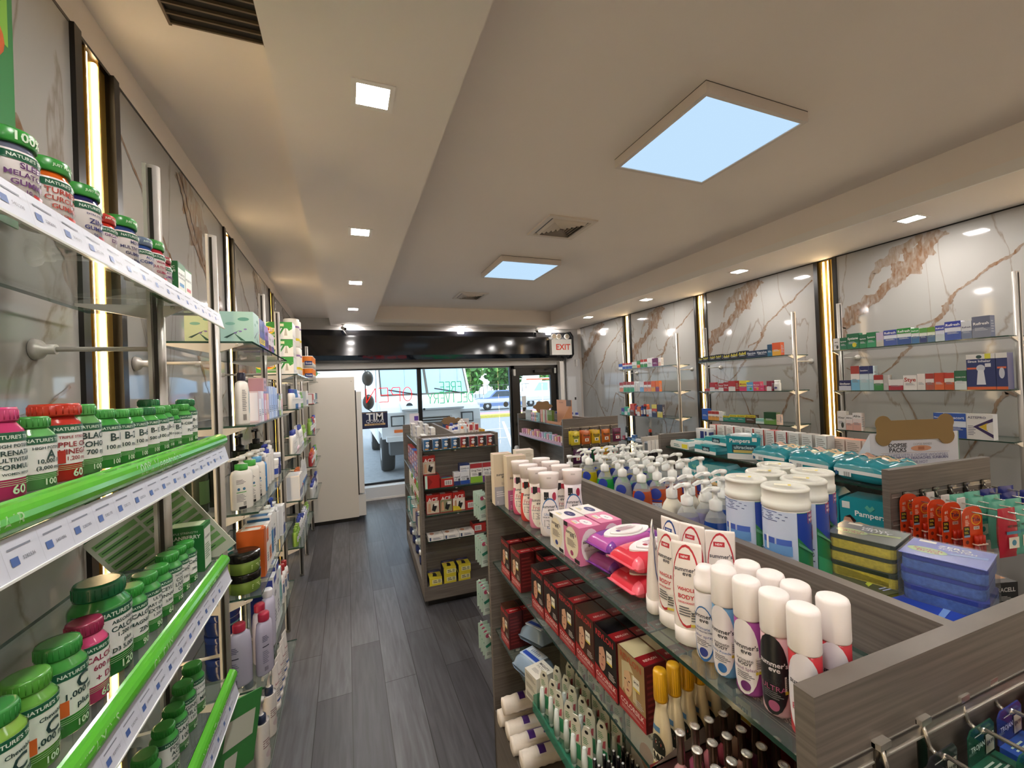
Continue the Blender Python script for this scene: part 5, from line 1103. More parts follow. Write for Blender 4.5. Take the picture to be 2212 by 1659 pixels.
wp = wipes('b65aa4', '7a3f96', '5a2f7a'); wr_ = wipes('d83a4a', 'e86a7a', 'a82a3a')
wp.put('purple and pink wipes pack lying on top of the stack', (.665, .905, zt + .0515), .06, 'wipes packs'); wp.put('purple wipes pack under the purple one', (.67, .91, zt), .1, 'wipes packs')
wr_.put('red floral wipes pack with white lid, upper one of the front pair', (.665, .80, zt + .0515), .02, 'wipes packs'); wr_.put('red floral wipes pack beneath the upper red one', (.66, .795, zt), .0, 'wipes packs')
def se_tube(arc):
    h = .182; D = [('e', 0, .58, .98, .80, arc), ('e', -.01, .58, .90, .75, 'efe6df'), ('r', -.05, .86, .4, .05, arc), ('t', 'NEW', -.05, .86, .25, 'f2eeee', True), ('t', "summer's", 0, .74, .8, '4a4a52', True), ('t', 'eve', .04, .695, .3, '4a4a52', True), ('t', 'WHOLE', 0, .55, .62, 'c8323c', True), ('t', 'BODY', 0, .48, .56, 'c8323c', True), ('t', 'DEODORANT', 0, .425, .56, 'c8323c', True), ('x', 0, .34, .5, .1, '5a5a60', 4), ('r', .3, .28, .3, .16, 'e8e2da'), ('x', .3, .30, .26, .1, '5a5a5a', 4), ('r', .3, .215, .3, .025, 'dcc850')]
    return tube_kind('efe6df', 'f0e8e2', .052, h, D, 'deodorant_tube', .16)
tr_, tbl = se_tube('c0303c'), se_tube('2a4a8a')
for x, y, rz, k, lab in ((.587, .712, .82, tbl, 'white deodorant tube turned edge on, next to the wipes'), (.578, .655, -1.45, tr_, 'white whole body deodorant tube with red arc, turned sideways'), (.568, .597, -1.02, tr_, 'white whole body deodorant tube with red arc, nearest and facing out'),
                         (.640, .715, -1.5, tbl, 'white tube with blue arc in the back row of tubes'), (.650, .665, -1.25, tr_, 'white tube with red arc in the middle of the back row'), (.668, .612, -.75, tr_, 'white tube with red arc facing forward behind the foam can')):
    k.put(lab, (x, y, zt), rz, 'standing deodorant tubes')
def can(low, acc, word, body='e6dfe0', foam=False, tc='3c3c44', h=.17, r=.0192):
    mb = mat(body, .2); ml = mat(low, .22); b = MB(); hc = h * (.66 if not foam else .74)
    b.lathe([(r * .93, 0, ml), (r, .004), (r, hc * .36, ml), (r, hc * .37, ml if not foam else mb), (r, hc * .97), (r * .92, hc)], 26)
    fn = rcurve([(r, 0), (r, h)]); d = MB()
    D = [('e', -.05, .52, 1.15, 1.0, body)] if not foam else [('e', 0, .4, .95, .8, '2f6aa8'), ('e', 0, .41, .86, .74, body)]
    D += [('t', "summer's", 0, .66, .98, tc, True), ('t', 'eve', .05, .585, .36, tc, True), ('t', 'intimate' if not foam else 'ultimate', -.02, .48, .6, '2a2a30' if not foam else '2f5a98'), ('t', 'BODY' if not foam else 'ODOR PROTECTION', -.02, .43, .5 if not foam else .9, '2a2a30' if not foam else '2f3a68', True), ('t', word, 0, .36, .8, acc), ('x', 0, .27, .6, .1, '6a6a70', 4), ('e', 0, .14, .34, .13, acc), ('r', .55, .42, .4, .22, 'e9e3da'), ('x', .55, .45, .34, .13, '6a6a6a', 5), ('r', .55, .33, .4, .04, 'd8c23a')]
    d.deco(lambda u, v, e: fn(u, v, e), D, 2 * r, hc, .0006, True)
    k = MB(); mc = mat('f0e8e4', .4)
    if foam: k.lathe([(r * 1.0, hc, mc), (r * 1.02, hc + .003), (r * 1.02, hc + .016), (r * .86, hc + .018), (r * .84, h * .95), (r * .6, h * .99), (r * .1, h)], 26)
    else: k.lathe([(r * 1.0, hc, mc), (r * 1.03, hc + .002), (r * 1.03, h * .965), (r * .96, h * .99), (r * .8, h), (r * .1, h)], 26)
    return Kind('spray_can', 'spray can', [('can_body', b), ('label', d), ('cap', k)])
cf = can('e6dfe0', '33408a', 'odor spray', foam=True, h=.158); cb = can('6a9fcc', '2f6aa8', 'Baby Powder'); cp = can('a04a98', '6a2a6a', 'Island Splash'); ck = can('e2b8c2', 'b05a80', 'ULTRA', body='1c1b20', tc='e2dce0'); cr_ = can('c83a44', 'b8303a', 'Blissful', body='e2dce2')
CN = [(.567, .553, cf, 'white foam can with blue outline and domed nozzle, front row'), (.563, .512, cb, 'white capped spray can with light blue body, front row'), (.562, .469, cp, 'white capped spray can with pink and purple body, front row'), (.563, .425, ck, 'white capped spray can with black body, front row'), (.559, .381, cr_, 'white capped spray can with red band, nearest the end panel'),
      (.607, .548, cf, 'white foam can with domed nozzle, back row'), (.613, .508, cb, 'white capped spray can, back row behind the blue one'), (.613, .467, cp, 'white capped spray can, back row behind the purple one'), (.612, .427, ck, 'white capped spray can, back row behind the black one'), (.619, .38, cr_, 'white capped spray can with red band, back row at the end')]
for x, y, k, lab in CN: k.put(lab, (x, y, zt), -1.2 if y > .39 else -1.05, 'deodorant spray cans')
# hair dye boxes
def dye(hair, skin, top, blond=False):
    w_, d, h = .092, .058, .142; base = '571c1e'
    F = [('r', 0, .62, 1, .76, hair), ('e', -.16, .52, .36, .46, skin), ('p', [(-.36, .3), (-.36, .8), (-.05, .86), (.1, .74), (-.1, .72), (-.27, .66), (-.3, .4)], top), ('p', [(.02, .7), (.12, .74), (.2, .3), (.04, .3), (.05, .5)], top),
         ('e', -.23, .55, .07, .022, '2a1a16'), ('e', -.08, .55, .07, .022, '2a1a16'), ('e', -.14, .40, .1, .03, 'a8484a'), ('p', [(-.17, .53), (-.13, .53), (-.11, .46), (-.15, .455)], 'b98a74'),
         ('r', 0, .12, 1, .24, 'a82224'), ('p', [(-.5, .24), (-.5, .32), (.5, .2), (.5, .12)], 'a82224'), ('t', 'COLORSILK', -.0, .17, .88, 'e6c8c4', True), ('x', 0, .08, .8, .06, 'd8a09c', 3), ('t', 'REVLON', 0, .9, .8, 'c8343a' if not blond else 'b85a3a', True),
         ('r', .2, .62, .24, .2, 'efe9da'), ('r', .2, .535, .24, .035, 'dcc35a'), ('t', '$4.99', .2, .64, .18, '2a2a2a', True), ('x', .3, .34, .3, .12, 'c8c0ba', 4)]
    T = [('r', -.22, .5, .5, 1, top), ('e', -.22, .5, .2, .7, '4a3c38' if not blond else 'e8dcb8'), ('r', .26, .5, .42, 1, '8a1c20'), ('r', .17, .5, .02, 1, '5a1012')]
    def tt(b):
        b.text(lambda u, v: (.024 - v, u, h + .0012), 'REVLON COLORSILK', 0, 0, .05, mat('d8a8a0', .4), True)
    b = MB(); b.box(-w_ / 2, w_ / 2, -d / 2, d / 2, 0, h, mat(base, .28))
    b.deco(lambda u, v, e: (u, -d / 2 - e, v), F, w_, h); b.deco(lambda u, v, e: (-w_ / 2 - e, -u, v), [('x', 0, .5, .8, .8, '7a2c2c', 9)], d, h); b.deco(lambda u, v, e: (w_ / 2 + e, u, v), [('x', 0, .5, .8, .8, '7a2c2c', 9)], d, h)
    # top runs along the depth: hair colour band and red band side by side
    mt = mat(top if not blond else 'cdbf98', .15, spec=.8); mr = mat('8e1d22', .2)
    b.face([(-w_ / 2 + .002, -d / 2 + .001, h + .0004), (.012, -d / 2 + .001, h + .0004), (.012, d / 2 - .001, h + .0004), (-w_ / 2 + .002, d / 2 - .001, h + .0004)], mt)
    b.face([(.012, -d / 2 + .001, h + .0004), (w_ / 2 - .002, -d / 2 + .001, h + .0004), (w_ / 2 - .002, d / 2 - .001, h + .0004), (.012, d / 2 - .001, h + .0004)], mr)
    b.text(lambda u, v: (.03 - v, u, h + .0009), 'REVLON', 0, 0, .035, mat('d8a8a0', .4), True)
    return Kind('hair_dye_box', 'box', [('hair_dye_box', b)])
D1 = dye('241713', 'cf9a7c', '1c1210'); D2 = dye('2c1a16', 'd8a888', '241815'); D3 = dye('4a2a1c', 'd8a888', '3a2218'); DB = dye('a8885c', 'dcb48c', 'cdbf98', True); D4 = dye('15100f', 'cf9a80', '121014')
z2 = .9535; cols = [(1.553, [D1, D1, D1], 'farthest column'), (1.445, [D3, D3, None], 'second farthest column'), (1.345, [None, D1, D1], 'column with the gap in front'), (1.255, [D1, D1, D1], 'fourth column from the far end'), (1.158, [D2, D2, D2], 'fifth column from the far end'), (1.06, [D2, D2, D2], 'third column from the blond ones'), (.963, [D3, D3, D3], 'second column from the blond ones'), (.868, [D4, D4, D4], 'column beside the blond ones')]
for y, ks, wh in cols:
    for i, k in enumerate(ks):
        if k: k.put('dark red hair dye box, %s row, %s' % (['front', 'middle', 'back'][i], wh), (.589 + .0605 * i, y, z2), -PI / 2, 'dark hair dye boxes on the middle shelf')
for i in range(3): DB.put('hair dye box with a blond portrait, %s one' % ['front', 'middle', 'back'][i], (.592 + .0605 * i, .772, z2), -PI / 2, 'blond hair dye boxes')
# nail polish remover
mcl = mat('d9c9a4', .12, spec=.7)
b = MB(); pr_ = [(.017, 0, mcl), (.0205, .006), (.0213, .03), (.019, .07), (.0155, .1), (.012, .118), (.0115, .122), (.0125, .13), (.0125, .138)]
b.lathe(pr_, 22, sy=.76); d = MB(); fn = rcurve([(p[0], p[1]) for p in pr_], 1, .76)
d.deco(lambda u, v, e: fn(u, v, e), [('e', 0, .38, .8, .34, '24261f'), ('x', 0, .44, .6, .1, 'c8c8ba', 3), ('r', .05, .44, .3, .04, 'b83a30'), ('r', -.1, .62, .5, .07, '4f7a9a'), ('r', .02, .2, .6, .22, 'efe7cf'), ('t', '$1.99', .02, .21, .5, '2a2a2a', True), ('e', .1, .1, .8, .12, 'd9c95a')], .043, .138, .0005, True)
k = MB(); k.lathe([(.0125, .136, mat('d9a21c', .3)), (.0133, .14), (.0125, .19), (.0115, .193), (.002, .193)], 22)
for q in range(22): a = 2 * PI * q / 22; k.tube((.0131 * math.cos(a), .0131 * math.sin(a), .142), (.0123 * math.cos(a), .0123 * math.sin(a), .189), .0005, mat('c8941a', .3), 4)
KR = Kind('nail_polish_remover', 'bottle', [('bottle_body', b), ('label', d), ('cap', k)])
for i in range(5): KR.put('frosted nail polish remover bottle with yellow cap, %s from the shelf edge' % ordn(i), (.535 + .0345 * i + .004, .648 + .002 * i, z2), -1.4, 'nail polish remover bottles')
# nail polish display
o = empty('nail_polish_display', 'dark red cardboard nail polish display tray under the glass shelf', 'display', (0, 0, 0)); mrd = mat('5a1512', .3)
b = MB(); b.box(.497, .7, .385, .622, z2, z2 + .014, mrd); b.box(.49, .497, .385, .622, z2, z2 + .03, mrd); b.build('tray', o)
b = MB(); b.face([(.49, .622, z2), (.70, .622, z2), (.70, .622, 1.05), (.49, .622, 1.0)], mat('8d7f72', .5)); b.box(.49, .70, .622, .627, z2, 1.0, mrd); b.build('side_flap', o)
b = MB(); b.box(.70, .704, .385, .627, z2, 1.17, mrd); fb = lambda u, v, e=0: (.6995 - e, .5 - u, v)
b.text(fb, 'HIGH GLOSS NAIL POLISH', 0, 1.095, .2, mat('c89a90', .4)); b.text(fb, 'CHERIMOYA', 0, 1.135, .11, mat('d8b0a8', .4), True); b.patch(fb, -.1, .1, 1.079, 1.0805, mat('b07a70', .4)); b.patch(fb, -.1, .1, 1.074, 1.0755, mat('b07a70', .4)); b.build('back_board', o)
b = MB(); b.box(-.016, .016, -.001, .001, -.02, .02, mat('e8dcc0', .4)); b.patch(lambda u, v, e=0: (u, -.0015, v), -.016, .016, -.018, -.01, mat('d9b64a', .4)); b.text(lambda u, v: (u, -.0016, v), '2/$1', 0, .004, .02, mat('2a2a2a', .4), True); q = b.build('price_tag', o, (.697, .60, 1.05), -PI / 2)
PC = ['b8868a', 'a84a5a', 'c8a090', '8a3a5a', 'd8b8a8', '5a2a4a', 'c87a8a', 'a06a5a']
NP = []
for c in PC:
    b = MB(); b.lathe([(.009, 0, mat(c, .1)), (.0115, .003), (.0115, .026), (.006, .034), (.0055, .038)], 16)
    k = MB(); k.lathe([(.0062, .038, mat('a08c78', .25, .9)), (.0068, .04), (.0068, .088), (.0085, .089, mat('e8e4dc', .22, .7)), (.0085, .0905), (.003, .0912), (.0025, .0906)], 18); NP.append(Kind('nail_polish_bottle', 'nail polish', [('bottle', b), ('brush_cap', k)]))
for j in range(6):
    for i in range(5):
        NP[(i * 3 + j) % 8].put('silver capped nail polish, %s from the shelf edge, %s row from the remover' % (ordn(i), ordn(j)), (.516 + .0335 * i, .575 - .038 * j, z2 + .0145 + .032), 0, 'nail polish bottles in the display') if True else None
b = MB(); b.box(.4985, .699, .388, .62, z2 + .0145, z2 + .0455, mat('2a0a0a', .35)); b.build('insert', o)
# third shelf
z3 = .6655
for i, k in enumerate((D3, D1, D1)): k.put('dark red hair dye box on the third shelf, %s' % ['front one', 'middle one', 'back one'][i], (.589 + .0605 * i, 1.59, z3), -PI / 2, 'hair dye boxes on the third shelf')
bw = MB(); W_, D_, H_ = .1, .14, .055; N = 10; mbw = mat('8aa0b8', .2); base = 0
for j in range(N + 1):
    for i in range(N + 1):
        u = i / N * 2 - 1; v = j / N * 2 - 1; bw.v.append((u * W_ / 2, v * D_ / 2, .012 + (H_ - .012) * max(0, 1 - abs(u) ** 5) ** .5 * max(0, 1 - abs(v) ** 3) ** .5))
for j in range(N + 1):
    for i in range(N + 1):
        u = i / N * 2 - 1; v = j / N * 2 - 1; bw.v.append((u * W_ / 2, v * D_ / 2, .012 - .012 * min(1, max(0, 1 - abs(v) ** 3) * 2)))
mi = bw.m(mbw)
for j in range(N):
    for i in range(N):
        a = j * (N + 1) + i; bw.f.append((a, a + 1, a + N + 2, a + N + 1)); bw.mi.append(mi); bw.sm.append(True)
        a += (N + 1) ** 2; bw.f.append((a + N + 1, a + N + 2, a + 1, a)); bw.mi.append(mi); bw.sm.append(True)
kl = MB(); kl.box(-.03, .03, -.045, .045, H_ - .004, H_ + .001, mat('b8c6d8', .3)); kl.patch(lambda u, v, e=0: (u, v, H_ + .0015), -.022, -.004, -.04, .04, mat('2a4aa8', .3)); kl.patch(lambda u, v, e=0: (u, v, H_ + .0015), .002, .024, -.035, .035, mat('d4dce6', .3)); kl.deco(lambda u, v, e: (u, v, H_ + .0017 + e), [('x', .012, 0, .016, .05, '6a86a8', 6)], 1, 1)
BW = Kind('face_wipes_pack', 'wipes', [('soft_pack', bw), ('label', kl)])
BW.put('light blue face wipes pack, lower nearer one on the third shelf', (.60, 1.40, z3), .25, 'light blue face wipes packs'); BW.put('light blue face wipes pack leaning on the other, farther back', (.66, 1.475, z3 + .056), .3, 'light blue face wipes packs', (math.radians(-6), math.radians(3)))
mp = carton(.07, .075, .03, 'dcd8cc', [('x', 0, .5, .8, .5, '8a8a80', 3)], left=[('r', .3, .5, .2, 1, '23283a')], top=[('t', 'MIGHTY', 0, .75, .7, '23252a', True), ('t', 'PATCH', 0, .57, .6, '7a7a78'), ('x', 0, .3, .5, .2, '8a8a86', 4)], name='acne_patch_box')
for i in range(3): mp.put('white acne patch box, %s of the stack' % ['bottom', 'middle', 'top'][i], (.565, 1.272, z3 + .0305 * i), -PI / 2 + .15, 'stacked acne patch boxes')
# green tinted acrylic tray with lash glue cards
gt = glass('3f9a7a', .35, .05); o = empty('acrylic_tray', 'green tinted clear acrylic tray at the third shelf edge', 'tray', (0, 0, 0))
b = MB(); b.box(.515, .72, .93, 1.228, z3, z3 + .004, gt); b.build('tray_floor', o)
b = MB(); b.box(.515, .519, .93, 1.228, z3 + .004, z3 + .03, gt); b.box(.519, .72, 1.224, 1.228, z3 + .004, z3 + .05, gt); b.build('tray_lip', o)
b = MB(); mcd = mat('d8d6c6', .35); b.prism([(-.016, 0), (.016, 0), (.016, .115), (.008, .135), (-.008, .135), (-.016, .115)], -.0015, .0015, mcd, 'y')
f = lambda u, v, e: (u, -.0016 - e, v); b.deco(f, [('e', 0, .9, .35, .07, '17171a'), ('x', -.1, .72, .5, .14, '4a8a5a', 4), ('p', [(.0, .48), (.3, .5), (.35, .66), (.1, .62)], 'b8505a'), ('r', .22, .3, .5, .3, '3f9a6a')], .032, .135)
t_ = MB(); t_.lathe([(.009, .012, mat('d4dcd8', .1)), (.009, .05), (.005, .085)], 12, (-.004, -.009, 0)); t_.lathe([(.006, 0, mat('e6e8e6', .2)), (.007, .012)], 12, (-.004, -.009, 0))
LG = Kind('lash_glue_card', 'carded tube', [('card', b), ('glue_tube', t_)])
for j in range(6):
    for i in range(4):
        LG.put('carded lash glue tube, %s from the shelf edge, %s row from patch boxes' % (ordn(i), ordn(j)), (.545 + .046 * i + .006 * (j % 2), 1.195 - .048 * j, z3 + .005), -1.15, 'carded lash glue tubes')
# liner pencils in a white bin
o = empty('liner_display_bin', 'white cardboard bin of black tipped liners', 'display', (0, 0, 0)); mwb = mat('ddd2c6', .5)
b = MB(); b.box(.52, .66, .79, .915, z3, z3 + .004, mwb); b.box(.517, .52, .79, .915, z3, z3 + .05, mwb); b.box(.52, .66, .787, .79, z3, z3 + .05, mwb); b.box(.52, .66, .915, .918, z3, z3 + .06, mwb); b.build('bin', o)
b = MB(); b.box(.66, .663, .787, .918, z3, z3 + .22, mwb); fb2 = lambda u, v, e=0: (.6595 - e, .852 - u, v); b.text(fb2, 'Exo', 0, z3 + .19, .04, mat('3a3a3a', .4)); b.text(fb2, 'LIP LINER', 0, z3 + .165, .05, mat('3a3a3a', .4)); b.poly(fb2, [(.03 * math.cos(t), z3 + .1 + .035 * math.sin(t)) for t in [2 * PI * i / 16 for i in range(16)]], mat('c89a82', .5)); b.build('back_card', o)
b = MB(); b.lathe([(.0045, 0, mat('8a8680', .3)), (.0045, .06), (.0052, .061, mat('16161a', .2)), (.0052, .1), (.003, .101, mat('c8c8cc', .2)), (.003, .1022)], 12)
LP = Kind('liner_pencil', 'eyeliner', [('liner_pencil', b)])
for j in range(6):
    for i in range(4): LP.put('black tipped liner standing in the white bin, %s across, %s deep' % (ordn(i), ordn(j)), (.538 + .028 * i, .90 - .019 * j, z3 + .0045), 0, 'liners in the white bin')
b = MB(); b.box(.52, .70, .5, .77, z3, z3 + .06, mat('3a1816', .3))
for i in range(5): b.box(.53, .69, .53 + .045 * i, .532 + .045 * i, z3 + .06, z3 + .0606, mat('b8a8a0', .4))
tag(b.build('dark_display_carton'), 'dark brown striped display carton at the bottom picture edge', 'box')
# cotton on the base
zb = .3205
def cotton(l, r):
    b = MB(); mw = mat('e9dfd2', .75, noise=.06, nscale=120); prof = [(r * .5, 0, mw), (r * .95, .004)]
    for i in range(11): prof.append((r * (.93 + .07 * (i % 2)), .01 + (l - .02) * i / 10))
    prof += [(r * .95, l - .004), (r * .5, l)]
    b.lathe(prof, 18, axis='x'); f = rcurve([(r, 0), (r, l)])
    s = MB(); g_ = lambda u, v, e=0: (v, -r * 1.01 * math.sin(u / r) , r * 1.01 * math.cos(u / r))
    s.patch(g_, -r * .9, r * .9, l * .35, l * .97, mat('e0d8d0', .3), 10, 1); g2 = lambda u, v, e=0: (v, -r * 1.02 * math.sin(u / r), r * 1.02 * math.cos(u / r))
    s.patch(g2, -r * .7, r * .7, l * .4, l * .55, mat('4a2a78', .3), 8, 1); s.patch(g2, -r * .7, -r * .3, l * .4, l * .9, mat('4a2a78', .3), 4, 1); s.patch(g2, r * .3, r * .5, l * .75, l * .92, mat('4a2a78', .3), 3, 1)
    return Kind('cotton_pads', 'cotton pads', [('pad_stack', b), ('sleeve', s)])
CT = cotton(.17, .032)
for i in range(4): CT.put('white cotton rounds sleeve with purple print, %s from the far end' % ordn(i), (.525 + .008 * (i % 2), 1.62 - .072 * i, zb + .034), -.08, 'cotton rounds sleeves')
CT.put('white cotton rounds sleeve lying on top of the others', (.535, 1.59, zb + .1), -.05, 'cotton rounds sleeves')

# ================================================================ nearest gondola, back side: soaps, wipes, sponges
def soap(liq, lab='2a3f9a', creamy=False):
    D = [('e', -.25, .55, .62, .34, lab), ('r', -.25, .36, .64, .04, lab), ('r', -.25, .22, .6, .22, 'cfd6e0'), ('x', -.25, .22, .5, .16, '5a6a9a', 4)] if not creamy else [('e', -.3, .3, .5, .4, 'a9a6a4'), ('e', -.1, .22, .4, .3, '9c9a98')]
    P = pump_bottle('d8dede' if not creamy else 'e4dfcf', 'e6e8e6', .034, .185, .62, clear=None if creamy else 1, liquid=None if creamy else liq, shape='soap', name='soap_pump_bottle', neck=.68, deco=D)
    return P
def soap2(liq, top='dfe4e4', lab='2a3f9a', creamy=False, deco=None):
    r, h = .0345, .186; hb = .128; ml = mat(liq, .12, spec=.7); mt = glass(top, .3, .05)
    D = deco if deco is not None else [('e', -.22, .62, .62, .3, lab), ('r', -.22, .43, .64, .05, lab), ('r', -.22, .26, .6, .24, 'cfd6e0'), ('x', -.22, .26, .5, .18, '5a6a9a', 4)]
    prof = [(r * .9, 0, ml), (r, .006), (r * 1.0, .05), (r * .95, .08), (r * .88, .095, ml if creamy else mt), (r * .74, .108), (r * .5, .12), (r * .42, hb)]
    b = MB(); b.lathe(prof, 22, sy=.8); fn = rcurve([(p[0], p[1]) for p in prof], 1, .8)
    d = MB(); d.deco(lambda u, v, e: fn(u, v, e), D, 2 * r, hb, .0006, True)
    k = MB(); mp = mat('e9ebe8', .25)
    k.lathe([(r * .46, hb - .004, mp), (r * .48, hb), (r * .48, hb + .02), (r * .3, hb + .024), (r * .16, hb + .028), (r * .16, h - .012), (r * .34, h - .012), (r * .4, h - .004), (r * .3, h), (r * .05, h)], 18)
    k.prism([(.006, h - .01), (.008, h - .001), (-.02, h), (-.036, h - .009), (-.038, h - .016), (-.03, h - .013), (-.015, h - .008)], -.006, .006, mp, 'y', None, True)
    return Kind('soap_pump_bottle', 'soap bottle', [('bottle_body', b), ('label', d), ('pump_head', k)])
S = {'yellow': soap2('b5a510'), 'green': soap2('1f9a3c'), 'clear': soap2('8f9aa0'), 'orange': soap2('b0441a'), 'teal': soap2('5aa890')}
rz_s = -.5; rndp = random.Random(4)
rows = [('yellow', 1.58, ['yellow', 'yellow', 'yellow', 'clear', 'clear']), ('green', 1.45, ['green', 'green', 'yellow', 'green', 'clear']), ('clear', 1.315, ['clear', 'teal', 'green', 'clear', 'clear']), ('orange', 1.205, ['orange', 'orange', 'orange', 'orange', 'orange'])]
for nm, y, cs in rows:
    for i, c in enumerate(cs):
        for dy, dep in ((0, 'nearer line'), (.062, 'second line')):
            if nm != 'yellow' and dy: continue
            S[c].put('%s liquid soap pump bottle, %s from the divider, %s of %s row' % (c, ordn(i), dep, nm), (.958 + .0695 * i + (.02 if dy else 0) + (.02 if y > 1.5 else 0), y + dy - (.02 if nm == 'green' else 0), zt), rz_s + rndp.uniform(-.12, .12), 'rows of liquid soap pump bottles')
SC = soap2('ddd8c6', creamy=True, deco=[('e', -.3, .36, .5, .3, 'aba8a6'), ('e', -.05, .28, .4, .22, '9c9a98')]); SL = soap2('8a86a8', deco=[('e', -.1, .5, .4, .2, '9a96b4')]); SB = soap2('1d3f86', deco=[('e', -.1, .3, .7, .34, 'd4dae2'), ('x', -.1, .32, .5, .16, '2a4a8a', 4)])
for i in range(4): SC.put('creamy white soap pump bottle, %s from the divider' % ordn(i), (.905 + .07 * i, 1.0, zt), -.3, 'creamy soap pump bottles')
for i in range(2): SL.put('lavender soap pump bottle, %s' % ['nearest the divider', 'next to the blue ones'][i], (.888 + .071 * i, .922, zt), -.3, 'lavender soap pump bottles')
for i, (x, y) in enumerate(((.918, .85), (1.032, .925), (1.103, .93))): SB.put('deep blue soap pump bottle, %s' % ['nearest and lowest label visible', 'behind the nearest blue one', 'farthest right blue one'][i], (x, y, zt), -.4, 'blue soap pump bottles')
b = MB(); b.box(-.024, .024, -.018, .018, 0, .105, glass('dde6ea', .3, .04)); b.deco(lambda u, v, e: (u, -.018 - e, v), [('r', 0, .45, .8, .7, 'c8d2dc'), ('r', 0, .66, .8, .1, '3a5a8a'), ('x', 0, .4, .6, .3, '4a5a7a', 4)], .048, .105); k = MB()
k.lathe([(.014, .105, mat('e6e8e8', .3)), (.014, .13), (.006, .133), (.006, .15), (.012, .15), (.012, .162)], 16); k.prism([(.0, .152), (.0, .16), (.05, .158), (.05, .152)], -.005, .005, mat('e6e8e8', .3), 'y')
Kind('sanitizer_pump_bottle', 'bottle', [('bottle_body', b), ('pump_head', k)]).put('square clear hand sanitizer pump bottle at the far end of the soaps', (.918, 1.645, zt), -.3)
# disinfecting wipes canisters
r, h = .0455, .235; b = MB(); mwh = mat('e8e8e6', .3)
b.lathe([(r * .96, 0, mwh), (r, .006), (r, .006), (r, h * .8), (r * .98, h * .805)], 36); d = MB(); fn = rcurve([(r, 0), (r, h)]); g_ = lambda u, v, e: fn(u, v, e)
W2 = 2 * r
d.patch(lambda u, v: fn(u, v, .0004), -.075, .02, .008, h * .79, mat('c3d0e6', .3), 16, 1)
d.patch(lambda u, v: fn(u, v, .0005), .02, .1, .008, h * .79, mat('2a7a4a', .28), 16, 1)
d.deco(g_, [('w', .22, 1.05, lambda q: .57 - .26 * q - .03 * math.sin(q * 3), lambda q: .785, '1f3f9a'),
            ('r', .62, .74, .26, .1, 'c8303a'), ('t', 'KILLS', .62, .76, .18, 'f0f0f0', True), ('t', '99.9%', .62, .72, .2, 'f0f0f0', True), ('e', .82, .58, .3, .14, 'c8303a'), ('x', -.32, .74, .7, .1, '5a6a9a', 6), ('r', -.4, .49, .3, .1, '3a5ab0'), ('r', -.06, .49, .3, .1, '4a6ac0'), ('r', -.22, .44, .64, .09, '6a9ad0'), ('r', -.42, .49, .06, .13, 'e8e8e8'), ('x', -.3, .24, .9, .34, '4a5a86', 15), ('x', -.3, .05, .9, .06, '4a5a86', 2), ('w', .22, 1.05, lambda q: .035, lambda q: .3 - .16 * q, '3a9a6a'), ('w', .22, 1.05, lambda q: .50 - .2 * q, lambda q: .53 - .23 * q, '5a9a78')], W2, h, .0008, True)
k = MB(); mlid = mat('dcdcd2', .3); k.lathe([(r * 1.0, h * .8, mlid), (r * 1.04, h * .805), (r * 1.04, h * .86), (r * 1.0, h * .865), (r * 1.0, h * .965), (r * 1.03, h * .97), (r * 1.03, h * .985), (r * .96, h), (r * .82, h), (r * .8, h - .004), (r * .1, h - .004)], 36)
k.patch(lambda u, v, e=0: (u, v, h + .0006), -.02, .012, -.008, .008, mat('efe9cf', .4)); k.patch(lambda u, v, e=0: (u, v, h + .0009), .006, .012, -.008, .008, mat('e0cc3a', .4))
CL = Kind('wipes_canister', 'wipes', [('canister', b), ('label', d), ('lid', k)])
for i, (x, y, lab) in enumerate(((.906, .745, 'front left'), (.904, .645, 'nearest, showing green and blue label'), (1.001, .668, 'front row middle'), (1.099, .71, 'front row right'), (1.006, .767, 'back row middle'), (1.104, .81, 'back row right'))):
    CL.put('white lidded disinfecting wipes canister, %s' % lab, (x, y, zt), -.95, 'disinfecting wipes canisters')
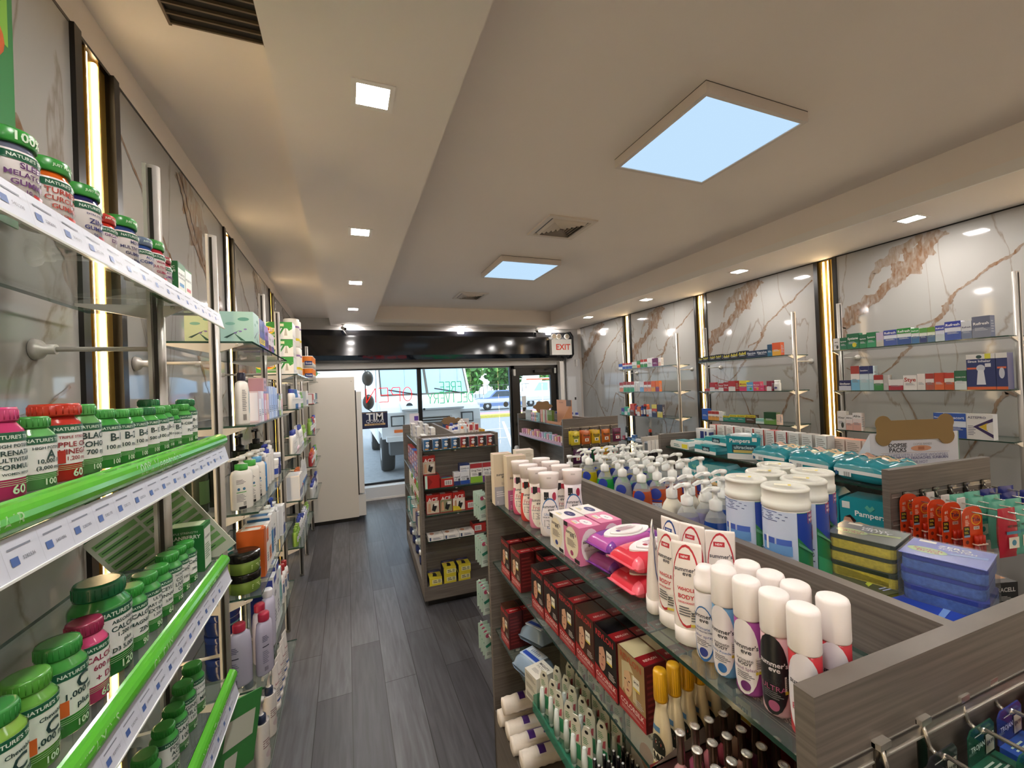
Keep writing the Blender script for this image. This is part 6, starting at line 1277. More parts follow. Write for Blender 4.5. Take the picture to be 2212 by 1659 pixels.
# sponge packs
def sponge(cs, cp, top1, top2, w1, w2, lead):
    L, D_, H_ = .118, .112, .021; b = MB(); n = 3
    for i in range(n):
        z0 = i * (H_ + .009)
        rr = [(sx * (L / 2 - .014) + .014 * math.cos(a), sy * (D_ / 2 - .014) + .014 * math.sin(a)) for sx, sy, a0 in ((1, 1, 0), (-1, 1, 90), (-1, -1, 180), (1, -1, 270)) for a in [math.radians(a0 + 22.5 * k) for k in range(5)]]
        jx, jy = (.0025, -.002, .001)[i], (-.003, .002, 0)[i]; mv = mat(cs, .85, noise=.45, nscale=160)
        for z_a, z_b, s_f, mm_ in ((z0, z0 + .003, .985, mv), (z0 + .003, z0 + H_ - .002, 1.0, mv), (z0 + H_ - .002, z0 + H_ + .0002, .985, mv), (z0 + H_, z0 + H_ + .0082, 1.0, mat(cp, .9, noise=.3, nscale=200))): b.prism([(p[0] * s_f + jx, p[1] * s_f + jy) for p in rr], z_a, z_b, mm_, 'z')
    H = n * (H_ + .009); s = MB(); f = lambda u, v, e=0: (u, v, H + .001 + e)
    s.box(-L / 2 - .001, L / 2 + .001, -D_ / 2 - .001, D_ / 2 + .001, H, H + .001, mat(top1, .25)); s.deco(lambda u, v, e: f(u, v, e), [('p', [(-.5, .5), (-.05, .5), (.1, -.1), (-.5, .05)], top2), ('e', -.22, -.12, .5, .32, 'a8c87a'), ('t', 'Scotch', -.22, -.07, .36, '9a2a3a', True), ('t', 'Brite', -.2, -.17, .28, '9a2a3a', True), ('t', w1, .05, .28, .4, 'dfe3e6', True), ('t', w2, .1, .15, .45, 'dfe3e6', True), ('p', [(.0, -.12), (.06, -.02), (.46, .12), (.46, .02)], lead), ('r', -.3, .4, .22, .12, 'efeadc')], L, D_)
    w_ = MB(); gw = glass('eef2f4', .05, .12); w_.box(-L / 2 - .003, L / 2 + .003, -D_ / 2 - .003, D_ / 2 + .003, -.0002, H + .003, gw)
    return Kind('sponge_pack', 'sponges', [('sponge_stack', s and b), ('printed_sheet', s), ('clear_wrap', w_)])
SY = sponge('c8b63a', '2c3a24', '5f6a60', '263a52', 'HEAVY', 'DUTY', 'a8c05a'); SBl = sponge('4a6ab0', '2a3f9a', '6a78c8', '3a4ab8', 'ZERO', 'SCRATCH', '7aa0e0')
SY.put('yellow sponge pack with dark scouring layers, upper one', (1.092, .588, zt + .0235), -1.35, 'packs of yellow sponges'); SBl.put('blue sponge pack in clear wrap, upper one nearest the corner', (1.10, .457, zt + .0235), -1.35, 'packs of blue sponges')
def flat_sponge(top1, top2, cs):
    L, D_, H_ = .2, .118, .022; b = MB(); b.box(-L / 2, L / 2, -D_ / 2, D_ / 2, 0, H_, mat(cs, .8, noise=.2, nscale=90)); s = MB(); s.box(-L / 2 - .001, L / 2 + .001, -D_ / 2 - .001, D_ / 2 + .001, H_, H_ + .001, mat(top1, .2)); f = lambda u, v, e: (u, v, H_ + .001 + e)
    s.deco(f, [('e', -.22, -.15, .36, .4, 'a8c87a'), ('t', 'Scotch', -.22, -.09, .26, '9a2a3a', True), ('t', 'Brite', -.2, -.2, .2, '9a2a3a', True), ('p', [(.0, -.2), (.04, -.1), (.4, .1), (.4, 0)], top2), ('x', .2, -.35, .3, .12, 'a8b4e0', 2)], L, D_)
    return Kind('sponge_pack', 'sponges', [('sponge_slab', b), ('printed_sheet', s)])
flat_sponge('2f4ab0', '7aa0e0', '3a56a8').put('flat blue sponge pack lying under the blue stack', (1.0, .447, zt), -.1, 'packs of blue sponges'); flat_sponge('4c5444', 'b8c84a', '8a8a3a').put('flat dark green sponge pack under the yellow stack', (1.02, .575, zt), -.12, 'packs of yellow sponges')
simple_box(.07, .1, .045, '17171a', 'b87a3a', 'DURACELL', tc='d8d4cc').put('black and copper battery pack behind the blue sponges', (1.228, .47, zt), -.3, 'battery packs')

# end cap of the nearest gondola: condom boxes on hooks
def hang_pack(c, c2, word, tc='cfe0d8'):
    w_, d, h = .068, .034, .085; b = MB(); gw = glass(c, .55, .08)
    b.prism([(-w_ / 2, 0), (w_ / 2, 0), (w_ / 2, .038), (w_ / 2 - .008, .046), (-w_ / 2 + .008, .046), (-w_ / 2, .038)], -.0008, .0008, gw, 'y'); b.text(lambda u, v: (u, -.0014, v), word, -.012, .02, .036, mat(tc, .4), True); b.patch(lambda u, v, e=0: (u, -.0016, v), .008, .03, .004, .03, mat('cfcdb8', .4)); b.text(lambda u, v: (u, -.002, v), '$4.99', .019, .018, .018, mat('1c1c1c', .4), True)
    b.patch(lambda u, v, e=0: (u, -.0015, v), -.02, .0, .035, .0365, mat('c8ccc8', .4))
    k = MB(); k.box(-w_ / 2, w_ / 2, -d - .001, -.001, -h, 0, mat(c2, .25)); k.deco(lambda u, v, e: (u, v, .0003 + e), [('x', -.05, -.5, .62, .6, 'b8d4c4', 4)], w_, d); k.deco(lambda u, v, e: (u, -d - .001 - e, v - h), [('t', word, 0, .8, .8, tc, True), ('r', 0, .4, .8, .4, c), ('x', 0, .15, .7, .2, 'b8d4c4', 3)], w_, h)
    return Kind('condom_pack', 'box', [('hang_tab', b), ('carton', k)])
HK = [(.603, 'first'), (.693, 'second'), (.79, 'third'), (.87, 'fourth'), (.955, 'fifth'), (1.045, 'sixth')]
TP = [hang_pack('1c1a18', '211c14', 'MAGNUM', 'c8a04a'), hang_pack('3a3c40', '2e3034', 'TROJAN', 'b8bcc0'), hang_pack('23604a', '1f5a42', 'TROJAN'), hang_pack('3a4aa0', '2f55a8', 'TROJAN', 'c8d0e8'), hang_pack('a8262c', 'b02228', 'TROJAN', 'e8c8c8'), hang_pack('7a1c2c', '8a1c2a', 'TROJAN', 'e8c8c8')]
TN = ['black and gold', 'charcoal grey', 'dark green', 'blue', 'red', 'crimson']
HZ = 1.228
for i, (x, nm) in enumerate(HK):
    o = empty('peg_hook', 'chrome peg hook on the near end panel, %s from the left corner' % nm, 'hook', (x, .3275, HZ), 0, 'chrome peg hooks'); m = mat('cfc9bf', .2, .75)
    b = MB(); b.box(-.011, .011, -.006, -.001, -.055, .012, mat('5e5a55', .25, .9)); b.box(-.011, .011, -.012, -.001, .006, .014, m); b.build('hook_plate', o)
    b = MB(); b.path([(0, -.006, .004), (0, -.014, -.022), (0, -.024, -.028), (0, -.03, -.02), (0, -.2, -.02)], .0028, m, 8); b.build('hook_arm', o)
    for j in range(3 if i else 2):
        TP[i].put('%s condom pack on the %s hook, %s from the panel' % (TN[i], nm, ordn(j)), (x + .003 * j, .302 - .043 * j - (.02 if i == 0 else 0), HZ - .026 - .036 - .0), 0, 'condom packs hanging on the end panel')
# mint lash cards hanging off the far end
b = MB(); b.prism([(-.024, -.12), (.024, -.12), (.024, 0), (-.024, 0)], -.001, .001, mat('b9cfc2', .4), 'y'); b.deco(lambda u, v, e: (u, -.0012 - e, v - .12), [('e', -.15, .86, .4, .16, 'b04a6a'), ('p', [(-.4, .5), (.4, .62), (.4, .5), (-.3, .4)], '2a7a62'), ('r', 0, .15, .8, .25, 'c8d4cc'), ('x', 0, .18, .6, .12, '5a6a6a', 3)], .048, .12)
LC = Kind('lash_card', 'carded lashes', [('lash_card', b)])
i = 0
for z_ in (1.21, 1.0, .78, .58):
    for x in (.568, .632):
        o = empty('peg_hook', 'chrome peg hook behind the nearest gondola holding mint cards', 'hook', (x, 1.766, z_ - .015), 0, 'chrome peg hooks on the far end panel')
        b = MB(); b.box(-.01, .01, 0, .006, -.04, .01, m_al); b.build('hook_plate', o); b = MB(); b.tube((0, .005, 0), (0, .2, 0), .003, m_al); b.build('hook_arm', o)
        for j in range(4): LC.put('mint green lash card hanging behind nearest gondola', (x, 1.84 + .03 * j, z_), .1, 'mint lash cards')

# ================================================================ right wall shelves
xr = 3.885
def rbox(w_, d, h, c, top=None, word=None, low=None, tc='f0f0f0', circ=None, name='medicine_box'):
    F = []
    if low: F.append(('r', 0, .22, 1, .44, low))
    if top: F.append(('r', 0, .84, 1, .32, top))
    if word: F.append(('t', word, 0, .66 if not top else .82, .86 if len(word) > 3 else .5, tc, True))
    F.append(('x', 0, .4, .7, .16, '8a8e96' if c[0] in 'ef' else 'c8ccd2', 3))
    if circ: F.append(('e', .12, .25, .34, .3, circ))
    return carton(w_, d, h, c, F, left=[('x', 0, .5, .7, .6, 'a8aab0', 5)], right=[('x', 0, .5, .7, .6, 'a8aab0', 5)], name=name)
def rrow(items, y, z, where, grp, gap=.003, xf_=xr):
    """items from the far end toward the camera"""
    for it in items:
        if it is None: y -= .03; continue
        if isinstance(it, float): y -= it; continue
        w_, h, d, kw, lab = it
        k = rbox(w_, d, h, **kw) if isinstance(kw, dict) else kw
        y -= w_ / 2; k.put(lab + ', ' + where, (xf_ + d / 2, y, z), -PI / 2, grp); y -= w_ / 2 + gap
W_, B_, Gn, Rd = 'e6e4e2', '2a4f9a', '1f6a48', 'a8302c'
w1 = 'top right shelf'; g1_ = 'eye care boxes on the top right shelf'
rrow([(.05, .1, .05, dict(c=W_, word='MRS', tc='3a3a3a', circ='4a4a4a'), 'white box with grey ring logo'), (.05, .1, .05, dict(c=Gn, word='Systane', low='2a7a5a'), 'small green eye drop box'), (.088, .125, .05, dict(c=Gn, word='Systane', low='2a7a5a', circ='d8cc3a'), 'wide green eye drop box with yellow dot'), (.05, .108, .05, dict(c=Gn, word='Systane', low='2a8a5a'), 'slim green eye drop box'), (.062, .118, .05, dict(c='1f7a4a', word='Systane', low='3a9a6a'), 'green eye drop box in the middle'),
      (.048, .11, .05, dict(c='c8b8cc', low='c8c4b8'), 'pale striped eye drop box'), (.082, .118, .05, dict(c='dfe3ee', top='3a4aa0', word='Refresh', low='4a62a8'), 'white and blue eye drop box, first blue one'), (.084, .12, .05, dict(c='dfe6e4', top='2a8a3a', word='Refresh', low='3a5a98'), 'wide eye drop box with bright green top'), (.045, .11, .05, dict(c='e0e6e2', top='3a9a4a', word='Refresh', low='4a7aa8'), 'small eye drop box with green top'),
      (.042, .105, .05, dict(c='dfe6d8', top='5a9a4a', low='3a4a7a'), 'small olive and navy box'), (.042, .105, .05, dict(c='e0e6d0', top='6a9a3a', low='5a7a98'), 'small light green and blue box'), (.048, .11, .05, dict(c='d8dcea', top='4a52a8', word='Refresh', low='c8d4d8'), 'pale violet topped eye drop box'), (.082, .128, .055, dict(c='dfe2ee', top='2f3fa0', word='Refresh', low='4a62b0'), 'large white and royal blue eye drop box'), (.05, .118, .05, dict(c='d8dade', word='Refresh', tc='4a4a6a', low='7a86a0'), 'silver blue eye drop box'), (.085, .14, .06, dict(c='6a7086', word='Refresh', low='8a90a0'), 'large grey eye drop box nearest on the shelf')], 2.285, 1.9005, w1, g1_, .002)
w2 = 'second right shelf'; g2_ = 'boxes on the second right shelf'
rrow([(.09, .085, .05, dict(c='23265c', word='Similasan', low='c8cad8'), 'low navy and white box'), (.062, .2, .05, dict(c='e8e4e2', top='a83a34', low='7ab8d8', name='medicine_box'), 'tall white red and sky blue box'), (.062, .195, .06, dict(c='cfe0e8', top='24306a', word='Sensitive', low='a8ccd4'), 'tall navy topped eye solution box, first'), (.03, .195, .06, dict(c='cfe0e8', top='24306a', low='a8ccd4'), 'tall navy topped eye solution box, second'), (.062, .12, .05, dict(c='e6e4e0', top='a8302c', low='3a8a4a'), 'box with red top and green base'), (.03, .118, .05, dict(c='b8b4b0'), 'plain grey box edge'),
      (.09, .08, .05, dict(c='e4e0de', low='a83040'), 'white eye cup pack with dark red base'), (.08, .11, .05, dict(c='ece8e4', word='Stye', tc='b03028'), 'white box with red stye lettering'), (.045, .118, .04, dict(c='eae2dc', low='e0dcd6'), 'plain cream box with red edge'), (.046, .118, .04, dict(c='e8e2e0', top='a83a34', low='b05a4a'), 'white box with red top and base'), (.052, .12, .04, dict(c='c8442c', word='', low='d8683a'), 'orange red box with yellow duck'), (.05, .118, .04, dict(c='e0dcd0', top='c03a2c', low='c8552c'), 'cream and orange red box'), (.06, .13, .05, dict(c='2a6a4a', word='CLEAR EYES', low='d8e2de'), 'dark green clear eyes box'),
      (.135, .235, .08, carton(.135, .08, .235, '26366e', [('r', 0, .93, 1, .14, 'e2e0dc'), ('e', -.05, .92, .2, .1, '2a4a4a'), ('t', 'Sinus Inhaler', -.05, .8, .8, 'e6e8f0', True), ('r', -.25, .6, .45, .05, 'd86a4a'), ('e', 0, .6, .3, .2, 'c8ccd8'), ('p', [(-.1, .55), (.1, .55), (.16, .14), (-.16, .14)], 'dfe2ea'), ('r', 0, .04, 1, .08, 'd8683a'), ('r', .25, .93, .2, .14, 'e0dc4a'), ('r', .25, .68, .2, .1, 'dcdce4')], right=[('r', 0, .93, 1, .14, 'e2e0dc')], left=[('r', 0, .93, 1, .14, 'e2e0dc')], name='inhaler_box'), 'large navy sinus inhaler box'), (.05, .235, .08, carton(.05, .08, .235, '26366e', [('r', 0, .93, 1, .14, 'e2e0dc'), ('r', 0, .6, .8, .05, 'd86a4a'), ('e', 0, .45, .5, .3, 'c8ccd8'), ('r', 0, .04, 1, .08, 'd8683a')], name='inhaler_box'), 'narrow navy inhaler box nearest the pole')], 2.255, 1.5575, w2, g2_, .002)
w3 = 'third right shelf'; g3_ = 'nasal spray boxes on the third right shelf'
rrow([(.062, .155, .05, dict(c='e4e0da', word='Xlear', tc='4a4a4a', low='d8d4d0', circ='3a4038'), 'white nasal spray box farthest'), (.05, .125, .05, dict(c='e6d8d4', top='e8e4e2', word='Afrin', tc='2a2a2a', low='d8a89a'), 'peach and white nasal spray box, smaller'), (.06, .145, .05, dict(c='e6d8d4', top='e8e4e2', word='Afrin', tc='2a2a2a', low='d8a89a'), 'peach and white nasal spray box, larger'), .45, (.055, .17, .05, dict(c='dfe6f0', top='2f5ab0', word='Nasacort', low='2a4fa0'), 'slim blue and white allergy spray box'), (.11, .17, .05, dict(c='dfe6f0', top='2f5ab0', word='Nasacort', tc='dfe6f0', low='2a4fa0'), 'wide blue and white allergy spray box'),
      (.125, .17, .06, carton(.125, .06, .17, 'e4e2de', [('t', 'ASTEPRO', -.1, .86, .7, '4a4a6a', True), ('p', [(-.25, .5), (.5, .85), (.5, .72), (-.05, .5), (.5, .22), (.5, .08)], '3a2a5a'), ('p', [(-.02, .5), (.3, .66), (.3, .34)], 'd8b83a'), ('r', .36, .5, .2, .22, 'e8e4dc'), ('x', -.3, .35, .3, .4, '8a8a96', 6)], name='medicine_box'), 'white allergy spray box with dark chevron')], 2.28, 1.2255, w3, g3_, .002)
# middle bay
w4 = 'middle bay top shelf'
rrow([(.06, .055, .04, dict(c='17181c', word='Advil', tc='d8cc4a'), 'black and yellow pain relief box, farthest'), (.08, .062, .04, dict(c='15181e', word='Advil', tc='d8cc4a'), 'black and yellow pain relief box, second'), .02, (.08, .066, .04, dict(c='15181e', word='Advil', tc='d8cc4a'), 'black and yellow pain relief box, third'), (.08, .07, .04, dict(c='15181e', word='Advil', tc='d8cc4a'), 'black and yellow pain relief box, fourth'), .02, (.09, .062, .04, dict(c='15181e', word='Advil', tc='d8cc4a'), 'black and yellow pain relief box, fifth'), (.1, .07, .04, dict(c='15181e', word='Advil', tc='d8cc4a'), 'black and yellow pain relief box, sixth'), (.1, .08, .04, dict(c='15181e', word='Advil', tc='d8cc4a'), 'black and yellow pain relief box, seventh'),
      (.11, .07, .04, dict(c='1c2c4a', word='Nervive', tc='c8ccd4'), 'dark navy nerve care box'), (.12, .07, .04, dict(c='16304a', word='Nervive', tc='c8ccd4'), 'dark blue box beside the tall ones'), (.05, .115, .04, dict(c='1f4a68', low='2a6a8a'), 'tall teal navy box'), (.085, .125, .05, dict(c='d85a2c', low='e0a83a'), 'tall orange box at the pole end')], 3.755, 1.9005, w4, 'pain relief boxes on the middle bay top shelf', .001)
w5 = 'middle bay second shelf'
rrow([.06, (.07, .03, .04, dict(c='b8303a'), 'flat red box'), (.07, .1, .05, dict(c='b02a34', low='e0dcdc'), 'red and white box, farthest tall one'), (.05, .05, .05, dict(c='b02a34', low='c8c4c4'), 'small red box'), (.065, .09, .05, dict(c='a82a34', word='Tylenol', low='e0dcdc'), 'red and white striped box'), (.065, .098, .05, dict(c='a8202c', word='Tylenol'), 'red tall box beside the white capped one'), (.085, .11, .06, dict(c='b02a30', low='e4e0dc'), 'red box with white label'), .05, (.085, .11, .05, dict(c='e0d040', word='Motrin', tc='b02a44', low='c8386a'), 'yellow and magenta box'), (.075, .092, .05, dict(c='5aa0d0', word='Mucinex', low='6ab0d8', circ='4aa83a'), 'sky blue box with green dot'), (.075, .095, .05, dict(c='c84a6a', word='Mucinex', low='d8486a', circ='d8a03a'), 'pink box with orange dot'), (.04, .055, .05, dict(c='d84a78'), 'small hot pink box'), .03, (.05, .098, .05, dict(c='8a2a44', low='e0dce0'), 'maroon and white box')], 3.74, 1.5575, w5, 'medicine boxes on the middle bay second shelf', .001)
cap_bottle('e4e4e2', 'ececea', .032, .105, .9, .2, .8, [('r', 0, .5, .9, .5, 'dcdcd8'), ('e', 0, .35, .5, .25, '4a4a8a')]).put('round white pill bottle at the end of the middle bay second shelf', (3.93, 2.83, 1.5575), -PI / 2)
w6 = 'middle bay third shelf'
rrow([(.09, .13, .05, dict(c='2f5fb8', word='', low='3a6ac0'), 'tall blue box farthest'), (.05, .105, .05, dict(c='e6e2dc', top='b03a34', low='e0a04a'), 'white red and gold box, first of three'), (.05, .105, .05, dict(c='e6e2dc', top='b03a34', low='e0a04a'), 'white red and gold box, second of three'), (.05, .105, .05, dict(c='e6e2dc', top='b03a34', low='e0a04a'), 'white red and gold box, third of three'), (.05, .1, .05, dict(c='e8e6e2', low='d8d8d8'), 'plain white pill box'), (.085, .06, .05, dict(c='2f8a7a', top='e0cc30', word='SALONPAS', tc='1c2a1c'), 'small yellow topped teal box'), (.09, .075, .05, dict(c='2f8a7a', top='e0cc30', word='SALONPAS', tc='1c2a1c'), 'yellow topped teal box, second'), (.1, .078, .05, dict(c='2f8a7a', top='e0cc30', word='SALONPAS', tc='1c2a1c'), 'yellow topped teal box, third'), (.12, .082, .05, dict(c='4a3a2c', top='e0cc30', word='SALONPAS', tc='1c2a1c'), 'yellow topped brown box'), (.09, .05, .05, dict(c='8ac0b8', low='cfe0dc'), 'low pale teal box'), (.13, .12, .06, dict(c='1c4a2a', word='', low='6a9a4a'), 'dark green pain patch box'), (.03, .1, .05, dict(c='e8ccb8'), 'narrow peach box')], 3.74, 1.2255, w6, 'medicine boxes on the middle bay third shelf', .001)
# far right bay
def brow(specs, y, z, where, grp):
    for w_, h, c, cap, lab in specs:
        if cap: k = cap_bottle(c, cap, w_ / 2, h, .7, .2, .7, [('r', 0, .45, .9, .5, 'd8d4d0')])
        else: k = rbox(w_, .045, h, c[0], low=c[1], top=c[2] if len(c) > 2 else None)
        k.put(lab + ', ' + where, (xr + .03, y - w_ / 2, z), -PI / 2, grp); y -= w_ + .006
brow([(.09, .08, ('2a5ab0', 'e4e4ea'), None, 'blue and white box farthest')] + [(.07, .085, ('e4e4e8', '3a62b8', 'c84040'), None, 'white blue and red box, %s' % ordn(i)) for i in range(3)] + [(.1, .09, ('e4e4e0', 'b8ccb0'), None, 'pale box'), (.07, .1, ('3a8a4a', 'e0602c'), None, 'green and orange box'), (.07, .11, ('e6e4e2', '3a8a4a', 'b83a30'), None, 'white box with green base, first'), (.07, .11, ('e6e4e2', '3a8a4a', 'b83a30'), None, 'white box with green base, second'), (.09, .12, ('e6e6e4', 'd8dcd8'), None, 'tall white box'), (.11, .11, ('6a2a58', '7a3a6a'), None, 'plum purple box'), (.05, .11, ('e8e0dc', 'e0b8a8'), None, 'slim cream box')], 5.32, 1.9005, 'window bay top shelf', 'boxes on the window bay top shelf')
brow([(.09, .14, ('e6dedc', 'e08a6a', 'a83a3a'), None, 'white and peach box, first')] + [(.08, .15, ('e6e6e4', '3a9a6a', 'a83a30'), None, 'white green and red box, %s' % ordn(i)) for i in range(3)] + [(.055, .15, 'e4e4e4', 'd8dcdc', 'round silver white bottle, first'), (.055, .15, 'e4e4e4', 'd8dcdc', 'round silver white bottle, second'), (.08, .145, ('e6e6ea', '7aa8d0', 'd8d8dc'), None, 'white and pale blue box')] + [(.07, .14, ('e8e2de', 'e08a6a', 'b83a30'), None, 'white and salmon box, %s' % ordn(i)) for i in range(2)] + [(.08, .145, ('e0622c', 'e8a03a'), None, 'bright orange box'), (.07, .145, ('e8742c', '8a3a6a'), None, 'orange and purple box')], 5.32, 1.5575, 'window bay second shelf', 'boxes on the window bay second shelf')
brow([(.07, .1, ('4a3a8a', '3a9a8a'), None, 'teal and violet box'), (.07, .12, ('3aa88a', 'dfe4e0'), None, 'green and white box'), (.05, .1, ('dfe4e0', '3aa88a'), None, 'slim white and green box'), (.1, .17, ('c8402c', '6a3a2a'), None, 'red cold medicine box'), (.05, .15, '6a3a6a', '5a3a7a', 'purple syrup bottle'), (.06, .13, ('d86a2c', 'e8e0dc'), None, 'orange and white box'), (.05, .15, '2f4a9a', '4a3a7a', 'blue syrup bottle'), (.055, .17, '23284a', 'a8302c', 'navy syrup bottle with red cap'), (.06, .17, 'c8552c', 'd86a3a', 'orange syrup bottle'), (.06, .1, ('d8d8dc', 'a8b0c0'), None, 'silver box'), (.1, .17, ('c84a30', '23284a', 'd8cc5a'), None, 'navy red and yellow box'), (.1, .17, ('23284a', 'd8cc5a'), None, 'navy and yellow box')], 5.3, 1.2105, 'window bay third shelf', 'medicines on the window bay third shelf')
brow([(.05, .06, ('a83a4a', 'c85a6a'), None, 'flat red pack'), (.06, .2, '1c221c', '17181c', 'dark green medicine bottle'), (.09, .05, ('2a4a7a', '3a5a8a'), None, 'low navy box'), (.08, .09, ('3a6aa8', '8ab8d8'), None, 'blue and white cup box'), (.12, .04, ('e0e0e2', 'c8c8cc'), None, 'flat white box'), (.14, .045, ('e4e4e2', 'c8c8c8'), None, 'flat white box nearer the pole'), (.06, .2, '2a1c1a', 'c8442c', 'dark bottle with orange cap')], 5.3, .8305, 'window bay lowest shelf', 'medicines on the window bay lowest shelf')

# ================================================================ middle aisle gondola
def put2(k, G, x, y, z, rz, lab, grp): k.put(lab, gp(G, x, y, z), G[2] + rz, grp)
o2 = [o for o in C.objects if o.get('label', '').startswith('grey wood gondola in the aisle')][0]
for z, a, c in ((1.228, .03, .63), (.93, .03, .62), (.725, .035, .62), (.525, .035, .56)):
    b = MB(); b.box(a, c, -.04, .148, z - .008, z, m_glass, {'F': m_edge, 'L': m_edge, 'R': m_edge, 'K': m_edge}); s = b.build('end_shelf', o2)
    b = MB()
    b.lathe([(.008, z - .02, m_al2), (.008, z - .008)], 10, (a + .25, -.02, 0)); b.prism([(-.02, z - .02), (-.02, z - .012), (.148, z - .012), (.148, z - .04)], a + .246, a + .254, mat('4a4846', .35, .8), 'x'); b.build('bracket', s)
def pick(c):
    return carton(.068, .022, .085, 'e2e2e0', [('r', -.1, .5, .8, 1, c), ('p', [(.0, .1), (.2, .4), (.0, .7), (.25, .98), (.5, .98), (.5, .05)], '2a2a2e'), ('e', -.05, .45, .4, .3, 'dfe3e6'), ('e', -.05, .72, .4, .14, 'e8e4e0'), ('r', -.15, .12, .4, .12, 'd8a04a')], name='denture_care_pack')
pb_, pr__ = pick('3a6a98'), pick('8a2c30')
for i in range(8):
    for j in range(3):
        put2(pb_ if i < 4 else pr__, G2, .065 + .073 * i, -.02 + .045 * j, 1.2285, 0, '%s dental pick pack on the end shelf, %s from the left, %s row' % ('blue' if i < 4 else 'dark red', ordn(i), ['front', 'middle', 'back'][j]), 'dental pick packs')
def ace(word='ACE', low='c8bca8', acc=None, w_=.1, h=.145):
    F = [('r', 0, .84, 1, .34, 'b0241e'), ('t', word, 0, .76, .78, 'f0ecea', True), ('r', 0, .36, .96, .66, low), ('p', [(-.1, .2), (.0, .5), (.25, .6), (.3, .35), (.15, .1)], '1c1c1e'), ('p', [(-.4, .1), (-.35, .55), (-.2, .6), (-.15, .1)], 'c89a7a'), ('r', .25, .5, .3, .16, 'e4dfd6')]
    if acc: F.append(('p', [(-.5, .02), (-.5, .3), (0, .22), (.2, .02)], acc))
    return carton(w_, .07, h, 'a8221c', F, top=[('r', -.2, .5, .4, .6, 'e8dedc')], name='brace_box')
kA, kB, kC = ace(), ace(low='8a8a6a'), ace(low='e0d8cc', acc='d8c43a')
flat = carton(.1, .1, .065, 'a82c28', [('r', .1, .5, .6, .6, 'e6e0dc'), ('b', .1, .5, .5, .45, '1c1c1c')], top=[('e', 0, .5, .8, .7, '3a5a9a'), ('r', 0, .2, .9, .2, '6ab04a')], name='bandage_box'); flat2 = carton(.11, .1, .07, 'a82c28', [('r', -.1, .5, .5, .6, 'e6e0dc'), ('b', -.1, .5, .4, .45, '1c1c1c')], top=[('r', 0, .5, .9, .8, '2a2624')], name='bandage_box')
lay = carton(.115, .13, .1, 'a82420', [('r', -.42, .5, .16, 1, 'bfe0d4'), ('p', [(-.3, .05), (.0, .5), (-.3, .95)], '8a1c18')], top=[('r', 0, .5, .8, .9, '2e2420')], name='bandage_box')
z = .9305
lay.put('red box lying on its side under the upright brace box', gp(G2, .09, .04, z), G2[2], 'first aid boxes on the end shelves'); kA.put('red brace box standing on top of the lying red box', gp(G2, .075, .06, z + .1005), G2[2], 'first aid boxes on the end shelves')
flat.put('low red bandage box with blue bandage picture', gp(G2, .205, .02, z), G2[2], 'first aid boxes on the end shelves')
tst = lambda w_, h, c, t, lo, word, d=.06: carton(w_, d, h, c, [('r', 0, .88, 1, .24, t), ('t', word, 0, .62, .8, '3a3a44', True), ('r', 0, .16, 1, .32, lo), ('r', .3, .42, .26, .18, '3a3a44'), ('x', -.1, .44, .5, .14, '7a7a80', 3)], name='test_kit_box')
tst(.052, .1, 'e6e6e8', 'dfe0e4', '24356a', 'rapid').put('small white and navy test kit box', gp(G2, .29, .02, z), G2[2], 'test kit boxes'); tst(.075, .09, 'e4e6ea', 'e4e6ea', '2a4fa0', 'COVID').put('white and blue virus test box, lower one', gp(G2, .357, .03, z), G2[2], 'test kit boxes')
carton(.08, .07, .072, 'e4e6ea', [('r', 0, .9, 1, .2, '26386e'), ('t', 'COVID-19', 0, .45, .84, '2a3a6a', True), ('x', 0, .2, .8, .14, '7a8ab0', 2)], left=[('r', 0, .5, 1, 1, '26386e')], top=[('r', 0, .5, 1, 1, '26386e')], name='test_kit_box').put('navy topped virus test box on top of the lower one', gp(G2, .357, .035, z + .0905), G2[2], 'test kit boxes')
tst(.1, .155, 'e8e6e2', 'a83038', '8ab83a', 'Drug Test').put('drug test box with red band and lime green base', gp(G2, .452, .03, z), G2[2], 'test kit boxes'); tst(.1, .155, 'e8e6e6', 'a83038', '5a2a78', 'Drug Test').put('drug test box with red band and purple base', gp(G2, .556, .03, z), G2[2], 'test kit boxes')
z = .7255
for i, k in enumerate((kA, kB, kC)): k.put('red brace box on the second end shelf, %s' % ['with tan picture, left one', 'with olive picture, middle one', 'with yellow corner, right one'][i], gp(G2, .09 + .104 * i, .03, z), G2[2], 'first aid boxes on the end shelves')
flat2.put('low red bandage box with dark top beside the yellow cornered brace', gp(G2, .405, .03, z), G2[2], 'first aid boxes on the end shelves'); flat.put('low red bandage box at the right of the second end shelf', gp(G2, .525, .03, z), G2[2], 'first aid boxes on the end shelves')
kA.put('red brace box partly hidden behind the hanging cards', gp(G2, .56, .10, z - .0), G2[2], 'first aid boxes on the end shelves') if 0 else None
z = .5255
wb = carton(.118, .13, .032, 'e2e0dc', [('r', -.38, .5, .1, .8, '24406a'), ('x', .1, .5, .6, .5, '4a5a7a', 2)], top=[('r', 0, .5, .96, .96, 'dcd8d2'), ('e', -.2, .6, .3, .4, 'b87a5a'), ('p', [(-.1, .3), (.2, .3), (.3, .8), (.1, .8)], 'c8c4c0'), ('r', 0, .95, .9, .08, '1c1c1c')], name='splint_box')
for i in range(3): wb.put('flat white splint box, %s on the third end shelf' % ['left', 'middle', 'right'][i], gp(G2, .1 + .123 * i, .02, z), G2[2], 'flat white splint boxes')
flat2.put('small red bandage box at the end of the flat white boxes', gp(G2, .46, .05, z), G2[2], 'first aid boxes on the end shelves')
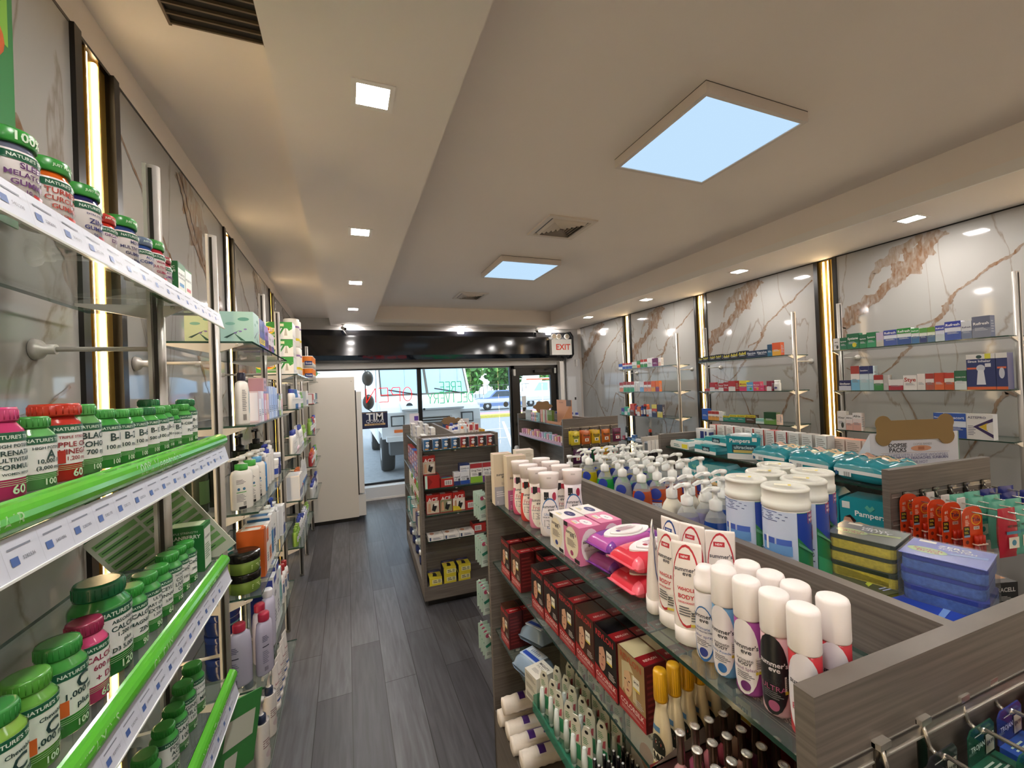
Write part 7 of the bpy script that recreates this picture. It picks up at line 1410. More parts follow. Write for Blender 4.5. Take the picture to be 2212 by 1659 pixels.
ye = carton(.098, .142, .062, 'd8c83a', [('r', .1, .5, .75, .5, 'e2dfae'), ('x', 0, .5, .4, .4, '3a3a2a', 2), ('b', .3, .5, .2, .4, '2a2a2a')], left=[('r', 0, .5, 1, 1, '1c2048')], right=[('r', 0, .5, 1, 1, '1c2048')], top=[('r', 0, .86, 1, .28, '23285c'), ('x', 0, .88, .7, .12, '8a86b0', 2), ('p', [(-.2, .2), (.12, .15), (.16, .4), (.1, .62), (-.16, .66), (-.12, .45)], '17171a'), ('p', [(-.35, .62), (-.1, .6), (-.05, .75), (-.3, .8)], 'c89a7a')], name='compression_sleeve_box')
for i, (x, zz) in enumerate(((.09, 0), (.205, 0), (.32, 0), (.205, .063), (.325, .063))): ye.put('yellow and navy support box, %s' % ['lone one at the left', 'bottom middle', 'bottom right', 'top middle', 'top right'][i], gp(G2, x, .072 + (.0 if zz == 0 else -.003), .1605 + zz), G2[2], 'yellow support boxes on the plinth')
# aisle side of the middle gondola
cg = carton(.19, .04, .042, 'b02a28', [('t', 'Colgate', -.12, .55, .62, 'f0eaea', True), ('r', .38, .5, .24, 1, '2a4a9a')], top=[('r', 0, .5, .98, .9, '9a2422')], name='toothpaste_box'); cg2 = carton(.19, .04, .042, '2f5ab0', [('t', 'Colgate', -.12, .55, .6, 'f0eaea', True), ('r', -.45, .5, .1, 1, 'b02a28')], name='toothpaste_box'); cw = carton(.19, .04, .042, 'dedcd8', [('t', 'SENSODYNE', -.05, .6, .7, '2a3a6a', True), ('r', .42, .5, .14, 1, '2a4a9a'), ('e', -.35, .5, .08, .6, 'd8c88a')], top=[('r', 0, .5, .98, .9, 'e2e0dc')], name='toothpaste_box')
n = 0
for q in range(6):
    for r_ in range(3 if q else 2):
        cw.put('long white toothpaste box, %s column from the near end, %s layer' % (ordn(q), ['bottom', 'middle', 'top'][r_]), gp(G2, .075 + .1 * (q % 2), .30 + .2 * q, 1.2355 + .0425 * r_), G2[2] - PI / 2 + .0, 'white toothpaste boxes')
cw.put('white toothpaste box lying across the near end of the top shelf', gp(G2, .17, .21, 1.2355), G2[2], 'white toothpaste boxes') if 0 else None
for q in range(6):
    for r_ in range(4): (cg if (q + r_) % 3 else cg2).put('toothpaste box on the middle shelf, %s column from the near end, %s layer' % (ordn(q), ['bottom', 'second', 'third', 'top'][r_]), gp(G2, .06, .29 + .2 * q, .9505 + .0425 * r_), G2[2] - PI / 2, 'red and blue toothpaste boxes')
def gfill(G, x, y0, y1, z, kinds, hs, where, group, seed, pitch=.07, cols=None):
    r = random.Random(seed); y = y0; i = 0
    while y < y1:
        if i % 2 == 0: k = r.choice(kinds); c = r.choice(cols or COL); h = round(r.uniform(*hs), 2)
        filler(k, c, h).put('%s %s, %s' % (DESC[c], NM[k], where), gp(G, x, y, z), G[2] - PI / 2, group); y += pitch; i += 1
COLD = ['c86a3a', '3a3a6a', 'b03a3a', '6a9a4a', '4a9a9a', 'e0e6ea']
gfill(G2, .06, .23, 1.42, .6805, ['bottle'], (.18, .22), 'third aisle shelf of the middle gondola', 'mouthwash and deodorants', 61, .07, COLD)
gfill(G2, .06, .23, 1.42, .4005, ['bottle', 'box'], (.15, .22), 'fourth aisle shelf of the middle gondola', 'bottles on the fourth aisle shelf', 62, .07, COLD)
for i in range(4):
    jar_kind('23305c', 'd8dce2', .05, .12, [('r', 0, .4, .8, .4, '2a3a78')], lidh=.25, name='drink_powder_tub').put('navy tub on the aisle plinth of the middle gondola, %s from far end' % ordn(i), gp(G2, .07, 1.3 - .28 * i, .1605), G2[2] - .8, 'navy tubs')
# small things on top of the middle gondola
tl = [(.04, .62, .17, 'e4e0da', 'd8682c', 'white tube box with orange end'), (.03, .75, .13, 'dfe3ea', '4a62a8', 'white and violet box'), (.12, .55, .16, 'e8dcd8', 'c05a5a', 'tall pale pink box')]
r = random.Random(5); zz = 1.2355
for j in range(5):
    for i in range(4):
        c = r.choice(['e8e4e0', 'b03a3a', 'e0e6ea', 'c86a3a', 'e6e2dc']); h = r.choice([.1, .12, .14]); filler('box' if i % 3 else 'bottle', c, h).put('%s product on top of the middle gondola' % DESC[c], gp(G2, .39 + .062 * i, .44 + .11 * j, zz), G2[2], 'products on top of the middle gondola')
KW = filler('box', 'e8e4e0', .19)
for i in range(2): carton(.035, .035, .16, 'e0d8d4', [('r', 0, .8, .8, .3, 'b03a44'), ('x', 0, .4, .6, .4, '8a6a6a', 5)], name='thermometer_box').put('tall slim white box standing above the red packs, %s' % ['left', 'right'][i], gp(G2, .47 + .05 * i, .21, zz), G2[2], 'tall slim boxes')
for i in range(4): carton(.032, .04, .105, 'c89a2a', [('x', 0, .5, .6, .6, '6a4a1a', 4)], name='gold_balm_box').put('gold balm box, %s from the left' % ordn(i), gp(G2, .575, .21 + .045 * i, zz), G2[2], 'gold balm boxes')
pump_bottle('e6e2dc', 'e8e6e4', .022, .2, 1, capc='d8682c', neck=.6).put('white spray bottle with orange collar on the middle gondola', gp(G2, .40, .23, zz), G2[2])
def cloud(lab, G, x, y, z, w_, hh, card, circle=True):
    o = empty('display_header', lab, 'display', gp(G, x, y, z), G[2])
    b = MB(); b.box(-w_ * .5, w_ * .62, .0, .004, 0, hh * .75, mat(card, .5)); b.patch(lambda u, v, e=0: (u, -.001, v), -.03, .05, hh * .25, hh * .5, mat('8aa0b8', .4)); b.build('card', o)
    pts = []
    for k in range(44):
        a = 2 * PI * k / 44; rr = 1 + .09 * math.cos(8 * a); pts.append((w_ * .55 * rr * math.cos(a), hh * .95 + w_ * .3 * rr * math.sin(a)))
    b = MB(); b.prism(pts, -.006, -.001, mat('8a6f50', .8), 'y'); b.build('cardboard_cloud', o)
cloud('blue display card with brown cardboard cloud on top, left of two', G2, .445, 1.06, zz, .14, .14, '3a5a8a'); cloud('blue display card with brown cardboard cloud on top, right of two', G2, .56, 1.14, zz, .1, .13, '4a6a98')
o = empty('white_sign_card', 'white sign card with blue ring emblem on the middle gondola', 'sign', gp(G2, .60, 1.0, zz), G2[2]); b = MB(); b.box(-.045, .045, 0, .003, 0, .15, mat('e6e6ea', .4)); b.build('card', o); b = MB(); f = lambda u, v, e=0: (u, -.001 - e, v)
b.poly(f, [(.014 * math.cos(t), .1 + .014 * math.sin(t)) for t in [2 * PI * i / 16 for i in range(16)]], mat('2f4a98', .4)); b.poly(lambda u, v: (u, -.0015, v), [(.007 * math.cos(t), .1 + .007 * math.sin(t)) for t in [2 * PI * i / 12 for i in range(12)]], mat('e6e6ea', .4)); b.text(lambda u, v: (u, -.0015, v), 'WE ARE PROTECTED', 0, .06, .06, mat('4a4a5a', .4)); b.build('emblem', o)
b = MB(); b.box(-.05, .05, 0, .003, 0, .13, mat('e2dce4', .4)); b.patch(lambda u, v, e=0: (u, -.001, v), .0, .045, .05, .1, mat('5a3a9a', .4)); o = b.build('violet_card', None, gp(G2, .12, 1.38, 1.32), G2[2]); tag(o, 'pale display card with violet square at the far left of the middle gondola', 'card')

# ================================================================ gondola by the door
hk = [(.085, 'e0cc3a', 'yellow', '2f6a3a'), (.215, 'c8682c', 'orange', 'b8443a'), (.335, 'd8b020', 'golden yellow', '2a4a1a'), (.46, 'c86a20', 'dark orange', 'a83a2a'), (.60, '6a2a4a', 'plum', 'c84a5a')]
def bag(c, fr, word, tc, w_=.105, h=.145):
    b = MB(); mb = mat(c, .25); N = 8
    for s_ in (-1, 1):
        base = len(b.v)
        for j in range(N + 1):
            for i in range(N + 1):
                u = i / N * 2 - 1; v = j / N * 2 - 1; b.v.append((u * w_ / 2, s_ * .016 * max(0, 1 - u ** 4) * max(0, 1 - abs(v) ** 3.0), -h / 2 + v * h / 2))
        mi = b.m(mb)
        for j in range(N):
            for i in range(N): a = base + j * (N + 1) + i; f = (a, a + 1, a + N + 2, a + N + 1); b.f.append(f if s_ < 0 else f[::-1]); b.mi.append(mi); b.sm.append(True)
    d = MB(); d.deco(lambda u, v, e: (u, -.0172 * max(0, 1 - (2 * u / w_) ** 4) * max(0, 1 - abs((v + h / 2) / (h / 2)) ** 3) - .0012 - e, v), [('r', 0, -.24, .01, .01, c)], w_, h)
    fn = lambda u, v: (u, -.017, v); d.text(fn, word, 0, -h * .34, w_ * .72, mat(tc, .4), True); d.patch(lambda u, v, e=0: (u, -.0168, v), -.022, .022, -h * .78, -h * .56, mat('e8e2d0', .4)); d.poly(lambda u, v: (u, -.0172, v), [(.01 * math.cos(t), -h * .67 + .01 * math.sin(t)) for t in [2 * PI * i / 10 for i in range(10)]], mat(fr, .4)); d.patch(lambda u, v, e=0: (u, -.0166, v), -.03, .03, -h * .5, -h * .44, mat(fr, .4))
    return Kind('candy_bag', 'candy bag', [('bag', b), ('print', d)])
for i, (x, c, nm, fr) in enumerate(hk):
    peg_hook(x, 0, 1.215, .14, 'chrome peg hook on the candy gondola end, %s on the upper line' % ordn(i), G4)
    bag(c, fr, 'Ricola', '1c2a1c').put('%s herb candy bag hanging on the upper hooks' % nm, gp(G4, x, -.115, 1.198), G4[2], 'hanging candy bags')
    if i < 3: bag(c, fr, 'Ricola', '1c2a1c').put('%s herb candy bag behind the front one' % nm, gp(G4, x + .003, -.06, 1.2), G4[2], 'hanging candy bags')
for i, (x, c, nm, word, tc) in enumerate(((.11, '4a1c44', 'dark purple', 'HALLS', 'e0dce4'), (.225, '26307a', 'royal blue', 'HALLS', 'e0dce4'), (.33, '1f5a3a', 'forest green', 'HALLS', 'e0e4dc'), (.445, 'd8b82a', 'bright yellow', 'Ricola', '1c2a1c'), (.57, '2a6a6a', 'teal', 'HALLS', 'e0dce4'))):
    peg_hook(x, 0, 1.02, .14, 'chrome peg hook on the candy gondola end, %s on the lower line' % ordn(i), G4)
    bag(c, 'b8344a', word, tc, .1, .15).put('%s cough drop bag hanging on the lower hooks' % nm, gp(G4, x, -.1, 1.005), G4[2], 'hanging candy bags')
PK = ['c8b8d8', 'e0a8b8', 'e8b890', 'a8ccd8', 'b8d8a0', 'd87a98', 'c87aa0', 'e8c8a8', '9ac8c8']
PKN = ['lilac', 'rose pink', 'apricot', 'powder blue', 'pale green', 'hot pink', 'mauve', 'peach', 'aqua']
CK = [carton(.05, .03, .105, c, [('r', 0, .6, .6, .3, '2a2a34'), ('r', 0, .15, .4, .2, '3a3a44')], name='cosmetic_box') for c in PK]
z = 1.2555
for i in range(5): carton(.03, .03, .13, 'a8b0b0', [('e', 0, .5, .5, .5, 'c8cccc')], name='cosmetic_tube').put('grey cosmetic tube at the far end of the door gondola, %s' % ordn(i), gp(G4, .05, 1.02 + .035 * i, z), G4[2] - PI / 2, 'grey cosmetic tubes')
for i, c in enumerate((1, 0, 2, 8)): CK[c].put('%s cosmetic box on the top shelf of the door gondola' % PKN[c], gp(G4, .04, .93 - .055 * i, z), G4[2] - PI / 2, 'cosmetic boxes on the door gondola')
for i in range(10):
    c = ['e8b8c0', 'e0a07a', 'dfe6d8', 'd8dcc8', 'b86a7a', 'dfe4dc', '8aa85a', '7a9a4a', '7a9a4a', '7a9a4a'][i]
    carton(.012, .035, .15, c, [('r', 0, .8, .8, .3, 'e8e6e0')], name='cosmetic_pack').put('slim standing cosmetic packet, %s from the far end' % ordn(i), gp(G4, .05, .66 - .034 * i, z), G4[2] - PI / 2, 'slim cosmetic packets')
o = empty('counter_display', 'peach cardboard counter display with angled side on the door gondola', 'display', gp(G4, 0, .1, z), G4[2]); mpch = mat('c8906a', .6)
b = MB(); b.prism([(0.02, 0), (.16, 0), (.16, .2), (.13, .2), (.02, .03)], -.02, -.016, mpch, 'y'); b.build('side_panel', o); b = MB(); b.box(.16, .163, -.02, .36, 0, .27, mat('d8a080', .6)); b.text(lambda u, v: (.1595, .24 - u, v), 'Kiss Lashes', 0, .24, .1, mat('7a4a3a', .5)); b.box(.155, .159, -.01, .1, .2, .27, mat('5a4a44', .5)); b.build('back_card', o); b = MB(); b.box(.018, .02, -.02, .36, 0, .03, mpch); b.build('front_lip', o)
o = empty('display_header', 'brown cardboard crest standing behind the cosmetics', 'display', gp(G4, .26, 1.1, z), G4[2]); b = MB(); pts = []
for k in range(36): a = 2 * PI * k / 36; rr = 1 + .12 * math.cos(6 * a); pts.append((.13 * rr * math.cos(a), .16 + .075 * rr * math.sin(a)))
b.prism(pts, 0, .005, mat('8a6a48', .8), 'y'); b.box(-.05, .05, 0.0, .005, 0, .12, mat('8a6a48', .8)); b.build('crest', o)
z = 1.0305; r = random.Random(9)
for j in range(2):
    for i in range(17):
        c = r.randrange(9); carton(.045, .03, r.choice([.08, .09, .1]), PK[c], [('r', 0, .3, .8, .3, 'e8dcdc')], name='cosmetic_box').put('%s cosmetic box, second shelf of door gondola' % PKN[c], gp(G4, .04 + .06 * j, .1 + .075 * i, z), G4[2] - PI / 2, 'cosmetic boxes on the second shelf of the door gondola')
b = MB(); b.box(.0, .006, .05, 1.35, z, z + .035, mat('c8a8c0', .5)); o = b.build('pink_tray_front', None, gp(G4, -.0, 0, 0)[:2] + (0,), G4[2]); tag(o, 'long pink cardboard tray front along the second shelf of the door gondola', 'tray')
for i in range(5): cap_bottle('b8bcd0', '2a3a8a', .025, .11, 1, .25, .8).put('small pale bottle with navy cap right of the door gondola divider, %s' % ordn(i), gp(G4, .42 + .02 * i, 1.0 - .1 * i, 1.2355), 0, 'navy capped bottles on the door gondola')
for i in range(4): rbox(.07, .05, .05, 'e4d8d4', low='c83a3a' if i < 2 else 'd8c84a').put('low white box beside the navy capped bottles, %s' % ordn(i), gp(G4, .48 + .04 * i, .55 - .09 * i, 1.2355), 0, 'low white boxes on the door gondola')
b = MB(); b.lathe([(.03, 0, mat('dfe2e4', .3)), (.03, .9), (.02, .92)], 12); tag(b.build('white_post', None, (2.06, 5.1, 0)), 'thin white post standing left of the door gondola', 'post')

# ================================================================ diaper gondola
mt_ = '1f8a94'
def diaper(L, D_, H_, flat_=True, words=('Pampers', 'swaddlers')):
    b = MB(); N = 16; mc = mat('2492a0', .18, spec=.8); mw = mat('dfe6e6', .2); mi = b.m(mc); mj = b.m(mw)
    def P(u, v, top):
        f = max(0, 1 - abs(u) ** 8) ** .5 * max(0, 1 - abs(v) ** 8) ** .5
        wr = .006 * math.sin(9 * u + 3 * v) * (1 if flat_ else .5) + .004 * math.sin(17 * v)
        return (u * L / 2, v * D_ / 2, H_ / 2 + (H_ / 2 + wr) * f if top else H_ / 2 - (H_ / 2) * f)
    for top in (True, False):
        base = len(b.v)
        for j in range(N + 1):
            for i in range(N + 1):
                u = math.sin((i / N * 2 - 1) * PI / 2); v = math.sin((j / N * 2 - 1) * PI / 2); b.v.append(P(u, v, top))
        for j in range(N):
            for i in range(N): a = base + j * (N + 1) + i; f = (a, a + 1, a + N + 2, a + N + 1); b.f.append(f if top else f[::-1]); b.mi.append(mi); b.sm.append(True)
    k = MB()
    if flat_:
        T = lambda u, v, e=0: P(u, v, True)
        g_ = lambda u, v, e=0: tuple(a + b_ for a, b_ in zip(P(u, v, True), (0, 0, .0015)))
        k.patch(g_, -.3, .86, -.1, .55, mat('d8b98a', .3), 6, 4); g2 = lambda u, v: tuple(a + b_ for a, b_ in zip(P(u, v, True), (0, 0, .003)))
        k.patch(lambda u, v, e=0: g2(u, v), -.7, -.3, .0, .6, mat('c89a84', .35), 4, 4)
        k.text(lambda u, v: g2(u, v), words[0], -.1, -.5, .7, mat('f0f4f4', .3), True); k.text(lambda u, v: g2(u, v), words[1], .3, .2, .7, mat('2a3a3a', .3), True)
        s_ = lambda u, v, e=0: (u * L / 2, -D_ / 2 - .0015 - e + .004 * abs(v - .5) * 0, H_ * v)
        k.patch(s_, -.95, .95, .40, .55, mat('e2e6e6', .3), 8, 1); k.deco(lambda u, v, e: s_(u, v, e + .0006), [('r', -.5, .33, .5, .2, 'dfe6e6'), ('b', -.42, .33, .26, .2, '1c2424'), ('e', -.85, .34, .1, .2, '2a5a8a')], 1, 1)
    return Kind('diaper_pack', 'diaper pack', [('soft_pack', b), ('print', k)] if flat_ else [('soft_pack', b)])
DP = diaper(.2, .22, .095)
for i, y in enumerate((.145, .36, .575)):
    DP.put('teal diaper pack lying flat on the top shelf, %s' % ['nearest', 'middle', 'farthest'][i], gp(G3, .16, y, 1.2405), G3[2] - PI / 2, 'teal diaper packs lying flat')
# standing wipes refill bag
b = MB(); mtq = mat('2492a0', .2, spec=.8)
b.prism([(-.08, 0), (.08, 0), (.085, .11), (.088, .125), (-.088, .13), (-.085, .11)], -.06, .06, mtq, 'y'); k = MB()
k.deco(lambda u, v, e: (u, -.061 - e, v), [('r', 0, .12, .98, .24, 'dfe2e2'), ('t', 'Pampers', -.1, .78, .62, 'e8f0f0', True), ('r', .02, .46, .72, .34, '1f4a5a'), ('t', 'ultraclean', .02, .52, .6, 'c8e0e4', True), ('r', .02, .34, .64, .12, 'c8b86a'), ('r', .34, .86, .14, .16, 'e8e8e0')], .165, .13)
t_ = MB(); t_.ball((0, 0, .128), .06, mat('e2e8ea', .3), 1.2, .8, .25); t_.ball((.05, .0, .125), .03, mtq, 1.0, 1.4, .6)
Kind('wipes_bag', 'wipes', [('bag', b), ('print', k), ('wrapped_packs', t_)]).put('open teal bag of baby wipes with white packs showing, beside diapers', gp(G3, .13, .80, 1.2405), G3[2] - .9)
bwp = MB(); bwp.prism([(-.09, 0), (.09, 0), (.095, .02), (.085, .045), (-.085, .045), (-.095, .02)], -.055, .055, mat('dfe2de', .3), 'y'); kk = MB(); kk.box(-.06, .04, -.035, .035, .045, .05, mat('3aa0a8', .3)); kk.deco(lambda u, v, e: (u, -.056 - e, v), [('r', .3, .4, .3, .6, 'e0d83a'), ('x', -.1, .4, .4, .5, '4a8a8a', 2)], .18, .045)
BWP = Kind('baby_wipes_pack', 'wipes', [('soft_pack', bwp), ('lid', kk)]); bwt = MB(); bwt.prism([(-.09, 0), (.09, 0), (.095, .02), (.085, .045), (-.085, .045), (-.095, .02)], -.055, .055, mat('2f98a2', .3), 'y'); kt = MB(); kt.box(-.06, .04, -.035, .035, .045, .05, mat('4ab0b8', .3)); kt.deco(lambda u, v, e: (u, -.056 - e, v), [('r', 0, .2, 1, .4, 'dfe2e2'), ('r', .05, .6, .35, .6, '1f3a4a'), ('t', 'ultra', .05, .6, .25, 'c8e0e4', True)], .18, .045)
BWT = Kind('baby_wipes_pack', 'wipes', [('soft_pack', bwt), ('lid', kt)])
BWP.put('white baby wipes pack with teal lid at the far end of the shelf', gp(G3, .11, 1.27, 1.2405), G3[2] - PI / 2, 'baby wipes packs'); BWP.put('white baby wipes pack stacked behind the far one', gp(G3, .24, 1.24, 1.2405), G3[2] - PI / 2, 'baby wipes packs')
for i in range(3): BWT.put('teal and white baby wipes pack, %s' % ['bottom front', 'bottom back', 'top'][i], gp(G3, [.11, .24, .17][i], 1.03 - .02 * (i == 2), 1.2405 + (.0505 if i == 2 else 0)), G3[2] - PI / 2, 'baby wipes packs')
# upright packs on the second shelf
def upright():
    W2_, D2, H2 = .17, .12, .2; b = MB(); mc = mat('2492a0', .2, spec=.8)
    b.prism([(-W2_ / 2, .004), (-W2_ / 2 + .01, 0), (W2_ / 2 - .01, 0), (W2_ / 2, .004), (W2_ / 2 + .003, H2 * .9), (W2_ / 2 - .02, H2), (-W2_ / 2 + .02, H2), (-W2_ / 2 - .003, H2 * .9)], -D2 / 2, D2 / 2, mc, 'y', None, False)
    k = MB(); k.deco(lambda u, v, e: (u, -D2 / 2 - .0006 - e, v), [('t', 'Pampers', .1, .66, .6, 'eef4f4', True), ('p', [(-.5, .05), (-.5, .42), (-.1, .5), (.42, .42), (.42, .05)], 'd8b98a'), ('e', -.32, .48, .24, .24, 'c89a84'), ('p', [(-.42, .56), (-.3, .62), (-.18, .52), (-.22, .44), (-.3, .56)], '2a1c18'), ('t', 'swaddlers', .12, .38, .56, '2a3430', True), ('t', 'best dryness', .12, .28, .5, '2a3430', True), ('r', -.38, .82, .16, .14, 'dfe4e2'), ('p', [(.0, .82), (.05, .88), (.1, .83), (.15, .88), (.2, .82), (.1, .74)], '5ab0a0')], W2_, H2)
    return Kind('diaper_pack', 'diaper pack', [('soft_pack', b), ('print', k)])
UP = upright()
for i in range(6): UP.put('upright teal diaper pack on the second shelf, %s from the near end' % ordn(i), gp(G3, .11, .14 + .205 * i, .98), G3[2] - PI / 2 + .25, 'upright teal diaper packs')
for o in [q for q in C.objects if q.name.startswith('diaper_pack') and 'upright' in q.get('label', '')]: pass
b = MB(); o3 = [o for o in C.objects if o.get('label', '').startswith('grey wood gondola stacked with teal')][0]; glass_shelf(b, .04, .405, .03, 1.39, .979); b.build('glass_shelf', o3)
# medicine boxes right of the divider
mx = [('e2dfdc', 'b8302c', 'white box with red edge'), ('dcdad6', 'b8b4b0', 'plain greyish white box'), ('e2dfdc', 'a8242c', 'white box with crimson edge')]
for i in range(11):
    c, e_, nm = mx[[0, 1, 0, 1, 0, 0, 0, 2, 1, 1, 1, 0][i]]
    carton(.058, .06, .135, c, [('x', 0, .55, .8, .7, '9a9690', 9)], left=[('r', .42, .5, .16, 1, e_), ('x', -.1, .5, .7, .7, '9a9690', 9)], right=[('r', -.42, .5, .16, 1, e_)], top=[('r', 0, .5, .96, .96, e_ if i % 3 == 0 else c)], name='medicine_box').put('%s behind the diapers' % nm, gp(G3, .40, 1.31 - .077 * i, 1.2405), G3[2] - PI / 2, 'white medicine boxes behind the diapers')
for i in range(4): carton(.07, .07, .12, 'dcc8bc', [('x', 0, .55, .8, .7, '9a8a80', 9)], left=[('x', 0, .5, .8, .7, '9a8a80', 9)], top=[('r', 0, .5, .96, .96, 'd8785a')], name='medicine_box').put('salmon topped box behind the diapers, %s' % ['first', 'second', 'third', 'fourth'][i], gp(G3, .47, .58 - .078 * i, 1.2405), G3[2] - PI / 2, 'salmon topped boxes')
carton(.05, .12, .11, 'e0e2e4', [('r', 0, .5, .8, .6, '3a4a8a')], left=[('r', 0, .55, .3, .6, '2a3a7a'), ('r', .3, .55, .15, .6, '2a3a7a')], name='medicine_box').put('white box with navy bottle pictures at the far end behind diapers', gp(G3, .32, 1.33, 1.2405), G3[2])
# bone shaped cardboard display
o = empty('bandage_pack_display', 'white cardboard display topped by a brown bone shape', 'display', gp(G3, .452, .175, 1.2405), -.38); o.scale = (.7, .7, .7); mwc = mat('d3d3da', .5); mk_ = mat('8e7347', .85)
b = MB(); b.box(-.28, .28, -.0, .006, 0, .26, mwc); b.prism([(0, 0), (.13, 0), (.13, .06), (0, .26)], .28, .286, mat('7a9a88', .5), 'x'); b.prism([(0, 0), (.13, 0), (.13, .06), (0, .26)], -.286, -.28, mwc, 'x'); b.build('display_panel', o)
pts = []
for cx, cy, a0 in ((.2, .232, -120), (.2, .322, -30)): 
    for k in range(10): a = math.radians(a0 + k * 17); pts.append((cx + .052 * math.cos(a) , cy + .052 * math.sin(a)))
lft = [(-x, z_) for x, z_ in pts][::-1]
b = MB(); pts2 = [(.15, .215)] + pts + [(.15, .342)] + [(-.15, .342)] + lft + [(-.15, .215)]
b.prism(pts2, -.008, -.003, mk_, 'y'); b.build('cardboard_bone', o)
b = MB(); f = lambda u, v, e=0: (u, -.0015 - e, v)
b.text(f, 'OOPSIE', -.11, .18, .12, mat('26262a', .5), True); b.text(f, 'PACKS', -.11, .15, .11, mat('26262a', .5), True); b.text(f, 'OOPSIE BANDS', .05, .185, .12, mat('8a8a90', .5)); b.poly(f, [(.04 + .06 * math.cos(t) * 1.1, .158 + .018 * math.sin(t)) for t in [2 * PI * i / 20 for i in range(20)]], mat('c89070', .5)); b.patch(lambda u, v, e=0: (u, -.002, v), .02, .06, .148, .168, mat('a86a4a', .5))
b.patch(f, -.22, .22, .131, .1325, mat('9a7a6a', .5)); b.text(f, "FOR LIFE'S LITTLE OOPSIE WOOPSIES", 0, .115, .42, mat('7a7a9a', .5)); b.text(f, 'BRUISES, SPRAINS, HEADACHES, SUNBURN', 0, .095, .42, mat('5a5a86', .5), True); b.text(f, 'APPLY COLD OR HOT', -.05, .07, .26, mat('7a7a9a', .5)); b.build('lettering', o)
carton(.19, .09, .028, '7a96d0', [('r', 0, .5, .9, .8, '6a86c8')], top=[('r', 0, .5, .96, .9, 'b8b8cc'), ('e', -.2, .5, .3, .5, 'c88a8a'), ('r', .2, .6, .2, .3, 'e8e8e8')], name='gel_pack_box').put('flat light blue box in front of the bone display', gp(G3, .40, .085, 1.2405 + .0), G3[2] + .02, None)
# end hooks of the diaper gondola
HX = [.075, .17, .245, .335, .43, .54]
for i, x in enumerate(HX): peg_hook(x, 0, 1.225, .30, 'long chrome peg hook on the diaper gondola end, %s from the left' % ordn(i), G3)
def tide():
    w_, h = .082, .225; b = MB(); pr = [(-w_ / 2, -h), (w_ / 2, -h), (w_ / 2, -.03)] + [(w_ / 2 - .03 + .03 * math.cos(a), -.03 + .03 * math.sin(a)) for a in [PI / 2 * k / 5 for k in range(6)]] + [(-w_ / 2 + .03 + .03 * math.cos(a), -.03 + .03 * math.sin(a)) for a in [PI / 2 + PI / 2 * k / 5 for k in range(6)]]
    b.prism(pr, -.001, .001, mat('d8481e', .3), 'y'); f = lambda u, v, e: (u, -.0012 - e, v)
    b.deco(f, [('e', .17, -.2, .52, .17, 'e8b82a'), ('e', .17, -.2, .44, .145, 'e05a1e'), ('t', 'Tide', .17, -.2, .4, '1c2450', True), ('r', .17, -.325, .3, .05, 'e8d8c8'), ('t', 'OXI', .17, -.325, .22, '1c2450', True), ('r', -.33, -.36, .3, .13, '1a1a1e'), ('t', '50%', -.33, -.33, .22, 'd8cc3a', True), ('x', -.33, -.385, .24, .04, 'd8cc3a', 2), ('r', -.33, -.44, .3, .03, '8ab0d0'), ('t', '#1', -.3, -.15, .16, 'f0e0d0', True), ('x', -.3, -.24, .2, .09, 'f0e0d0', 4)] + [('e', -.33, -.53 - .11 * k, .16, .06, '6a1c14') for k in range(4)], w_, h)
    k = MB(); mp_ = mat('8a2018', .25)
    for q in range(3): k.tube((.0 + .014 * q - .0, -.009, -h + .01), (.0 + .014 * q, -.009, -h * .55), .0068, mp_, 10); k.tube((.0 + .014 * q, -.009, -h * .55), (.0 + .014 * q, -.009, -h * .43), .0062, mat('c83018', .25), 10)
    k.box(-.008, .037, -.017, -.002, -h * .565, -h * .55, mat('e8c8b8', .3)); return Kind('stain_pen_card', 'stain pens', [('blister_card', b), ('pens', k)])
TD = tide()
for j, yy_ in enumerate((-.195, -.14, -.10, -.055, -.015)): TD.put('orange blister card of stain pens on the first hook, %s' % ['frontmost', 'second from front', 'third from front', 'fourth from front', 'closest to the panel'][j], gp(G3, HX[0] + .0, yy_, 1.232), G3[2] - .12, 'orange stain pen cards')
kw_ = MB(); kw_.box(-.02, .02, -.002, .002, -.05, .0, mat('e4e0dc', .4)); kw_.lathe([(.008, -.2, mat('e4e0dc', .4)), (.01, -.16), (.009, -.05)], 10)
KWH = Kind('white_handle_brush', 'brush', [('white_handle_brush', kw_)])
for j in range(3): KWH.put('white handled brush hanging on the second hook, %s' % ordn(j), gp(G3, HX[1], -.03 - .045 * j, 1.232), G3[2], 'white handled brushes')
kr_, km_ = bag('b8283a', '3a8aa8', 'WET ONES', '17171c', .075, .165), bag('6ab8a0', '2a8a8a', 'WET ONES', '17171c', .075, .165)
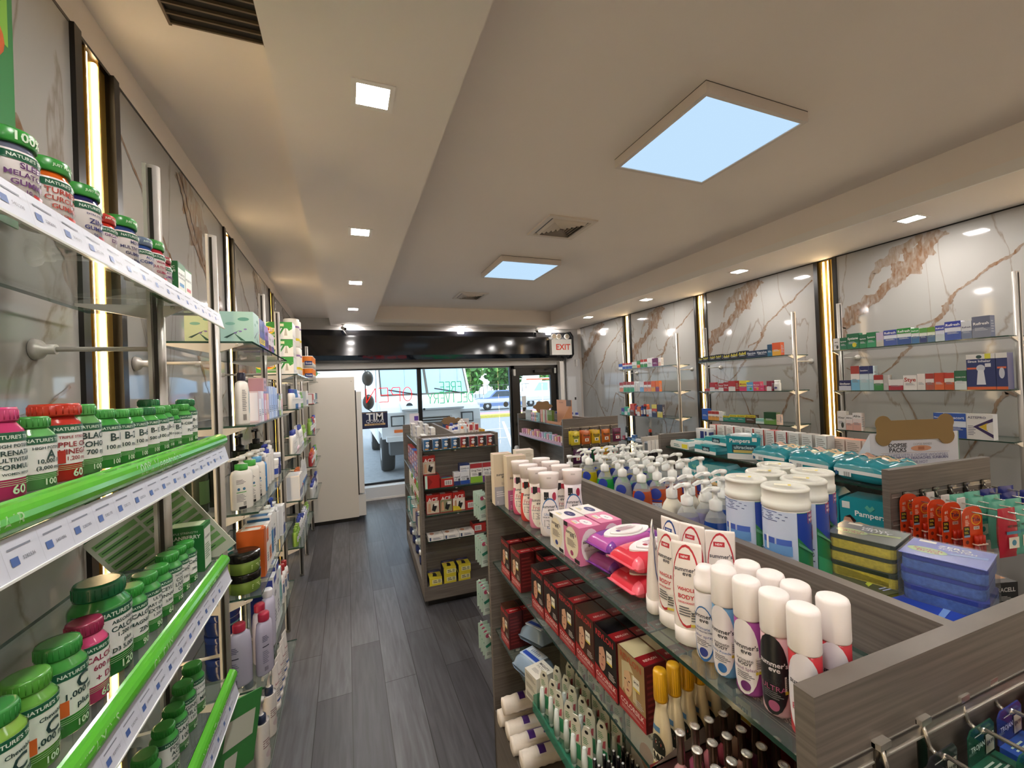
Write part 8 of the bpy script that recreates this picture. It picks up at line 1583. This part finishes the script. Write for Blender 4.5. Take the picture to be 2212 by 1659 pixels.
for q, (x, kb, nm) in enumerate(((HX[1], kr_, 'red'), (HX[2], km_, 'mint green'), (HX[3], km_, 'mint green'))):
    for j in range(1 if q == 0 else 4): kb.put('%s hand wipes pouch on the %s hook, %s' % (nm, ['second', 'third', 'fourth'][q], ['frontmost', 'second', 'third', 'closest to the panel'][j]), gp(G3, x, -.235 + .055 * j, 1.226), G3[2] - .1, '%s hand wipes pouches' % nm)
kb = bag('26307a', 'c8ccd8', 'TISSUE', 'c8ccd8', .08, .14)
for q, x in enumerate(HX[4:]):
    for j in range(4): kb.put('navy blue travel pack on the %s hook, %s' % (['fifth', 'sixth'][q], ['frontmost', 'second', 'third', 'closest to the panel'][j]), gp(G3, x, -.25 + .06 * j, 1.226), G3[2] - .1, 'navy travel packs')
# beyond the soaps: white and black sock cards hung between the gondolas
o = empty('sock_rack', 'white header cards with black socks hanging beyond the soap bottles', 'socks', (2.75, 3.05, 0)); 
b = MB(); b.box(-.3, .02, 0, .02, 1.16, 1.2, m_al2); b.tube((-.28, .01, 0), (-.28, .01, 1.16), .01, m_al2); b.tube((0, .01, 0), (0, .01, 1.16), .01, m_al2); b.build('rack_bar', o)
for i in range(7):
    b = MB(); b.box(-.27 + .04 * i, -.235 + .04 * i, -.04 - .003 * i, -.035 - .003 * i, 1.06, 1.17, mat('e4e2de', .5)); c = b.build('header_card', o)
    b = MB(); b.box(-.27 + .04 * i, -.235 + .04 * i, -.05 - .003 * i, -.03 - .003 * i, .8, 1.06, mat('15151a', .8)); b.build('black_sock', o)

# ---------------------------------------------------------------- labels that still coincide are told apart by their order in the row
_by = {}
for o in list(C.objects):
    if o.parent is None and o.get('label'): _by.setdefault(o['label'], []).append(o)
for lab, os_ in _by.items():
    if len(os_) < 2: continue
    os_.sort(key=lambda o: (round(o.location.y, 2), o.location.x, o.location.z))
    n = len(os_)
    for i, o in enumerate(os_):
        o['label'] = lab + (', nearer one' if i == 0 else ', farther one') if n == 2 else lab + ', %s from near end' % ordn(i)
        if not o.get('group'): o['group'] = lab
for o in C.objects:
    if o.get('label') is not None and len(o['label'].split()) > 16: print('LONG LABEL', o['label'])
